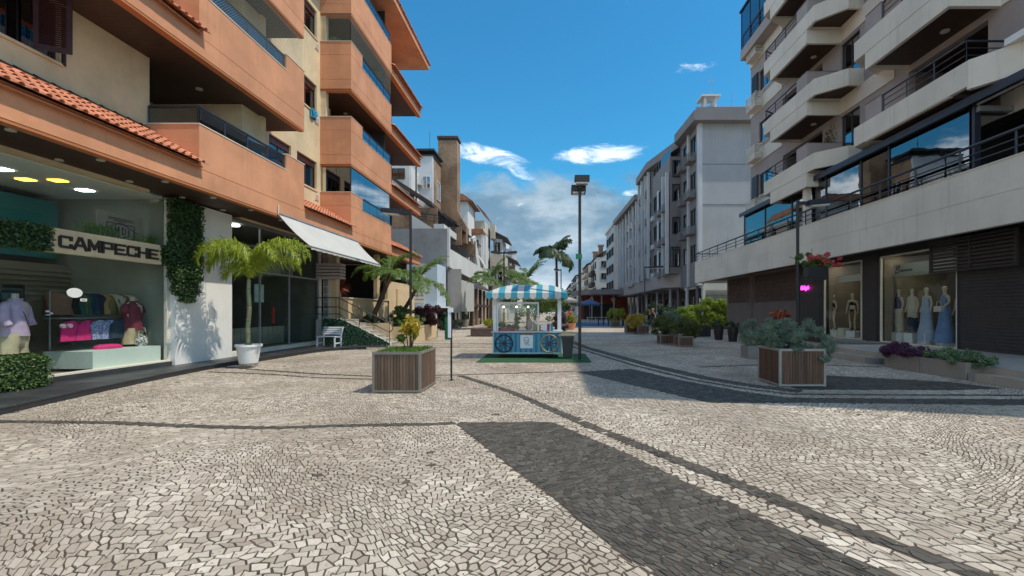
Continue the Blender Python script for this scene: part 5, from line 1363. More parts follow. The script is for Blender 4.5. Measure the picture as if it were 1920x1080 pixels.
G_['terr'] = glassmat('terrace_glass', (.34, .36, .37), .19, edge=.45, wav=.10)
RB = right_building()
# white box on the balcony ledge
b = MB(); b.box(12.15, 12.4, 11.4, 12.2, 8.68, 8.86); solo('box', b, M['white'], (12.3, 11.8, 8.7), 'small white box on the ledge of the lowest near balcony, far right', 'box')

# ---------------------------------------------------------------- full mannequins and people
def human(name, m, parent, joints, scale=1.0, sub=2, loc=(0, 0, 0)):
    """one continuous figure grown over a skeleton; joints overrides default positions (y forward is -y)"""
    J = dict(pelvis=(0, 0, .95), waist=(0, 0, 1.08), chest=(0, -.01, 1.27), neck0=(0, 0, 1.42), neck1=(0, -.01, 1.52), head0=(0, -.02, 1.60), head1=(0, -.015, 1.68), head2=(0, -.01, 1.735),
             lsh=(.17, 0, 1.39), rsh=(-.17, 0, 1.39), lel=(.23, .02, 1.12), rel=(-.23, .02, 1.12), lwr=(.25, -.05, .88), rwr=(-.25, -.05, .88), lhd=(.25, -.08, .80), rhd=(-.25, -.08, .80),
             lhip=(.095, 0, .90), rhip=(-.095, 0, .90), lkn=(.10, -.02, .50), rkn=(-.10, -.02, .50), lan=(.10, .02, .09), ran=(-.10, .02, .09), lto=(.11, -.13, .03), rto=(-.11, -.13, .03))
    J.update(joints or {})
    R = dict(pelvis=(.13, .10), waist=(.105, .08), chest=(.125, .095), neck0=(.06, .055), neck1=(.047, .05), head0=(.062, .075), head1=(.075, .092), head2=(.052, .062), lsh=.052, rsh=.052, lel=.037, rel=.037, lwr=.026, rwr=.026, lhd=(.02, .035), rhd=(.02, .035),
             lhip=.085, rhip=.085, lkn=.054, rkn=.054, lan=.036, ran=.036, lto=.028, rto=.028)
    keys = list(J.keys()); ix = {k: i for i, k in enumerate(keys)}
    E = [('pelvis', 'waist'), ('waist', 'chest'), ('chest', 'neck0'), ('neck0', 'neck1'), ('neck1', 'head0'), ('head0', 'head1'), ('head1', 'head2'), ('chest', 'lsh'), ('chest', 'rsh'), ('lsh', 'lel'), ('rsh', 'rel'), ('lel', 'lwr'), ('rel', 'rwr'), ('lwr', 'lhd'), ('rwr', 'rhd'),
         ('pelvis', 'lhip'), ('pelvis', 'rhip'), ('lhip', 'lkn'), ('rhip', 'rkn'), ('lkn', 'lan'), ('rkn', 'ran'), ('lan', 'lto'), ('ran', 'rto')]
    return skin_body(name, [tuple(c*scale for c in J[k]) for k in keys], [(ix[a], ix[b_]) for a, b_ in E],
                     [tuple(c*scale for c in R[k]) if isinstance(R[k], tuple) else R[k]*scale for k in keys], m, parent, loc, sub, ix['pelvis'])

def full_mannequin(loc, rz, label, outfit, pose=None, group=None):
    r = thing('mannequin', loc, label, 'mannequin', group, rz)
    human('body', M['mannequin'], r, pose)
    b = MB(); b.box(-.2, .2, -.2, .2, -.36, 0); link('plinth', b.mesh('plinth', M['white']), r)
    for (nm, rings, m, s) in outfit:
        q = cloth_tube(rings, 24, .018, s); link(nm, q.mesh(nm, cl[m], smooth=True), r)
    return r
def dress(top=1.38, m='sky', fl=.34, bust=.15):
    return [('dress', [(0, .0, -.25, fl*1.02, fl*.9), (0, .0, .02, fl, fl*.85), (0, 0, .45, fl*.72, fl*.6), (0, 0, .85, .19, .16), (0, 0, 1.06, .135, .115), (0, 0, 1.25, bust, .13), (0, 0, top, bust*.9, .11)], m, 4)]
full_mannequin((14.05, 18.35, .72), -PI/2-.2, 'mannequin in navy top and pale trousers, leftmost in the dress shop window', [('top', [(0, 0, .95, .17, .13), (0, 0, 1.1, .14, .12), (0, 0, 1.3, .155, .125), (0, 0, 1.42, .12, .1)], 'nav', 1), ('trousers', [(0, 0, .05, .17, .12), (0, 0, .5, .17, .13), (0, 0, .98, .15, .12)], 'cream', 2)])
full_mannequin((14.1, 17.75, .72), -PI/2+.1, 'mannequin with a cream cardigan over a grey blue top', [('cardigan', [(0, 0, .6, .2, .14), (0, 0, 1.1, .17, .13), (0, 0, 1.3, .175, .13), (0, 0, 1.43, .12, .1)], 'cream', 1), ('skirt', [(0, 0, .05, .24, .2), (0, 0, .62, .17, .14)], 'den', 2)])
full_mannequin((14.0, 16.95, .72), -PI/2-.1, 'mannequin in a long pale blue gathered dress', dress(1.36, 'pale', .30))
full_mannequin((13.95, 16.1, .72), -PI/2-.3, 'mannequin in a long one shoulder bright blue dress', dress(1.42, 'sky', .33), dict(lel=(.30, -.02, 1.16), lwr=(.16, -.12, 1.0), lhd=(.08, -.16, .98)))
full_mannequin((14.4, 16.0, .60), -PI/2, 'mannequin in a long olive skirt at the right of the dress shop', [('skirt', [(0, 0, .02, .28, .22), (0, 0, .6, .2, .17), (0, 0, 1.0, .14, .12)], 'olv', 3), ('top', [(0, 0, 1.0, .14, .12), (0, 0, 1.3, .155, .125), (0, 0, 1.42, .12, .1)], 'cream', 5)])
b = MB(); b.box(-.16, .16, -.05, .05, 0, .2); b.tube([(-.1, 0, .2), (-.08, 0, .36), (.08, 0, .36), (.1, 0, .2)], .01, 6); o = solo('handbag', b, M['offwhite'], (0, 0, 0), 'pale handbag held by the mannequin in the bright blue dress', 'handbag'); o.location = (13.76, 16.15, 1.55); o.rotation_euler[2] = PI/2
full_mannequin((13.95, 22.45, .66), -PI/2-.2, 'bare legged mannequin in a black one piece, nearer the neon sign', [('bodysuit', [(0, 0, .86, .12, .10), (0, 0, .95, .15, .115), (0, 0, 1.08, .122, .095), (0, 0, 1.27, .15, .118), (0, 0, 1.34, .13, .10)], 'blk', 2)], dict(lkn=(.14, -.06, .5), lan=(.2, -.02, .09), lto=(.22, -.15, .03), lel=(.27, .02, 1.13), lwr=(.30, -.05, .9), lhd=(.31, -.08, .82)))
full_mannequin((13.95, 21.05, .66), -PI/2+.5, 'mannequin in black top and patterned tights beside the dark pillar', [('top', [(0, 0, 1.18, .135, .105), (0, 0, 1.27, .15, .12), (0, 0, 1.34, .13, .1)], 'blk', 2), ('briefs', [(0, 0, .84, .13, .10), (0, 0, .99, .148, .115)], 'blk', 2), ('tights', [(0, 0, .45, .10, .09), (0, 0, .88, .17, .12)], 'br', 2)])
for (x, y, z, m, lab) in ((14.05, 21.75, .36, 'offwhite', 'pale gift box on the floor of the lingerie window'), (14.35, 21.6, .36, 'black', 'black case beside the pale gift box')):
    b = MB(); b.box(x-.2, x+.2, y-.2, y+.2, z, z+.35); b.box(x-.22, x+.22, y-.22, y+.22, z+.35, z+.40); solo('gift_box', b, M[m], (x, y, z), lab, 'box')

# ================================================================ BUILDINGS FURTHER DOWN THE STREET
M['sidewall'] = mat('blue_grey_side_wall', (.40, .41, .42), .9, .07, .4, .15, 60, streak=.4)
M['bayband'] = mat('grey_balcony_band', (.21, .195, .195), .85, .06, .8, .1, 60, streak=.15)
M['colwhite'] = mat('white_column', (.55, .56, .57), .8, .05, .8, .1, 60, streak=.15)
M['farwhite'] = mat('far_white_render', (.62, .61, .58), .85, .07, .5, .1, 60, streak=.25)
M['farcream'] = mat('far_cream_render', (.52, .47, .37), .85, .07, .5, .1, 60, streak=.2)
M['fartile'] = mat('old_roof_tile', (.30, .13, .07), .9, .25, 2, .4, 20, col2=(.14, .08, .06), c2scale=1.5)
M['darkroof'] = mat('dark_old_roof', (.075, .05, .045), .9, .25, 2, .4, 20)
def brickmat():
    m = bpy.data.materials.new('chimney_brick'); m.use_nodes = True; g = NT(m.node_tree); g.n.clear()
    out = g.new('ShaderNodeOutputMaterial'); p = g.new('ShaderNodeBsdfPrincipled'); g.l.new(p.outputs[0], out.inputs[0])
    ge = g.new('ShaderNodeNewGeometry'); sp = g.new('ShaderNodeSeparateXYZ'); g.l.new(ge.outputs['Position'], sp.inputs[0])
    cb = g.new('ShaderNodeCombineXYZ'); g.l.new(g.math('ADD', sp.outputs[0], sp.outputs[1]), cb.inputs[0]); g.l.new(sp.outputs[2], cb.inputs[1])
    bt = g.new('ShaderNodeTexBrick'); g.l.new(cb.outputs[0], bt.inputs['Vector']); bt.inputs['Scale'].default_value = 4.0
    bt.inputs['Color1'].default_value = (.36, .20, .10, 1); bt.inputs['Color2'].default_value = (.20, .11, .06, 1); bt.inputs['Mortar'].default_value = (.30, .24, .18, 1); bt.inputs['Mortar Size'].default_value = .03; bt.inputs['Bias'].default_value = .1
    f = g.ramp(g.noise(ge.outputs['Position'], .6, 5), .3, .7, .7, 1.25)
    hs = g.new('ShaderNodeHueSaturation'); g.l.new(bt.outputs[0], hs.inputs['Color']); g.l.new(f, hs.inputs['Value'])
    g.l.new(hs.outputs[0], p.inputs['Base Color']); p.inputs['Roughness'].default_value = .92; return m
M['chimney'] = brickmat()

def simple_window(parent, box, m=None, frame=None, axis='x', side=1, bars=1):
    """small window of a far building: frame with pane, proud of the wall"""
    x0, x1, y0, y1, z0, z1 = box
    f = MB(); t = .07
    if axis == 'x':
        f.box(x0, x1, y0, y1, z0, z0+t); f.box(x0, x1, y0, y1, z1-t, z1); f.box(x0, x1, y0, y0+t, z0+t, z1-t); f.box(x0, x1, y1-t, y1, z0+t, z1-t)
        for k in range(bars): yy = y0+(y1-y0)*(k+1)/(bars+1); f.box(x0, x1, yy-t/2, yy+t/2, z0+t, z1-t)
        o = part('window', f, frame or M['black'], parent); xm = x1-.02 if side < 0 else x0+.02
        g = MB(); g.box(xm-.01, xm+.01, y0+t, y1-t, z0+t, z1-t); part('pane', g, m or G_['dark'], o)
    else:
        f.box(x0, x1, y0, y1, z0, z0+t); f.box(x0, x1, y0, y1, z1-t, z1); f.box(x0, x0+t, y0, y1, z0+t, z1-t); f.box(x1-t, x1, y0, y1, z0+t, z1-t)
        for k in range(bars): xx = x0+(x1-x0)*(k+1)/(bars+1); f.box(xx-t/2, xx+t/2, y0, y1, z0+t, z1-t)
        o = part('window', f, frame or M['black'], parent)
        g = MB(); g.box(x0+t, x1-t, y1-.03, y1-.01, z0+t, z1-t); part('pane', g, m or G_['dark'], o)
    return o
def cage(parent, x0, x1, y0, y1, z0, h=.7, n=6, m=None):
    c = MB(); c.box(x0, x1, y0, y1, z0-.03, z0)
    for k in range(n):
        zz = z0+.04+(h/n)*k; c.box(x0, x0+.03, y0, y1, zz, zz+h/n*.5); c.box(x0, x1, y0, y0+.03, zz, zz+h/n*.5)
    part('air_conditioner_cage', c, m or M['bayband'], parent)

def mid_right():
    r = thing('apartment_building', (13, 48, 0), 'grey apartment building with blank pale side wall and roof chimney, behind the bright hedge', 'building')
    b = MB(); b.box(13.35, 26, 40.2, 40.45, 3, 18.1); part('side_wall', b, M['sidewall'], r)
    b = MB(); b.box(13.3, 26, 40.165, 40.2, 10.95, 10.98); b.box(13.3, 26, 40.165, 40.2, 14.5, 14.53); b.box(17.7, 17.73, 40.165, 40.2, 3, 17.6); part('joint', b, M['bayband'], r)
    b = MB(); b.box(13.0, 13.35, 40.1, 40.6, 3.8, 18.1); part('corner_pier', b, M['colwhite'], r)
    b = MB(); b.box(13.3, 26, 40.45, 60, 3.8, 18.0); part('core', b, M['bayband'], r)
    b = MB(); b.prism([(12.4, 39.4), (26, 39.4), (26, 60), (11.2, 60), (11.2, 53.5), (12.9, 46), (12.2, 45)], 18.1, 18.95); b.prism([(12.7, 39.8), (26, 39.8), (26, 60), (14, 60), (14, 46)], 18.95, 19.4); part('roof_slab', b, M['bayband'], r)
    b = MB(); b.box(13.8, 25, 41, 43.5, 19.4, 20.0); b.box(13.6, 14.6, 44, 47, 18.9, 20.4); part('roof_parapet', b, M['sidewall'], r)
    c = MB(); c.box(13.6, 14.9, 40.6, 41.8, 19.4, 19.75)
    for x in (13.7, 14.6):
        for y in (40.65, 41.55): c.box(x, x+.2, y, y+.2, 19.75, 20.65)
    c.box(13.4, 15.1, 40.4, 42.0, 20.65, 20.8); c.box(13.8, 14.7, 40.8, 41.6, 20.8, 20.9); part('chimney', c, M['farwhite'], r)
    a = MB(); a.tube([(14.6, 41.5, 20.9), (14.6, 41.5, 23.2)], .025, 5); a.tube([(14.3, 41.5, 22.5), (14.9, 41.5, 22.5)], .015, 5); a.tube([(16.3, 41, 19.4), (16.3, 41, 21.3)], .02, 5); part('antenna', a, M['grey_metal'], r)
    # angled corner strip (windows with cages) nearest the side wall
    b = MB(); wallX(b, 13.05, 13.3, 40.6, 45.8, 3.8, 18.1, [(41.0, 42.6, z+1.0, z+2.6) for z in (5.0, 8.3, 11.6, 14.9)] + [(43.2, 44.9, z+1.0, z+2.6) for z in (5.0, 8.3, 11.6, 14.9)]); part('facade', b, M['bayband'], r)
    b = MB(); b.box(12.85, 13.05, 42.8, 43.05, 3.8, 18.1); part('column', b, M['colwhite'], r)
    for z in (5.0, 8.3, 11.6, 14.9):
        simple_window(r, (13.1, 13.2, 41.0, 42.6, z+1.0, z+2.6), side=-1); simple_window(r, (13.1, 13.2, 43.2, 44.9, z+1.0, z+2.6), side=-1)
        if z > 6: cage(r, 12.35, 13.05, 40.9, 42.5, z+.2); cage(r, 12.35, 13.05, 43.3, 44.7, z+.1)
    # bay
    b = MB(); b.box(11.95, 13.05, 45.8, 53.4, 5.3, 17.1); part('bay', b, M['bayband'], r)
    for y in (45.75, 47.3): b = MB(); b.box(11.55, 11.85, y, y+.3, 5.3, 15.5); part('column', b, M['colwhite'], r)
    for k, z in enumerate((5.0, 8.3, 11.6)):
        simple_window(r, (11.83, 11.95, 47.75, 49.9, z+.9, z+2.9), m=G_['blue'], side=-1); simple_window(r, (11.83, 11.95, 50.8, 52.4, z+1.2, z+2.9), m=G_['blue'], side=-1)
        simple_window(r, (11.83, 11.95, 46.1, 47.25, z+.9, z+2.9), side=-1)
        b = MB(); b.box(11.8, 11.95, 50.0, 50.7, z+.6, z+3.2); b.box(11.7, 11.95, 52.4, 53.5, z+.4, z+.9); part('pier', b, M['colwhite'], r)
        cage(r, 11.35, 11.95, 46.1, 47.2, z+.1); cage(r, 11.4, 11.95, 48.2, 49.4, z+.1, h=.6)
    simple_window(r, (12.0, 12.9, 45.7, 45.8, 6, 8), axis='y')
    for z in (6.0, 9.3, 12.6, 15.0): simple_window(r, (12.2, 12.95, 45.7, 45.79, z, z+1.7), axis='y', bars=0)
    railing(r, [(12.05, 45.9, 17.1), (12.05, 53.3, 17.1)], 1.0, 6, M['grey_metal'], rails=(), glass=G_['blue'])
    # far part under the tapering roof
    b = MB(); b.box(11.9, 13.3, 53.4, 60, 3.8, 18.0); part('facade', b, M['bayband'], r)
    for y in (53.9, 55.6, 57.6, 59.6): b = MB(); b.box(11.4, 11.7, y, y+.28, 5.3, 18.0); part('column', b, M['colwhite'], r)
    for z in (5.3, 8.6, 11.9, 15.2):
        for y in (54.3, 56.2, 58.1): simple_window(r, (11.8, 11.9, y, y+1.2, z+.8, z+2.5), side=-1, bars=0)
        cage(r, 11.4, 11.9, 54.3, 55.4, z+.05); cage(r, 11.4, 11.9, 58.1, 59.2, z+.05)
    # street canopy
    b = MB(); b.prism([(11.65, 47.5), (11.65, 80), (13.5, 80), (13.5, 45.4)], 3.95, 5.35); part('canopy', b, M['lilac'], r)
    b = MB(); b.box(13.3, 13.5, 40.2, 45.6, 3.6, 4.3); part('side_canopy', b, M['farwhite'], r)
    b = MB(); b.box(15.2, 15.4, 40.4, 80, 0, 4.2); part('shop_wall', b, M['brownslat'], r)
    for k in range(12): b = MB(); b.cyl((13.2, 41+k*3.1, 0), .16, 4.1, 10); part('pillar', b, M['colwhite'] if k % 2 else M['lilacd'], r)
    for k in range(8): b = MB(); b.box(15.1, 15.19, 42+4*k, 44.6+4*k, .3, 3.0); part('shop_pane', b, G_['dark'], r)
    b = MB(); b.box(13.3, 13.5, 39.8, 40.2, 0, 3.85); b.box(13.5, 18, 39.9, 40.1, 3.4, 3.9); part('gate_frame', b, M['farwhite'], r)
    b = MB(); b.box(13.5, 20, 40.3, 40.5, 0, 3.4); part('ground_wall', b, M['greywall'], r)
    return r
mid_right()
def right3():
    r = thing('apartment_building', (12, 68, 0), 'third grey apartment building on the right with white vertical fins and sloping eave', 'building')
    b = MB(); b.box(11.8, 26, 60.5, 77, 3.8, 16.2); part('core', b, M['lilacd'], r)
    b = MB(); b.prism([(11.0, 60), (26, 60), (26, 78), (10.6, 78)], 16.2, 16.9); part('roof_slab', b, M['bayband'], r)
    for y in (60.8, 63.4, 66.2, 69.0, 72.0, 74.6, 76.8): b = MB(); b.box(11.3, 11.7, y, y+.35, 5.3, 16.2); part('column', b, M['colwhite'], r)
    for z in (5.3, 8.3, 11.2, 13.6):
        for y in (61.4, 64.1, 67.0, 69.8, 72.6, 75.2): simple_window(r, (11.62, 11.8, y-.2, y+1.9, z+.6, z+2.3), side=-1, m=G_['blue'] if y > 66 else None)
        b = MB(); b.box(11.4, 11.8, 64, 68.6, z-.3, z+.5); part('balcony', b, M['lilac'], r)
right3()
def right4():
    r = thing('apartment_building', (11.5, 84, 0), 'blue grey slab apartment building beyond the third one on the right', 'building')
    b = MB(); b.box(11.2, 24, 80.2, 92, 0, 16.8); part('core', b, M['sidewall'], r)
    for z in (5.5, 8.5, 11.5, 14.0):
        for y in (81.5, 85, 88.5): simple_window(r, (11.08, 11.2, y, y+2.2, z, z+1.5), side=-1)
    b = MB(); b.box(10.9, 24, 80, 92.3, 16.8, 17.2); part('roof_slab', b, M['farwhite'], r)
    r = thing('apartment_building', (10.5, 100, 0), 'small white building with dark chimneys far on the right side of the street', 'building')
    b = MB(); b.box(9.5, 22, 94, 108, 0, 12.6); part('core', b, M['farwhite'], r)
    b = MB(); b.extr([(9.2, 93.8, 12.6), (9.2, 108, 12.6), (14, 108, 15.2), (14, 93.8, 15.2)], (.1, 0, .3)); part('roof', b, M['darkroof'], r)
    for (x, y, z) in ((10.0, 95, 15.0), (12.4, 94.5, 17.2), (9.4, 101, 14.4)): b = MB(); b.box(x, x+.9, y, y+.9, 11, z); b.box(x-.15, x+1.05, y-.15, y+1.05, z, z+.3); part('chimney', b, M['chimney'], r)
    for z in (5, 8, 10.5):
        simple_window(r, (10.4, 12.0, 93.9, 94.0, z, z+1.3), axis='y')
        for y in (96, 100, 104): simple_window(r, (9.38, 9.5, y, y+1.8, z, z+1.4), side=-1)
        b = MB(); b.box(8.7, 9.5, 98, 106, z-1.2, z-.3); part('balcony', b, M['darkroof'], r)
    # street restaurant with red front
    r = thing('restaurant_front', (8, 78, 0), 'dark restaurant front with rust red wall and round signs under a grey canopy', 'restaurant')
    b = MB(); b.box(5.2, 13.5, 80, 80.2, 0, 4.2); part('red_wall', b, mat('rust_red_wall', (.22, .05, .03), .8, .1, 1, .1, 40), r)
    b = MB(); b.box(5.8, 11.4, 79.9, 79.99, 0, 2.7); part('opening', b, M['darkroom'], r)
    b = MB(); b.prism([(3.4, 79), (6.5, 74), (11.6, 73), (11.6, 80.1), (3.4, 80.1)], 4.2, 5.0); part('canopy', b, M['bayband'], r)
    for (x, m) in ((7.1, 'cream'), (10.9, 'offwhite')): b = MB(); b.cyl((x, 79.85, 3.55), .38, .05, 20, axis='y'); part('round_sign', b, M[m], r)
    for x in (6.6, 8.2, 10.2): b = MB(); b.box(x, x+.2, 74.5, 74.7, 0, 4.2); part('post', b, M['greywall'], r)
right4()

def row(side, spec):
    for k, (x, y0, y1, h, m, lab) in enumerate(spec):
        r = thing('apartment_building', (x, (y0+y1)/2, 0), lab, 'building')
        b = MB(); b.box(x, x+side*12, y0, y1, 0, h); part('core', b, M[m], r)
        b = MB(); b.extr([(x-side*.5, y0, h), (x-side*.5, y1, h), (x+side*4, y1, h+1.8), (x+side*4, y0, h+1.8)], (0, 0, .25)); part('roof', b, M['fartile' if k % 2 else 'darkroof'], r)
        nz = int((h-2)/3)
        for j in range(nz):
            z = 4.2+3*j
            b = MB(); b.box(x-side*.8, x, y0+1, y1-2, z-.4, z+.45); part('balcony', b, M[m], r)
            ny = max(2, int((y1-y0)/4)); 
            for i in range(ny):
                y = y0+1.5+i*(y1-y0-2)/ny; simple_window(r, (min(x-side*.1, x), max(x-side*.1, x), y, y+1.9, z+.5, z+2.0), side=-side)
        b = MB(); b.box(x+side*2, x+side*3, y0+1, y0+2, h, h+3); part('chimney', b, M['chimney'], r)
row(1, [(9.0, 109, 124, 12.5, 'farcream', 'cream building with dark roof beyond the white one on the right'), (8.5, 126, 142, 11.5, 'farwhite', 'white block with red tiled roof further along the right side'), (8.2, 145, 175, 12.5, 'sidewall', 'long grey block with a dark roof far along the right side'), (8, 180, 230, 12, 'farcream', 'farthest long cream block at the right end of the street')])

# ---------------------------------------------------------------- left side, beyond the orange building
def left2():
    r = thing('apartment_building', (-9.5, 42, 0), 'white and raw grey house with dark tiled terraces and a tall brick chimney', 'building')
    b = MB(); b.box(-16, -8.87, 38.9, 39.15, 5.4, 8.6); part('grey_wall', b, M['greywall'], r)
    b = MB(); b.box(-8.87, -8.67, 38.9, 39.2, 5.4, 8.7); part('corner_strip', b, M['whiteb'], r)
    b = MB(); b.extr([(-8.87, 39.15, 5.3), (-8.87, 58, 4.9), (-8.87, 58, 6.9), (-8.87, 39.15, 6.9)], (.2, 0, 0)); part('white_parapet', b, M['farwhite'], r)
    railing(r, [(-8.77, 39.3, 6.9), (-8.77, 51, 6.9)], .75, 8, M['black'], rails=(.2, .4, .6, .8), top=.04, r=.03)
    b = MB(); b.box(-13, -8.87, 39.15, 58, 5.1, 5.3); part('slab', b, M['greywall'], r)
    b = MB(); b.extr([(-8.95, 50.5, 9.6), (-8.95, 55.5, 5.9), (-8.95, 57.5, 5.9), (-8.95, 52.5, 10.2)], (.25, 0, 0)); part('sloping_parapet', b, M['farwhite'], r)
    b = MB(); b.box(-16, -11.4, 43.6, 62, 5.3, 11.4); part('core', b, M['greywall'], r)
    simple_window(r, (-13.4, -11.8, 43.5, 43.6, 8.7, 10.7), axis='y', frame=M['soffit'])
    for y in (45.2, 48.4, 51.6, 54.8): simple_window(r, (-11.4, -11.3, y, y+1.8, 8.7, 10.6), frame=M['soffit'])
    b = MB(); b.extr([(-12.4, 40.0, 8.6), (-10.3, 40.0, 8.6), (-10.3, 40.0, 8.75), (-12.4, 40.0, 10.1)], (0, .2, 0)); b.box(-10.3, -9.4, 40.0, 40.2, 8.6, 9.2); b.box(-9.6, -9.4, 40.2, 47, 8.6, 9.2); part('terrace_parapet', b, M['farwhite'], r)
    railing(r, [(-12.4, 40.1, 9.5), (-10.3, 40.1, 9.2), (-9.5, 40.1, 9.2), (-9.5, 47, 9.2)], .8, [3, 2, 5], M['black'], rails=(.33, .66), top=.04, r=.03)
    for (x0, z0, x1, z1, y0, y1) in ((-14.2, 13.3, -10.6, 11.0, 40.5, 44.5), (-12.6, 12.3, -9.3, 10.1, 45, 50), (-11.6, 11.9, -8.9, 9.6, 51, 58)):
        b = MB(); b.extr([(x0, y0, z0), (x1, y0, z1), (x1, y1, z1), (x0, y1, z0)], (0, 0, .25)); part('dark_roof', b, M['darkroof'], r)
        b = MB(); b.box(x0, x1+.4, y0+.3, y0+.5, z1-2.0, z1-.2); part('brown_wall', b, M['chimney'], r)
    # upper white tower block
    b = MB(); b.box(-17, -11.95, 46, 46.3, 9, 17.3); part('white_wall', b, M['whiteb'], r)
    b = MB(); b.box(-17, -11.95, 46.3, 49.4, 9, 17.3); part('brick_wall', b, M['chimney'], r)
    b = MB(); b.box(-17, -11.75, 45.8, 49.6, 17.7, 17.9); b.box(-17, -11.85, 45.9, 49.5, 17.2, 17.32); part('roof_edge', b, M['black'], r)
    simple_window(r, (-12.95, -12.15, 45.9, 46, 13.9, 15.15), axis='y', m=G_['dark'], frame=M['farwhite'])
    simple_window(r, (-11.95, -11.86, 47.6, 48.9, 13.2, 15.2), frame=M['farwhite'])
    cage(r, -13.5, -13.0, 45.4, 46, 14.2, .8, 6, M['farwhite'])
    b = MB(); b.box(-17, -13.35, 43, 43.3, 12.5, 15.4); b.box(-13.55, -13.35, 43.3, 46, 12.5, 15.4); part('side_block', b, M['farwhite'], r)
    simple_window(r, (-15.0, -13.8, 42.9, 43, 14.0, 15.0), axis='y')
    b = MB(); b.tube([(-12.8, 43.2, 12), (-12.8, 43.2, 16.6)], .07, 6); b.tube([(-12.2, 45.8, 17.9), (-12.2, 45.8, 19.6)], .02, 5); part('pipe', b, M['black'], r)
    # chimney
    b = MB(); b.extr([(-12.4, 50, 9), (-9.3, 50, 9), (-9.3, 50, 10.8), (-10.3, 50, 12.6), (-10.3, 50, 20.3), (-12.4, 50, 20.3)], (0, 1.6, 0)); ch = part('chimney', b, M['chimney'], r)
    b = MB()
    for k in range(7): b.box(-12.45+.31*k, -12.25+.31*k, 49.95, 51.7, 20.3, 20.5)
    b.box(-12.5, -10.2, 49.9, 51.7, 20.5, 20.75); part('chimney_cap', b, M['darkroof'], ch)
    # ground floor: glazed porch, fabric blinds, timber fronts
    b = MB(); b.box(-12.5, -9.0, 36.0, 36.15, 1.95, 5.3); b.box(-9.15, -9.0, 36.15, 39, 1.95, 5.3); part('porch_wall', b, mat('pale_blue_panel', (.50, .60, .68), .5, .05, 1, 0, 40), r)
    b = MB()
    for k in range(9): b.box(-10.9, -10.0, 35.93, 35.98, 2.2+.3*k, 2.42+.3*k)
    part('louvre', b, M['offwhite'], r)
    b = MB(); b.box(-8.98, -8.93, 36.9, 38.0, 2.9, 3.8); part('poster', b, M['chimney'], r)
    b = MB(); b.box(-12.5, -8.6, 35.3, 39, 1.8, 1.93); part('porch_slab', b, M['farwhite'], r)
    for x in (-9.2, -11.5): b = MB(); b.box(x, x+.25, 35.5, 35.75, 0, 1.8); part('porch_post', b, M['farwhite'], r)
    b = MB(); b.box(-14, -13.8, 31, 60, 0, 5.3); b.box(-14, -9.3, 41, 41.2, 0, 2.0); part('dark_ground_wall', b, M['darkroom'], r)
    b = MB(); b.box(-9.0, -7.85, 39.6, 39.65, 1.4, 5.2); part('canvas_blind', b, M['canvasg'], r)
    b = MB(); b.box(-7.9, -7.86, 39.9, 46.4, 1.5, 4.3); part('canvas_blind', b, mat('pale_blind', (.45, .45, .42), .85, .05, 1, .1, 80, streak=.1), r)
    b = MB(); b.tube([(-7.88, 39.75, 0), (-7.88, 39.75, 5.2)], .06, 6); b.tube([(-7.88, 46.5, 0), (-7.88, 46.5, 4.6)], .06, 6); part('blind_post', b, M['grey_metal'], r)
    for k, y in enumerate((47, 50, 53, 56, 59)):
        b = MB(); b.box(-8.4, -8.1, y, y+.3, 0, 4.0); part('timber_post', b, M['fartile'] if k % 2 else M['soffit'], r)
    b = MB(); b.box(-8.5, -8.0, 46.8, 60, 2.0, 2.25); b.extr([(-8.9, 46.8, 4.6), (-7.6, 46.8, 3.9), (-7.6, 46.8, 4.0), (-8.9, 46.8, 4.75)], (0, 13.5, 0)); part('timber_beam', b, M['soffit'], r)
left2()
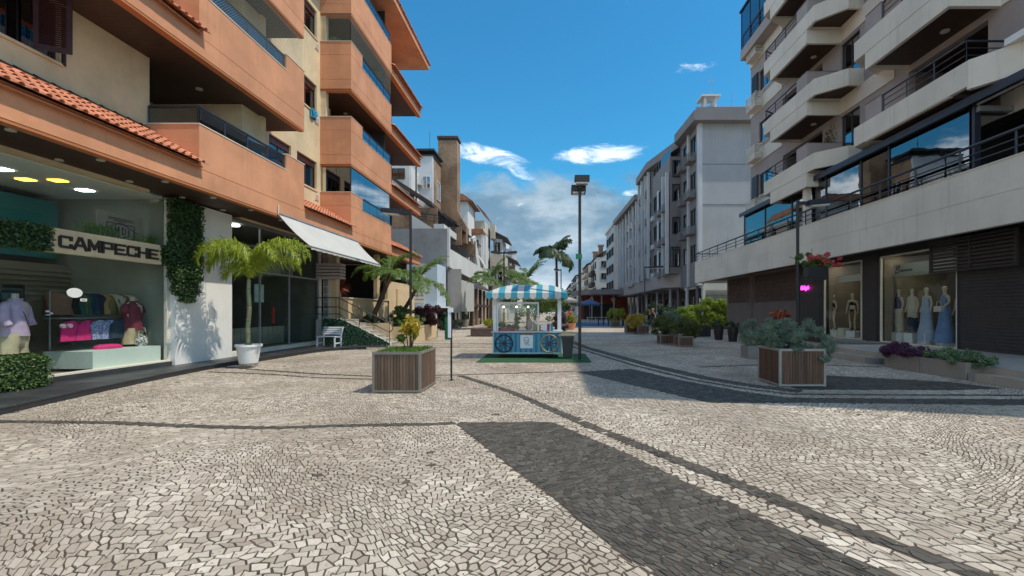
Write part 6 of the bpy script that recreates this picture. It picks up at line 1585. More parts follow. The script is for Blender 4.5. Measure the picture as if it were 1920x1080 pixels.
def left3():
    r = thing('apartment_building', (-11, 64, 0), 'white stepped house with small tiled roofs and a cream bay, left of the palms', 'building')
    b = MB(); b.box(-16, -11.0, 60.2, 66, 0, 16.0); part('white_block', b, M['farwhite'], r)
    b = MB(); b.extr([(-16, 59.6, 16.0), (-10.3, 59.6, 16.0), (-11.6, 59.6, 16.9), (-16, 59.6, 16.9)], (0, 7, 0)); part('tiled_roof', b, M['fartile'], r)
    b = MB(); b.box(-14, -9.6, 66, 72, 0, 14.6); part('cream_block', b, M['farcream'], r)
    b = MB(); b.box(-11.0, -9.1, 63.5, 66, 0, 12.2); b.box(-9.7, -9.35, 63, 66, 4, 13.0); part('white_bay', b, M['farwhite'], r)
    b = MB(); b.extr([(-11.2, 62.9, 12.2), (-9.2, 62.9, 12.2), (-9.4, 62.9, 12.9), (-11.2, 62.9, 12.9)], (0, 3, 0)); part('tiled_roof', b, M['fartile'], r); b = MB(); b.extr([(-11.2, 62.9, 6.5), (-9.0, 62.9, 6.5), (-9.2, 62.9, 6.9), (-11.2, 62.9, 6.9)], (0, 2.5, 0)); part('tiled_roof', b, M['fartile'], r)
    simple_window(r, (-10.6, -10.1, 63.4, 63.5, 10.3, 11.4), axis='y', bars=0)
    b = MB(); b.box(-9.3, -7.2, 70, 77, 8.4, 10.2); b.box(-9.2, -7.4, 71, 77, 0, 8.4); b.box(-9.3, -8.6, 69.6, 72, 12.6, 14.8); part('cream_bay', b, M['farcream'], r)
    b = MB(); b.box(-9.0, -7.6, 71, 77, 10.2, 12.7); part('bay_wall', b, M['farwhite'], r)
    simple_window(r, (-8.9, -7.8, 70.9, 71, 10.4, 12.3), axis='y', m=G_['smoke'], frame=M['farwhite'])
    simple_window(r, (-8.7, -7.6, 70.9, 71, 5.6, 7.6), axis='y', m=G_['dark'])
    b = MB(); b.extr([(-9.3, 70.4, 13.9), (-6.7, 70.4, 12.6), (-6.7, 78, 12.6), (-9.3, 78, 13.9)], (0, 0, .25)); b.extr([(-7.6, 76, 10.6), (-5.6, 76, 9.6), (-5.6, 84, 9.6), (-7.6, 84, 10.6)], (0, 0, .25)); b.extr([(-7.6, 72, 7.0), (-5.6, 72, 6.1), (-5.6, 80, 6.1), (-7.6, 80, 7.0)], (0, 0, .2)); part('dark_roof', b, M['darkroof'], r)
    b = MB(); b.extr([(-10.6, 65, 16.6), (-9.3, 65, 15.2), (-9.3, 72, 15.2), (-10.6, 72, 16.6)], (0, 0, .2)); part('dark_roof', b, M['fartile'], r)
    b = MB(); b.extr([(-11, 61.5, 10.6), (-9.0, 61.5, 7.4), (-9.0, 61.5, 7.7), (-11, 61.5, 10.9)], (0, 1.5, 0)); part('stair_slope', b, M['farwhite'], r)
    for z in (4.2, 7.6, 11.2):
        for y in (67, 69.2): simple_window(r, (-9.6, -9.5, y, y+1.5, z, z+1.6))
        simple_window(r, (-12.6, -11.6, 60.1, 60.2, z, z+1.5), axis='y')
    r = thing('apartment_building', (-9, 90, 0), 'grey and white building with rooftop tank seen just above the palms', 'building')
    b = MB(); b.box(-18, -7.6, 82, 104, 0, 11.0); b.box(-9.5, -7.2, 84, 96, 11.0, 13.0); part('core', b, M['sidewall'], r)
    b = MB(); b.cyl((-8.6, 86, 13.0), .7, 1.8, 14); part('tank', b, M['farwhite'], r)
    for z in (4, 7, 10.4):
        simple_window(r, (-9.8, -8.2, 81.9, 82, z-.4, z+1), axis='y')
        for y in (84, 88, 92, 96): simple_window(r, (-7.6, -7.48, y, y+1.8, z, z+1.3))
        b = MB(); b.box(-7.6, -6.6, 84, 100, z-1.2, z-.5); part('balcony', b, M['farwhite'], r)
left3()
row(-1, [(-8.2, 106, 124, 10, 'farwhite', 'white house with dark roof beyond the tank on the left side'), (-8.0, 127, 150, 11, 'farcream', 'cream block with tiled roof farther along the left side'), (-8, 155, 230, 11, 'farwhite', 'farthest long white block at the left end of the street')])
# wooded hill closing the street
b = MB()
def hp(u, v):
    x = -500+1000*u; y = 420+260*v; z = 34*math.sin(PI*min(1, max(0, v)))*(.6+.3*math.sin(u*9)+.2*math.sin(u*23+1)); return (x, y, z-1)
b.grid(hp, 60, 14); structure('hill', b, mat('wooded_hill', (.045, .075, .04), .95, .3, .06, .4, 1, col2=(.08, .10, .05), c2scale=.05), smooth=True)

# ================================================================ STREET OBJECTS
def wood_planter(loc, w, d, h, label, nf, ns, wood, frame, cat='planter', group=None, rz=0):
    r = thing('wooden_planter', loc, label, cat, group, rz)
    t = .045
    f = MB()
    for x in (0, w):
        for y in (0, d): f.box(x-t/2, x+t/2, y-t/2, y+t/2, .015, h)
    for z0, z1 in ((.02, .06), (h-.05, h)):
        f.box(t/2, w-t/2, -t/2, t/2, z0, z1); f.box(t/2, w-t/2, d-t/2, d+t/2, z0, z1); f.box(-t/2, t/2, t/2, d-t/2, z0, z1); f.box(w-t/2, w+t/2, t/2, d-t/2, z0, z1)
    link('frame', f.mesh('frame', frame), r)
    pw = (w-t)/nf; s = MB(); s.box(.004, pw-.004, -.011, .011, .06, h-.05); me = s.mesh('slat', wood)
    for k in range(nf):
        link('slat', me, r, (t/2+pw*k, 0, 0)); link('slat', me, r, (t/2+pw*k, d, 0))
    pd = (d-t)/ns; s = MB(); s.box(-.011, .011, .004, pd-.004, .06, h-.05); me = s.mesh('slat', wood)
    for k in range(ns):
        link('slat', me, r, (0, t/2+pd*k, 0)); link('slat', me, r, (w, t/2+pd*k, 0))
    s = MB(); s.box(.02, w-.02, .02, d-.02, .03, h-.06); link('soil', s.mesh('soil', M['soil']), r)
    return r
def grass_top(parent, x0, x1, y0, y1, z, n, seed, size=.09, m=None):
    rng = np.random.default_rng(seed); P = np.stack([rng.uniform(x0, x1, n), rng.uniform(y0, y1, n), z+rng.random(n)*size*.5], 1); D = rng.normal(0, 1, (n, 3)); D[:, 2] *= .25
    o = link('grass', leaves('grass', P, D, size, m or M['grass'], rng, 6, .2, droop=1.5), parent); o['kind'] = 'stuff'; return o
WP = wood_planter((-3.42, 8.78, 0), .89, 1.10, .80, 'weathered wooden box planter with grass and yellow croton, left of the centre', 14, 12, M['woodgrey'], mat('greyed_timber_frame', (.20, .18, .15), .7, .12, 3, .2, 50))
grass_top(WP, .03, .86, .03, 1.07, .77, 1500, 1, .10)
# croton stems in the left planter
def croton():
    r = thing('croton_plant', (-2.95, 9.5, .76), 'thin stemmed croton with yellow and orange leaf tufts in the left planter', 'plant')
    rng = np.random.default_rng(3); V = []
    for k, (x, y, h, w) in enumerate(((.02, .02, .62, .15), (-.10, .05, .46, .13), (.13, -.02, .50, .12), (-.17, 0, .28, .08), (.05, .1, .38, .12))):
        s = MB(); s.tube([(x*.3, y*.3, 0), (x*.7, y, h*.5), (x, y, h)], [.012, .010, .007], 6); link('stem', s.mesh('stem', M['barkdark']), r)
        P, D = blob_points(rng, 70, [(x, y, h-.02, w, w, w*.9)], .15); D = rng.normal(0, 1, (70, 3)); D[:, 2] *= .5
        link('foliage', leaves('foliage', P, D, .15, M['leafyel'] if k < 3 else (M['leafpalm'] if k == 3 else M['leafyg']), rng, 3.2, .3), r)
    return r
croton()
WP2 = wood_planter((4.78, 9.5, 0), .93, .95, .80, 'brown wooden box planter with pale frame overflowing with sage green bush', 15, 12, M['woodslat'], mat('pale_painted_frame', (.32, .29, .25), .6, .08, 3, .1, 50))
shrub('sage_bush', (5.25, 9.95, .76), 'sage green feathery bush spilling over the right planter', 'bush', [(0, 0, .26, .62, .52, .30), (.50, -.1, .04, .38, .40, .38), (-.40, .1, .36, .36, .40, .28), (.15, 0, .38, .45, .42, .28), (.38, -.45, -.02, .26, .14, .26), (-.1, -.42, .12, .45, .12, .15)], 26000, .050, M['leafsage'], 11, clumps=75, cr=(.07, .16), aspect=4.0)
shrub('sage_bush', (7.1, 15.3, .30), 'rounded sage green bush behind the right planter, left of the red croton', 'bush', [(-.1, 0, .50, .75, .5, .50)], 12000, .06, M['leafsage'], 12, clumps=50, cr=(.1, .2), aspect=4.0)
b = MB(); b.box(6.5, 7.6, 15.0, 15.6, 0, .42); solo('concrete_trough', b, M['concrete'], (7.1, 15.3, 0), 'concrete trough under the rounded sage bush', 'planter', bevel=.01)
r = thing('croton_plant', (6.35, 12.6, .0), 'red and orange spiky bromeliad just above the sage bush', 'plant')
rng = np.random.default_rng(9); P, D = blob_points(rng, 110, [(0, 0, 1.45, .28, .2, .18)], .1); D = rng.normal(0, 1, (110, 3)); D[:, 2] *= .6
link('foliage', leaves('foliage', P, D, .22, M['leafred'], rng, 3.4, .3), r)
s = MB(); s.tube([(0, 0, 0), (.02, 0, .6), (0, 0, 1.38)], .02, 6); link('stem', s.mesh('stem', M['barkdark']), r)

# concrete troughs by the steps
def trough(y0, y1, label):
    b = MB(); b.box(9.5, 9.94, y0, y1, 0, .40); r = thing('concrete_trough', (9.7, (y0+y1)/2, 0), label, 'planter')
    part('box', b, mat('taupe_concrete', (.27, .225, .185), .85, .1, 1.5, .25, 40, streak=.2), r, bevel=.008); b = MB(); b.box(9.54, 9.90, y0+.04, y1-.04, .40, .404); part('soil', b, M['soil'], r)
trough(10.43, 11.72, 'long concrete planter with variegated leaves by the steps'); trough(11.74, 12.95, 'long concrete planter with purple leaves by the steps')
shrub('purple_shrub', (9.72, 12.3, .38), 'low purple leaved plant in the concrete planter', 'bush', [(0, 0, .12, .34, .68, .18), (0, .5, .10, .34, .4, .2)], 10000, .045, M['leafpurple'], 21, clumps=60, cr=(.08, .15), aspect=1.7)
shrub('variegated_shrub', (9.72, 11.0, .38), 'low green and cream variegated plant in the concrete planter, nearest the steps', 'bush', [(0, .05, .10, .34, .70, .16), (.15, -.55, .04, .28, .35, .16)], 11000, .042, M['leafvar'], 22, clumps=64, cr=(.07, .14), aspect=1.7)

# ---------------------------------------------------------------- kiosk
def kiosk():
    x0, x1, y0, y1 = -1.92, .34, 15.17, 16.35
    r = thing('ice_cream_kiosk', ((x0+x1)/2, 15.7, 0), 'small turquoise and white kiosk cart with striped canopy roof', 'kiosk')
    b = MB(); b.box(x0, x1, y0+.012, y1, .17, .86); part('body', b, M['kblue'], r)
    n = 26; w = (x1-x0-.04)/n
    for k in range(n):
        b = MB(); xa = x0+.02+w*k; b.box(xa+.002, xa+w-.002, y0-.004 if k % 2 else y0+.002, y0+.012, .2, .82); part('front_board', b, M['klight'] if k % 2 else M['kblue'], r)
    b = MB(); b.box(x0-.02, x1+.02, y0-.012, y0+.02, .155, .20); b.box(x0-.02, x0+.02, y0-.012, y0+.0, .2, .86); b.box(x1-.02, x1+.02, y0-.012, y0, .2, .86); part('edge_trim', b, mat('pale_aqua_trim', (.30, .52, .56), .5, .05, 2, .05, 60), r)
    b = MB(); b.box(x0-.06, x1+.06, y0-.06, y1+.05, .86, .91); part('counter', b, mat('pale_counter', (.42, .46, .44), .4, .05, 2, .05, 60), r)
    for (x, y) in ((x0+.05, y0+.04), (x1-.05, y0+.04), (x0+.05, y1-.04), (x1-.05, y1-.04)):
        b = MB(); b.box(x-.055, x+.055, y-.045, y+.045, .91, 2.05); part('corner_post', b, M['kwhite'], r)
    fr = MB(); xa, xb = x0+.12, x0+1.52
    fr.box(xa, xb, y0+.02, y0+.06, 1.82, 1.88); fr.box(xb-.05, xb, y0+.02, y0+.06, .91, 1.82); fr.box(xa, xa+.04, y0+.02, y0+.06, .91, 1.82); f = part('window_frame', fr, M['kwhite'], r)
    g = MB(); g.box(xa+.04, xb-.05, y0+.035, y0+.041, .92, 1.82); part('glass_pane', g, glassmat('kiosk_glass', (.9, .93, .92), .05, edge=.3), f)
    b = MB(); b.box(x0+.1, x1-.1, y0+.03, y1-.03, 2.0, 2.05); part('ceiling', b, M['offwhite'], r)
    # canopy: hipped roof in stripes with a scalloped valance
    ex0, ex1, ey0, ey1, ez, rz_, rx0, rx1 = -2.12, .54, 14.85, 16.65, 2.17, 2.48, -1.15, -.15
    yc = (ey0+ey1)/2; n = 13; w = (ex1-ex0)/n
    def top(x, y):
        fx = min(1, max(0, (x-ex0)/(rx0-ex0))) if x < rx0 else min(1, max(0, (ex1-x)/(ex1-rx1))) if x > rx1 else 1
        fy = 1-abs(y-yc)/(yc-ey0); return ez+(rz_-ez)*math.sin(min(fx, fy)*PI/2)**.9
    for k in range(n):
        xa, xb = ex0+w*k, ex0+w*(k+1); m = M['kteal'] if k % 2 == 0 else M['canvas']
        b = MB(); b.grid(lambda u, v: (xa+(xb-xa)*u, ey0+(ey1-ey0)*v, top(xa+(xb-xa)*u, ey0+(ey1-ey0)*v)), 4, 24)
        for (yy, s) in ((ey0, -1), (ey1, 1)): b.grid(lambda u, v: (xa+(xb-xa)*u, yy+s*.01*v, ez-v*(.14+.065*math.sin(PI*u))), 8, 2)
        part('canopy_stripe', b, m, r)
    for (xx, s) in ((ex0, -1), (ex1, 1)):
        for k in range(8):
            ya = ey0+(ey1-ey0)*k/8; yb = ya+(ey1-ey0)/8; b = MB(); b.grid(lambda u, v: (xx+s*.01*v, ya+(yb-ya)*u, ez-v*(.14+.06*math.sin(PI*u))), 8, 2); part('valance', b, M['kteal'] if k % 2 else M['canvas'], r)
    # decorative wheels
    for k, cx in enumerate((-1.56, -.05)):
        c = Vector((cx, y0-.035, .50)); R_ = .285
        b = MB(); ring = [(c.x+R_*math.cos(2*PI*i/32), c.y, c.z+R_*math.sin(2*PI*i/32)) for i in range(33)]; b.tube(ring, .024, 6, cap=False)
        wl = part('wheel', b, M['black'] if k == 0 else M['gold'], r, smooth=True)
        for i in range(10):
            a = 2*PI*i/10; s = MB(); s.tube([(c.x+.04*math.cos(a), c.y, c.z+.04*math.sin(a)), (c.x+.265*math.cos(a), c.y, c.z+.265*math.sin(a))], .011, 5); part('spoke', s, M['letter'], wl)
        s = MB(); s.cyl((c.x, c.y-.03, c.z), .055, .05, 14, axis='y'); part('hub', s, M['letter'], wl)
    # white sign with a small line drawing
    b = MB(); b.box(-1.02, -.60, y0-.03, y0-.012, .34, .78); sg = part('sign', b, M['kwhite'], r)
    t = MB(); yy = y0-.034
    for pts in ([(-.90, .60), (-.885, .68), (-.82, .72), (-.76, .69), (-.735, .62), (-.75, .55)], [(-.89, .61), (-.85, .58), (-.80, .60), (-.76, .58)], [(-.87, .56), (-.86, .49), (-.82, .46), (-.78, .50), (-.76, .56)], [(-.75, .5), (-.72, .44), (-.70, .46)], [(-.84, .53), (-.81, .52), (-.79, .54)]):
        t.tube([(x, yy, z) for x, z in pts], .007, 5)
    part('line_drawing', t, M['letter'], sg)
    b = MB(); b.box(-1.0, -.62, y0-.05, y0-.012, .80, .84); part('nameplate', b, M['fartile'] if 'fartile' in M else M['gold'], r)
    for x in (x0+.25, x1-.25):
        for y in (y0+.15, y1-.15):
            b = MB(); b.cyl((x-.02, y, .065), .065, .04, 14, axis='x'); b.box(x-.03, x+.03, y-.03, y+.03, .09, .17); part('castor', b, M['black'], r)
    b = MB(); b.box(x0+.25, x1-.25, y0+.3, y1-.3, .08, .12); part('underframe', b, M['woodgrey'], r)
    for k, x in enumerate((-1.62, -1.18, -.78)): b = MB(); b.lathe((x, 15.6, 1.70), [(.012, .06), (.03, .05), (.042, 0), (.02, -.015)], 12); part('lamp_bulb', b, mat('warm_bulb', (.8, .7, .5), .4, 0, 1, 0, 10, emit=(1, .85, .6), estr=1.6), r, smooth=True)
kiosk()
# goods inside the kiosk
shrub('display_plants', (-1.35, 15.6, .92), 'green plants displayed inside the kiosk window', 'plant', [(-.1, 0, .18, .42, .2, .18), (.12, 0, .3, .14, .14, .2)], 900, .09, M['leafpalm'], 31, clumps=10, cr=(.06, .12), stems=3)
b = MB(); b.extr([(-.62, 15.35, .92), (-.02-.34, 15.35, .92), (-.36, 15.35, 1.08), (-.50, 15.35, 1.12), (-.62, 15.35, 1.2)], (0, .4, 0)); solo('cork_box', b, M['och'] if 'och' in M else mat('straw_box', (.42, .32, .18), .9, .2, 8, .3, 40), (-.6, 15.5, .92), 'straw coloured display box inside the kiosk window', 'box')
b = MB(); b.box(-1.8, -1.25, 15.3, 15.6, .91, 1.0); solo('red_tray', b, mat('red_goods', (.35, .04, .06), .8, .3, 14, .3, 30, col2=(.6, .2, .15), c2scale=20), (-1.5, 15.4, .91), 'red tray of packets inside the kiosk window, left', 'tray')
b = MB(); b.lathe((-.72, 15.45, 1.12), [(.01, -.2), (.07, -.12), (.085, 0), (.06, .14), (.01, .2)], 14, squash=(1, .4)); solo('surfboard_ornament', b, mat('pale_pink_board', (.42, .30, .28), .5, .1, 2, 0, 40), (-.72, 15.45, .92), 'small upright leaf shaped board inside the kiosk', 'ornament', smooth=True)
for (xa, m, lab) in ((-.27, 'kwhite', 'white carton on the kiosk counter'), (-.13, 'pinkp', 'magenta packet on the kiosk counter'), (-.02, 'kteal', 'turquoise packet on the kiosk counter')):
    if m == 'pinkp': M[m] = mat('magenta_packet', (.25, .04, .14), .6, .1, 5, 0, 40)
    b = MB(); b.box(xa, xa+(.12 if m == 'kwhite' else .09), 15.25, 15.35, .912, 1.17 if m == 'kwhite' else 1.14); solo('carton', b, M[m], (xa, 15.3, .91), lab, 'carton')
b = MB(); b.box(-2.3, 1.25, 13.95, 16.7, .002, .016); solo('turf_mat', b, M['turf'], (-.5, 15.3, 0), 'bright green artificial turf mat under the kiosk', 'mat')
# wheeled bin
r = thing('waste_bin', (.55, 15.1, 0), 'dark grey wheeled bin standing right of the kiosk', 'bin')
b = MB(); b.add([(-.15, -.17, .05), (.15, -.17, .05), (.15, .17, .05), (-.15, .17, .05), (-.19, -.21, .68), (.19, -.21, .68), (.19, .21, .68), (-.19, .21, .68)], [(0, 3, 2, 1), (4, 5, 6, 7), (0, 1, 5, 4), (1, 2, 6, 5), (2, 3, 7, 6), (3, 0, 4, 7)]); link('body', b.mesh('body', mat('dark_bin_plastic', (.02, .026, .028), .45, .1, 3, .05, 60)), r)
b = MB(); b.box(-.21, .21, -.23, .24, .68, .74); link('lid', b.mesh('lid', M['black']), r)
b = MB(); b.box(-.30, .27, -.2, .2, .76, .80); b.extr([(-.24, -.1, .80), (.2, -.1, .80), (.16, -.1, .90), (-.2, -.1, .90)], (0, .22, 0)); solo('cushion', b, mat('beige_cloth', (.30, .27, .20), .9, .1, 5, .3, 40), (0, 0, 0), 'beige folded cloth lying on top of the wheeled bin', 'cloth').location = (.55, 15.1, 0)

# ---------------------------------------------------------------- lamps and posts
def lamp_arm(loc, h, side, label, L=.75, r_=.045, two=False, head=.62):
    r = thing('street_lamp', loc, label, 'street lamp')
    b = MB(); b.tube([(0, 0, 0), (0, 0, h)], r_, 12); b.cyl((0, 0, 0), .12, .02, 14); link('pole', b.mesh('pole', M['black'], smooth=False), r)
    for s in ((side, -side) if two else (side,)):
        b = MB(); b.box(min(0, s*L*.5), max(0, s*L*.5), -.035, .035, h-.17, h-.05); link('arm', b.mesh('arm', M['navy']), r)
        b = MB(); x0 = s*L*.42; x1 = x0+s*head; a, c = sorted((x0, x1))
        b.extr([(x0, -.16, h-.20), (x0, -.16, h-.02), (x1-s*.03, -.16, h+.03), (x1, -.16, h-.06), (x1, -.16, h-.12)], (0, .32, 0)); hd = link('lamp_head', b.mesh('lamp_head', M['navy']), r)
        b = MB(); b.extr([(x0+s*.08, -.12, h-.20), (x1-s*.1, -.12, h-.145), (x1-s*.12, -.12, h-.20), (x0+s*.12, -.12, h-.245)], (0, .24, 0)); link('lamp_glass', b.mesh('lamp_glass', M['lamp']), hd)
    return r
lamp_arm((-5.55, 18.0, 0), 5.6, -1, 'black street lamp with a flat head over the orange balconies, left', .85, .05, head=.8)
lamp_arm((9.0, 16.6, 0), 5.62, 1, 'black street lamp carrying a hanging flower box, right', .85, .055, head=.85)
lamp_arm((-3.3, 32.0, 0), 5.75, 1, 'thin street lamp with two flat heads between the palms', .7, .05, two=True)
lamp_arm((8.7, 42.2, 0), 5.7, 1, 'slim street lamp in front of the grey apartment building', 1.0, .05, head=1.3)
lamp_arm((1.0, 45.0, 0), 5.7, -1, 'distant lamp post beside the tall palm trunk', .5, .05, head=.5)
r = thing('street_lamp', (.93, 14.68, 0), 'tall central lamp post with two square floodlights and a green sign', 'street lamp')
b = MB(); b.tube([(0, 0, 0), (0, 0, 5.6)], [.05, .045], 12); b.cyl((0, 0, 0), .11, .02, 14); link('pole', b.mesh('pole', M['black']), r)
for (dx, dy, z) in ((.06, -.12, 5.72), (-.03, .22, 5.50)):
    h_ = MB(); sgn = -1 if dy < 0 else 1
    h_.extr([(dx-.235, dy-.16, z-.02), (dx-.235, dy+.16, z-.08 if sgn > 0 else z+.02), (dx-.235, dy+.16, z+.14), (dx-.235, dy-.16, z+.17)], (.47, 0, 0)); hd = link('floodlight', h_.mesh('floodlight', M['black']), r)
    g = MB(); g.box(dx-.19, dx+.19, dy-.13, dy+.13, z-.095, z-.04); link('lamp_glass', g.mesh('lamp_glass', M['lamp']), hd)
b = MB(); b.box(-.04, .04, -.14, .22, 5.5, 5.56); link('crossbar', b.mesh('crossbar', M['black']), r)
b = MB(); b.box(-.13, .07, -.07, -.03, 3.25, 3.42); link('green_sign', b.mesh('green_sign', M['greensign']), r)
r = thing('sign_post', (-2.28, 10.42, 0), 'thin black post with a narrow green bin and white plate', 'sign post')
b = MB(); b.tube([(0, 0, 0), (0, 0, 1.60)], .022, 10); b.cyl((0, 0, 0), .06, .012, 12); link('post', b.mesh('post', M['black']), r)
b = MB(); b.box(-.06, .0, -.09, -.03, .98, 1.66); b.box(-.05, .05, -.10, -.03, 1.56, 1.66); link('white_plate', b.mesh('white_plate', M['kwhite']), r)
b = MB(); b.lathe((-.09, .02, .93), [(.05, 0), (.065, .02), (.065, .50), (.055, .52)], 16); link('green_bin', b.mesh('green_bin', M['greensign'], smooth=False), r)
# hanging flower box
r = thing('flower_box', (9.62, 16.55, 2.7), 'black hanging box of pink and red flowers on the right lamp post', 'flower box')
b = MB(); b.box(-.34, .34, -.18, .18, 0, .48); b.box(-.60, -.34, -.02, .02, .08, .12); link('box', b.mesh('box', M['black']), r)
rng = np.random.default_rng(14)
P, D = blob_points(rng, 1500, clumpy(rng, [(-.1, 0, .72, .45, .25, .28), (-.75, 0, .75, .28, .12, .18), (.2, 0, .65, .5, .25, .22)], 20, (.08, .16)), .2); link('foliage', leaves('foliage', P, D, .085, M['leafpalm'], rng, 1.8), r)
P, D = blob_points(rng, 1100, clumpy(rng, [(.25, -.05, .74, .55, .28, .22), (.05, -.15, .58, .4, .15, .14), (.75, -.05, .66, .2, .2, .16)], 22, (.06, .14)), .2); link('flowers', leaves('flowers', P, D, .06, M['flower'], rng, 1.3), r)
b = MB(); b.tube([(-.35, 0, .5), (-.15, 0, .9), (-.12, 0, 1.15)], .01, 5); b.tube([(-.4, 0, .5), (-.8, 0, .8), (-.95, 0, .85)], .01, 5); link('stem', b.mesh('stem', M['barkdark']), r)

# ---------------------------------------------------------------- palms and plants of the terrace planter
palm('palm', (-8.75, 22.3, .8), 'leaning palm with green fronds beside the awning', [(0, 0, 0), (.10, .1, .7), (.42, .25, 1.6), (.72, .3, 2.35), (.80, .3, 2.7)], .12, .09, 16, 2.1, 5, M['leafpalm'], M['barkdark'], el=(-.1, 1.35), droop=(1.0, 1.9), leaf=.5, pairs=46, wid=.05)
palm('palm', (-8.1, 24.4, .8), 'second leaning palm in front of the raw grey wall', [(0, 0, 0), (.05, .1, .6), (.45, .2, 1.3), (.85, .3, 2.1), (1.0, .3, 2.5)], .11, .085, 18, 2.3, 6, M['leafpalm'], M['barkdark'], el=(-.2, 1.3), droop=(1.0, 1.9), leaf=.5, pairs=46, wid=.05)
shrub('green_shrub', (-7.5, 22.9, .8), 'bright green leafy shrub in the beige planter', 'bush', [(0, 0, .5, .6, .6, .55), (.3, -.5, .3, .4, .4, .35)], 2600, .13, M['leafhedge'], 41, clumps=26, cr=(.12, .25))
shrub('maroon_shrub', (-7.0, 25.4, .8), 'dark maroon leaved shrub behind the lamp post', 'bush', [(0, 0, .55, .75, .7, .6)], 2400, .15, M['leafmaroon'], 42, clumps=26, cr=(.15, .28), aspect=2.6)
shrub('variegated_shrub', (-6.95, 23.9, .8), 'small pale variegated plant at the planter corner by the lamp post', 'bush', [(0, 0, .25, .3, .35, .25)], 800, .11, M['leafvar'], 43, clumps=12, cr=(.08, .16))
shrub('dark_shrub', (-8.9, 22.6, .8), 'low dark shrub at the foot of the leaning palm', 'bush', [(0, 0, .25, .5, .6, .25)], 1200, .13, M['leafpalmd'], 44, clumps=14, cr=(.1, .2))
r = thing('dracaena', (-10.2, 22.0, 1.2), 'red spiky dracaena on the dark terrace behind the railing', 'plant')
rng = np.random.default_rng(17); n = 130; D0 = rng.normal(0, 1, (n, 3)); D0 /= np.linalg.norm(D0, axis=1)[:, None]; P = np.array([(.0, 0, 1.5)])+D0*.3*rng.uniform(.5, 1, n)[:, None]
V = []; F = []
for d_, p_ in zip(D0, P):
    d_ = Vector(d_); c = Vector((0, 0, 1.5)); w = d_.orthogonal().normalized()*.018; k = len(V); V += [c-w, c+w, c+d_*.55+w*.3, c+d_*.55-w*.3]; F.append((k, k+1, k+2, k+3))
q = MB(); q.v = [tuple(v) for v in V]; q.f = F; q.m = [0]*len(F); q.tone = list(rng.random(n)); link('foliage', q.mesh('foliage', M['leafred']), r)
s = MB(); s.tube([(0, 0, 0), (0, 0, 1.5)], .03, 6); link('stem', s.mesh('stem', M['barkdark']), r)

# ---------------------------------------------------------------- planters and plants down the street
wf = mat('grey_box_frame', (.22, .20, .17), .7, .1, 3, .1, 50)
A = wood_planter((5.62, 20.0, 0), .62, .62, .46, 'small wooden planter at the front of the group on the right, below the olive bush', 7, 6, M['woodslat'], wf)
for (loc, lab) in (((5.15, 21.4, 0), 'small wooden planter behind the front one, left in the right group'), ((5.75, 23.2, 0), 'third small wooden planter at the back of the right group'),
                   ((5.95, 31.2, 0), 'wooden planter at the lamp post with the orange bush'), ((5.0+.35, 32.2, 0), 'wooden planter left of the orange bush'), ((5.9, 44.0, 0), 'far wooden planter under the round green bush')):
    dup(A, loc, 0, lab, scale=1.0 if loc[1] < 30 else 1.25)
shrub('olive_bush', (5.95, 20.4, .40), 'olive green bush over the front wooden planter of the right group', 'bush', [(0, 0, .45, .55, .5, .42), (.45, .4, .3, .4, .5, .35)], 9000, .08, M['leafolive'], 51, clumps=34, cr=(.12, .24), aspect=2.8)
shrub('olive_bush', (5.4, 21.9, .40), 'darker olive bush left and behind the front one', 'bush', [(-.05, 0, .5, .6, .5, .45)], 7000, .08, M['leafolive'], 52, clumps=26, cr=(.12, .24), aspect=2.8)
shrub('olive_bush', (6.2, 23.6, .40), 'grey green bush at the back of the right planter group', 'bush', [(0, 0, .65, .55, .5, .6)], 2600, .11, M['leafsage'], 53, clumps=24, cr=(.12, .24), aspect=3)
shrub('orange_bush', (6.1, 31.8, .45), 'orange and yellow croton bush around the slim lamp post', 'bush', [(-.2, 0, .42, .75, .6, .45)], 3000, .12, M['leafyel'], 54, clumps=26, cr=(.14, .28), aspect=2.4)
shrub('green_bush', (6.4, 44.6, .5), 'round yellow green bush on the far wooden planter', 'bush', [(0, 0, .7, .95, .8, .7)], 2600, .14, M['leafyg'], 55, clumps=26, cr=(.2, .35), aspect=2.4)
shrub('dark_bush', (8.8, 39.5, 0), 'dark green shrub behind the walking woman', 'bush', [(.3, 0, 1.3, 1.1, .8, .9), (1.4, .3, 1.2, .8, .6, .9)], 3000, .16, M['leafdark'], 56, clumps=30, cr=(.25, .4))
shrub('dark_bush', (8.3, 30.0, 0), 'dark shrub between the olive bushes and the bright hedge', 'bush', [(0, 0, .7, .8, .7, .65)], 2400, .14, M['leafdark'], 57, clumps=26, cr=(.2, .35))
# bright hedge in the gap between the buildings
r = thing('hedge', (12.5, 38.7, 0), 'bright yellow green clipped hedge catching the sun between two buildings', 'hedge')
rng = np.random.default_rng(61); bl = []
for k in range(16):
    u = k/15; x = 10.2+4.9*u; bl.append((x-12.5, rng.uniform(-.15, .15), .75+.65*min(1, u*1.6), .55, .5, .70+.55*min(1, u*1.5)))
P, D = blob_points(rng, 30000, clumpy(rng, bl, 240, (.25, .42)), .3); D[:, 2] += .4; link('foliage', leaves('foliage', P, D, .13, M['leafyg2'] if 'leafyg2' in M else leafmat('bright_hedge_leaf', (.09, .17, .02), (.34, .42, .05), .45, .4), rng, 2.2), r)
b = MB()
for k in range(16): b.tube([(-2.2+.3*k, 0, 0), (-2.2+.3*k+rng.uniform(-.1, .1), 0, 1.6)], .02, 5)
b.box(-2.2, 2.5, -.3, .3, 0, .35); link('stem', b.mesh('stem', M['barkdark']), r)
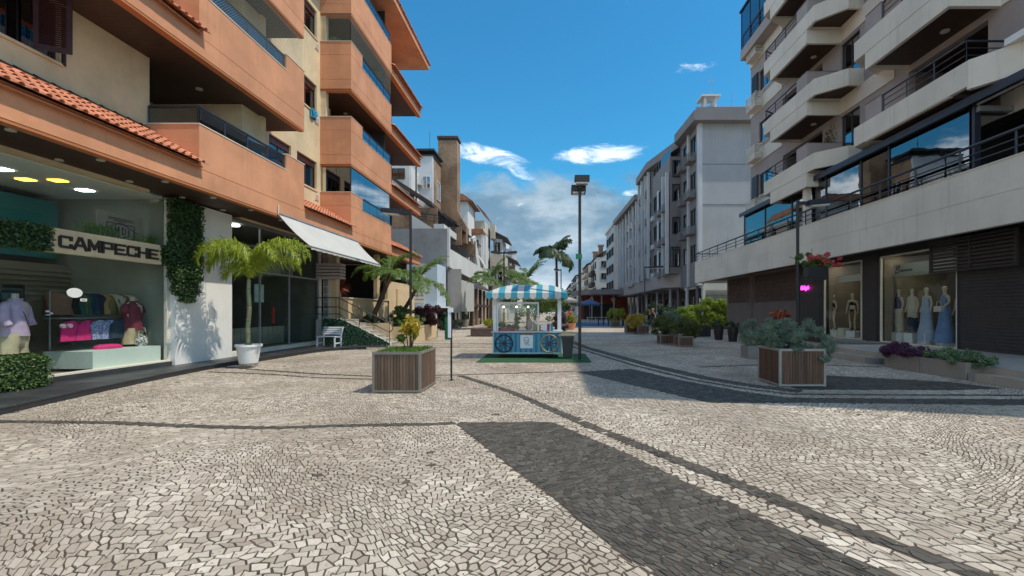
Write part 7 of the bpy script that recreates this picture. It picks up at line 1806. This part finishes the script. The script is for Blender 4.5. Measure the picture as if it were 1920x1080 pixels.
# vertical dark boards and pots
def round_pot(loc, r0, r1, h, m, label, plant=None, seed=0, group=None):
    r = thing('plant_pot', loc, label, 'plant pot', group)
    b = MB(); b.lathe((0, 0, 0), [(r0, 0), (r1*.98, h*.75), (r1, h), (r1-.03, h), (r1-.04, h-.05), (.02, h-.05)], 20); link('pot', b.mesh('pot', m), r)
    if plant:
        mm, sz, hh, n = plant; shrub('foliage', None, None, None, [(0, 0, h+hh*.4, r1*1.25, r1*1.25, hh*.55)], n, sz, mm, seed, clumps=10, cr=(r1*.3, r1*.6), stems=2, parentpart=r)
    return r
round_pot((9.1, 24.7, 0), .20, .27, .72, M['black'], 'tall black pot with a small shrub, left of the pair', (M['leafpalmd'], .09, .35, 600), 1)
round_pot((9.35, 23.4, 0), .20, .27, .74, M['black'], 'tall black pot with a small shrub, right of the pair', (M['leafpalmd'], .09, .35, 600), 2)
round_pot((9.45, 21.3, 0), .30, .38, .46, M['concrete'], 'wide grey concrete pot by the taupe wall', (M['leafolive'], .08, .12, 500), 3)
b = MB(); 
for k in range(9): b.box(8.6+.13*k, 8.71+.13*k, 27.8, 27.84, 0, .62)
b.box(8.6, 9.78, 27.84, 28.1, 0, .6); solo('dark_trough', b, M['black'], (9.2, 27.9, 0), 'dark boarded trough at the foot of the dark shrub', 'planter')
# left of the kiosk
b = MB(); b.box(-5.0, -2.9, 28.3, 29.6, 0, .42); b.box(-5.1, -2.8, 28.2, 29.7, .42, .50); solo('low_planter', b, M['brickred'], (-4, 28.9, 0), 'low dark brown planter wall left of the kiosk', 'planter')
shrub('yellow_shrub', (-3.6, 28.9, .48), 'yellow green plant in the low planter left of the kiosk', 'bush', [(0, 0, .3, .7, .5, .32)], 1500, .12, M['leafyg'], 62, clumps=18, cr=(.12, .24))
for k, (x, y) in enumerate(((-9.0, 42.5), (-8.6, 45.2), (-8.5, 48.0), (-8.4, 51.0))):
    pt = round_pot((x, y, 0), .38, .50, .72, M['concrete'], ['concrete pot with cactus under the pale blind, nearest', 'second concrete cactus pot from the pale blind', 'third concrete cactus pot from the pale blind', 'farthest concrete cactus pot by the timber posts'][k], None, 0, 'cactus pots along the timber front')
    rng = np.random.default_rng(70+k)
    for j in range(6):
        b = MB(); x2, y2 = rng.uniform(-.25, .25, 2); h = rng.uniform(1.0, 2.1); b.tube([(x2, y2, .6), (x2*1.1, y2*1.1, .6+h*.5), (x2*1.2, y2, .6+h)], [.07, .075, .04], 7); link('cactus_stem', b.mesh('cactus_stem', mat('cactus_green', (.035, .07, .03), .7, .2, 3, .2, 40)), pt)
shrub('white_flower_shrub', (-9.0, 37.2, 0), 'green shrub with pale leaves in front of the porch', 'bush', [(0, 0, .8, .7, .6, .7), (1.5, .6, .7, .7, .6, .6)], 2400, .15, M['leafdark'], 63, clumps=26, cr=(.2, .35))
shrub('pale_shrub', (-9.7, 36.4, 0), 'pale variegated shrub by the porch post', 'bush', [(0, -.4, .8, .4, .3, .45)], 700, .12, M['leafvar'], 64, clumps=12, cr=(.1, .2))

# palms in the middle of the street and the tall far palm
palm('palm', (-5.3, 40, 0), 'feathery palm above the kiosk, left of the pair', [(0, 0, 0), (0, 0, 2), (.05, 0, 4.3)], .16, .11, 17, 2.6, 81, M['leafpalm'], M['bark'], el=(-.3, 1.4), droop=(.9, 1.7), pairs=34, leaf=.62, wid=.085)
palm('palm', (-1.9, 38, 0), 'feathery palm directly above the kiosk roof', [(0, 0, 0), (0, 0, 2), (-.05, 0, 4.1)], .16, .11, 17, 2.7, 82, M['leafpalm'], M['bark'], el=(-.3, 1.4), droop=(.8, 1.6), pairs=34, leaf=.62, wid=.085)
palm('tall_palm', (.75, 60, 0), 'tall slender palm with drooping crown over the street centre', [(0, 0, 0), (.05, 0, 4), (-.05, 0, 9.2)], .22, .14, 34, 3.5, 83, M['leafpalmd'], M['bark'], el=(-.2, 1.45), droop=(1.3, 2.3), pairs=40, leaf=.95, wid=.14, hang=.9)
palm('palm', (-3.6, 47, 0), 'shorter palm behind the pair over the kiosk', [(0, 0, 0), (0, 0, 1.5), (0, 0, 3.4)], .16, .11, 13, 2.4, 84, M['leafpalmd'], M['bark'], el=(-.3, 1.3), droop=(.9, 1.7), pairs=20, leaf=.55, wid=.07)
shrub('street_tree', (-2.4, 42, 0), 'bushy green tree mass behind the kiosk roof', 'tree', [(0, 0, 3.0, 2.0, 1.2, 1.0), (2.0, 0, 2.9, 1.6, 1.2, .9), (-1.8, 0, 2.7, 1.0, 1.0, .8), (1.0, 1, 1.6, 2.4, 1.0, 1.0)], 5200, .24, M['leafpalm'], 85, clumps=50, cr=(.35, .65), stems=6)
shrub('street_tree', (2.4, 66, 0), 'low round tree beyond the tall palm', 'tree', [(0, 0, 3.0, 2.2, 1.5, 1.6), (-3, 0, 2.4, 2.0, 1.5, 1.4)], 3600, .32, M['leafpalmd'], 86, clumps=36, cr=(.5, .9), stems=5)
# flowers by the pole
round_pot((1.72, 38.8, 0), .30, .40, .52, M['tile'], 'terracotta tub with orange flowers right of the kiosk', None)
shrub('orange_flowers', (1.72, 38.8, .48), 'yellow green plant topped by orange flowers in a terracotta tub', 'plant', [(0, 0, .4, .48, .4, .42)], 1200, .13, M['leafyg'], 87, clumps=14, cr=(.12, .25))
shrub('orange_flowers', (1.6, 38.6, 1.15), 'cluster of orange flowers on the tub plant beside the pole', 'flowers', [(0, 0, .15, .28, .2, .14)], 260, .12, M['flowero'], 88, clumps=6, cr=(.06, .12), stems=2)
shrub('dark_plant', (.55, 30.5, 0), 'dark plant with pale stems between the kiosk and the tub', 'bush', [(0, 0, .75, .55, .5, .75)], 1800, .13, M['leafmaroon'], 89, clumps=20, cr=(.15, .25), aspect=3)
b = MB(); b.box(-.3, .3, -.3, .3, 0, .5); o = solo('square_tub', b, M['soffit'], (0, 0, 0), 'dark square tub under the dark plant', 'planter'); o.location = (.55, 30.5, 0)

# ---------------------------------------------------------------- far street furniture
b = MB(); b.box(2.6, 8.2, 47.5, 60, -.028, -.012); o = solo('blue_carpet', b, M['bluemat'], (5.5, 54, 0), 'bright blue painted patch on the pavement beyond the lamp', 'mat'); o.location.z += .04
def parasol(loc, m, w, h, label):
    r = thing('parasol', loc, label, 'parasol')
    b = MB(); b.tube([(0, 0, 0), (0, 0, h)], .03, 6); link('pole', b.mesh('pole', M['grey_metal']), r)
    b = MB(); n = 8; b.add([(w*math.cos(2*PI*k/n), w*math.sin(2*PI*k/n), h-.55) for k in range(n)]+[(0, 0, h)]+[(w*math.cos(2*PI*k/n), w*math.sin(2*PI*k/n), h-.75) for k in range(n)], [(k, (k+1) % n, n) for k in range(n)]+[(k, n+1+k, n+1+(k+1) % n, (k+1) % n) for k in range(n)]); link('canopy', b.mesh('canopy', m), r)
    return r
parasol((4.4, 52, 0), mat('muted_blue_canvas', (.06, .10, .20), .8, .05, 2, .1, 60), 1.4, 2.9, 'blue parasol beyond the central lamp post'); parasol((1.2, 50, 0), M['lilac'], 1.7, 3.3, 'lilac grey parasol left of the central lamp post'); parasol((2.3, 57, 0), M['canvas'], 1.7, 3.3, 'white parasol behind the lilac one')
for (x, y, lab) in ((5.0, 56, 'outdoor restaurant table under the blue parasol'), (6.4, 57, 'outdoor table at the right of the blue ground patch'), (3.0, 55, 'outdoor table beside the white parasol')):
    b = MB(); b.box(x-.6, x+.6, y-.35, y+.35, .72, .76)
    for sx in (-.5, .5):
        for sy in (-.28, .28): b.box(x+sx-.02, x+sx+.02, y+sy-.02, y+sy+.02, 0, .72)
    solo('outdoor_table', b, M['offwhite'], (x, y, 0), lab, 'table')
pb = MB(); pb.tube([(0, 0, 0), (0, 0, .85)], .06, 8); pb.cyl((0, 0, .85), .07, .04, 10); pm = pb.mesh('bollard', M['black'])
for k in range(9):
    o = link('bollard', pm, None, (4.9+.52*k if k < 6 else 6.7+.35*(k-6), 47.0 if k < 6 else 44.8+.0*k, 0)); tag(o, ['first', 'second', 'third', 'fourth', 'fifth', 'sixth', 'seventh', 'eighth', 'ninth'][k]+' black bollard counted along the blue ground patch from the lamp', 'bollard', 'black bollards beside the blue ground patch')
b = MB(); b.box(7.6, 12.0, 45.5, 46.5, 0, .45); solo('low_wall', b, M['sidewall'], (9.5, 46, 0), 'low pale grey wall behind the walking woman', 'wall')

# walking woman
def woman():
    r = thing('person', (8.2, 36.6, 0), 'woman in dark clothes with tied blonde hair walking with a hand raised to her head', 'person', None, -.9)
    J = dict(lkn=(.09, -.16, .52), lan=(.09, -.20, .10), lto=(.10, -.34, .05), rkn=(-.09, .05, .50), ran=(-.09, .26, .16), rto=(-.09, .18, .04), rel=(-.33, -.06, 1.30), rwr=(-.22, -.14, 1.50), rhd=(-.16, -.12, 1.58))
    human('body', M['skin'], r, J)
    def g(nm, rings, m, s): q = cloth_tube(rings, 20, .012, s); link(nm, q.mesh(nm, m, smooth=True), r)
    g('top', [(0, 0, .90, .16, .12), (0, 0, 1.08, .125, .10), (0, -.01, 1.28, .155, .12), (0, 0, 1.40, .14, .09), (0, 0, 1.45, .07, .06)], cl['blk'], 1)
    for s, kn, an in ((1, (.09, -.16, .52), (.09, -.20, .12)), (-1, (-.09, .05, .50), (-.09, .25, .18))):
        g('trouser_leg', [(an[0], an[1], an[2], .06, .06), ((an[0]+kn[0])/2, (an[1]+kn[1])/2, (an[2]+kn[2])/2, .07, .07), (kn[0], kn[1], kn[2], .075, .075), (s*.09, -.02, .72, .095, .1), (s*.07, 0, .95, .11, .12)], cl['den'], 3+s)
    b = MB(); b.lathe((0, .01, 1.68), [(.02, -.06), (.075, -.03), (.09, .02), (.08, .07), (.03, .10)], 14); b.tube([(0, .09, 1.72), (0, .16, 1.66), (0, .17, 1.52)], [.04, .035, .015], 8); link('hair', b.mesh('hair', mat('blonde_hair', (.38, .25, .10), .7, .2, 8, .2, 30), smooth=True), r)
    for s, t in ((1, (.10, -.34, .04)), (-1, (-.09, .19, .04))):
        b = MB(); b.lathe((t[0], t[1]+.06, t[2]-.02), [(.03, 0), (.05, .01), (.05, .05), (.02, .08)], 10, squash=(1, 2)); link('shoe', b.mesh('shoe', M['kwhite']), r)
woman()
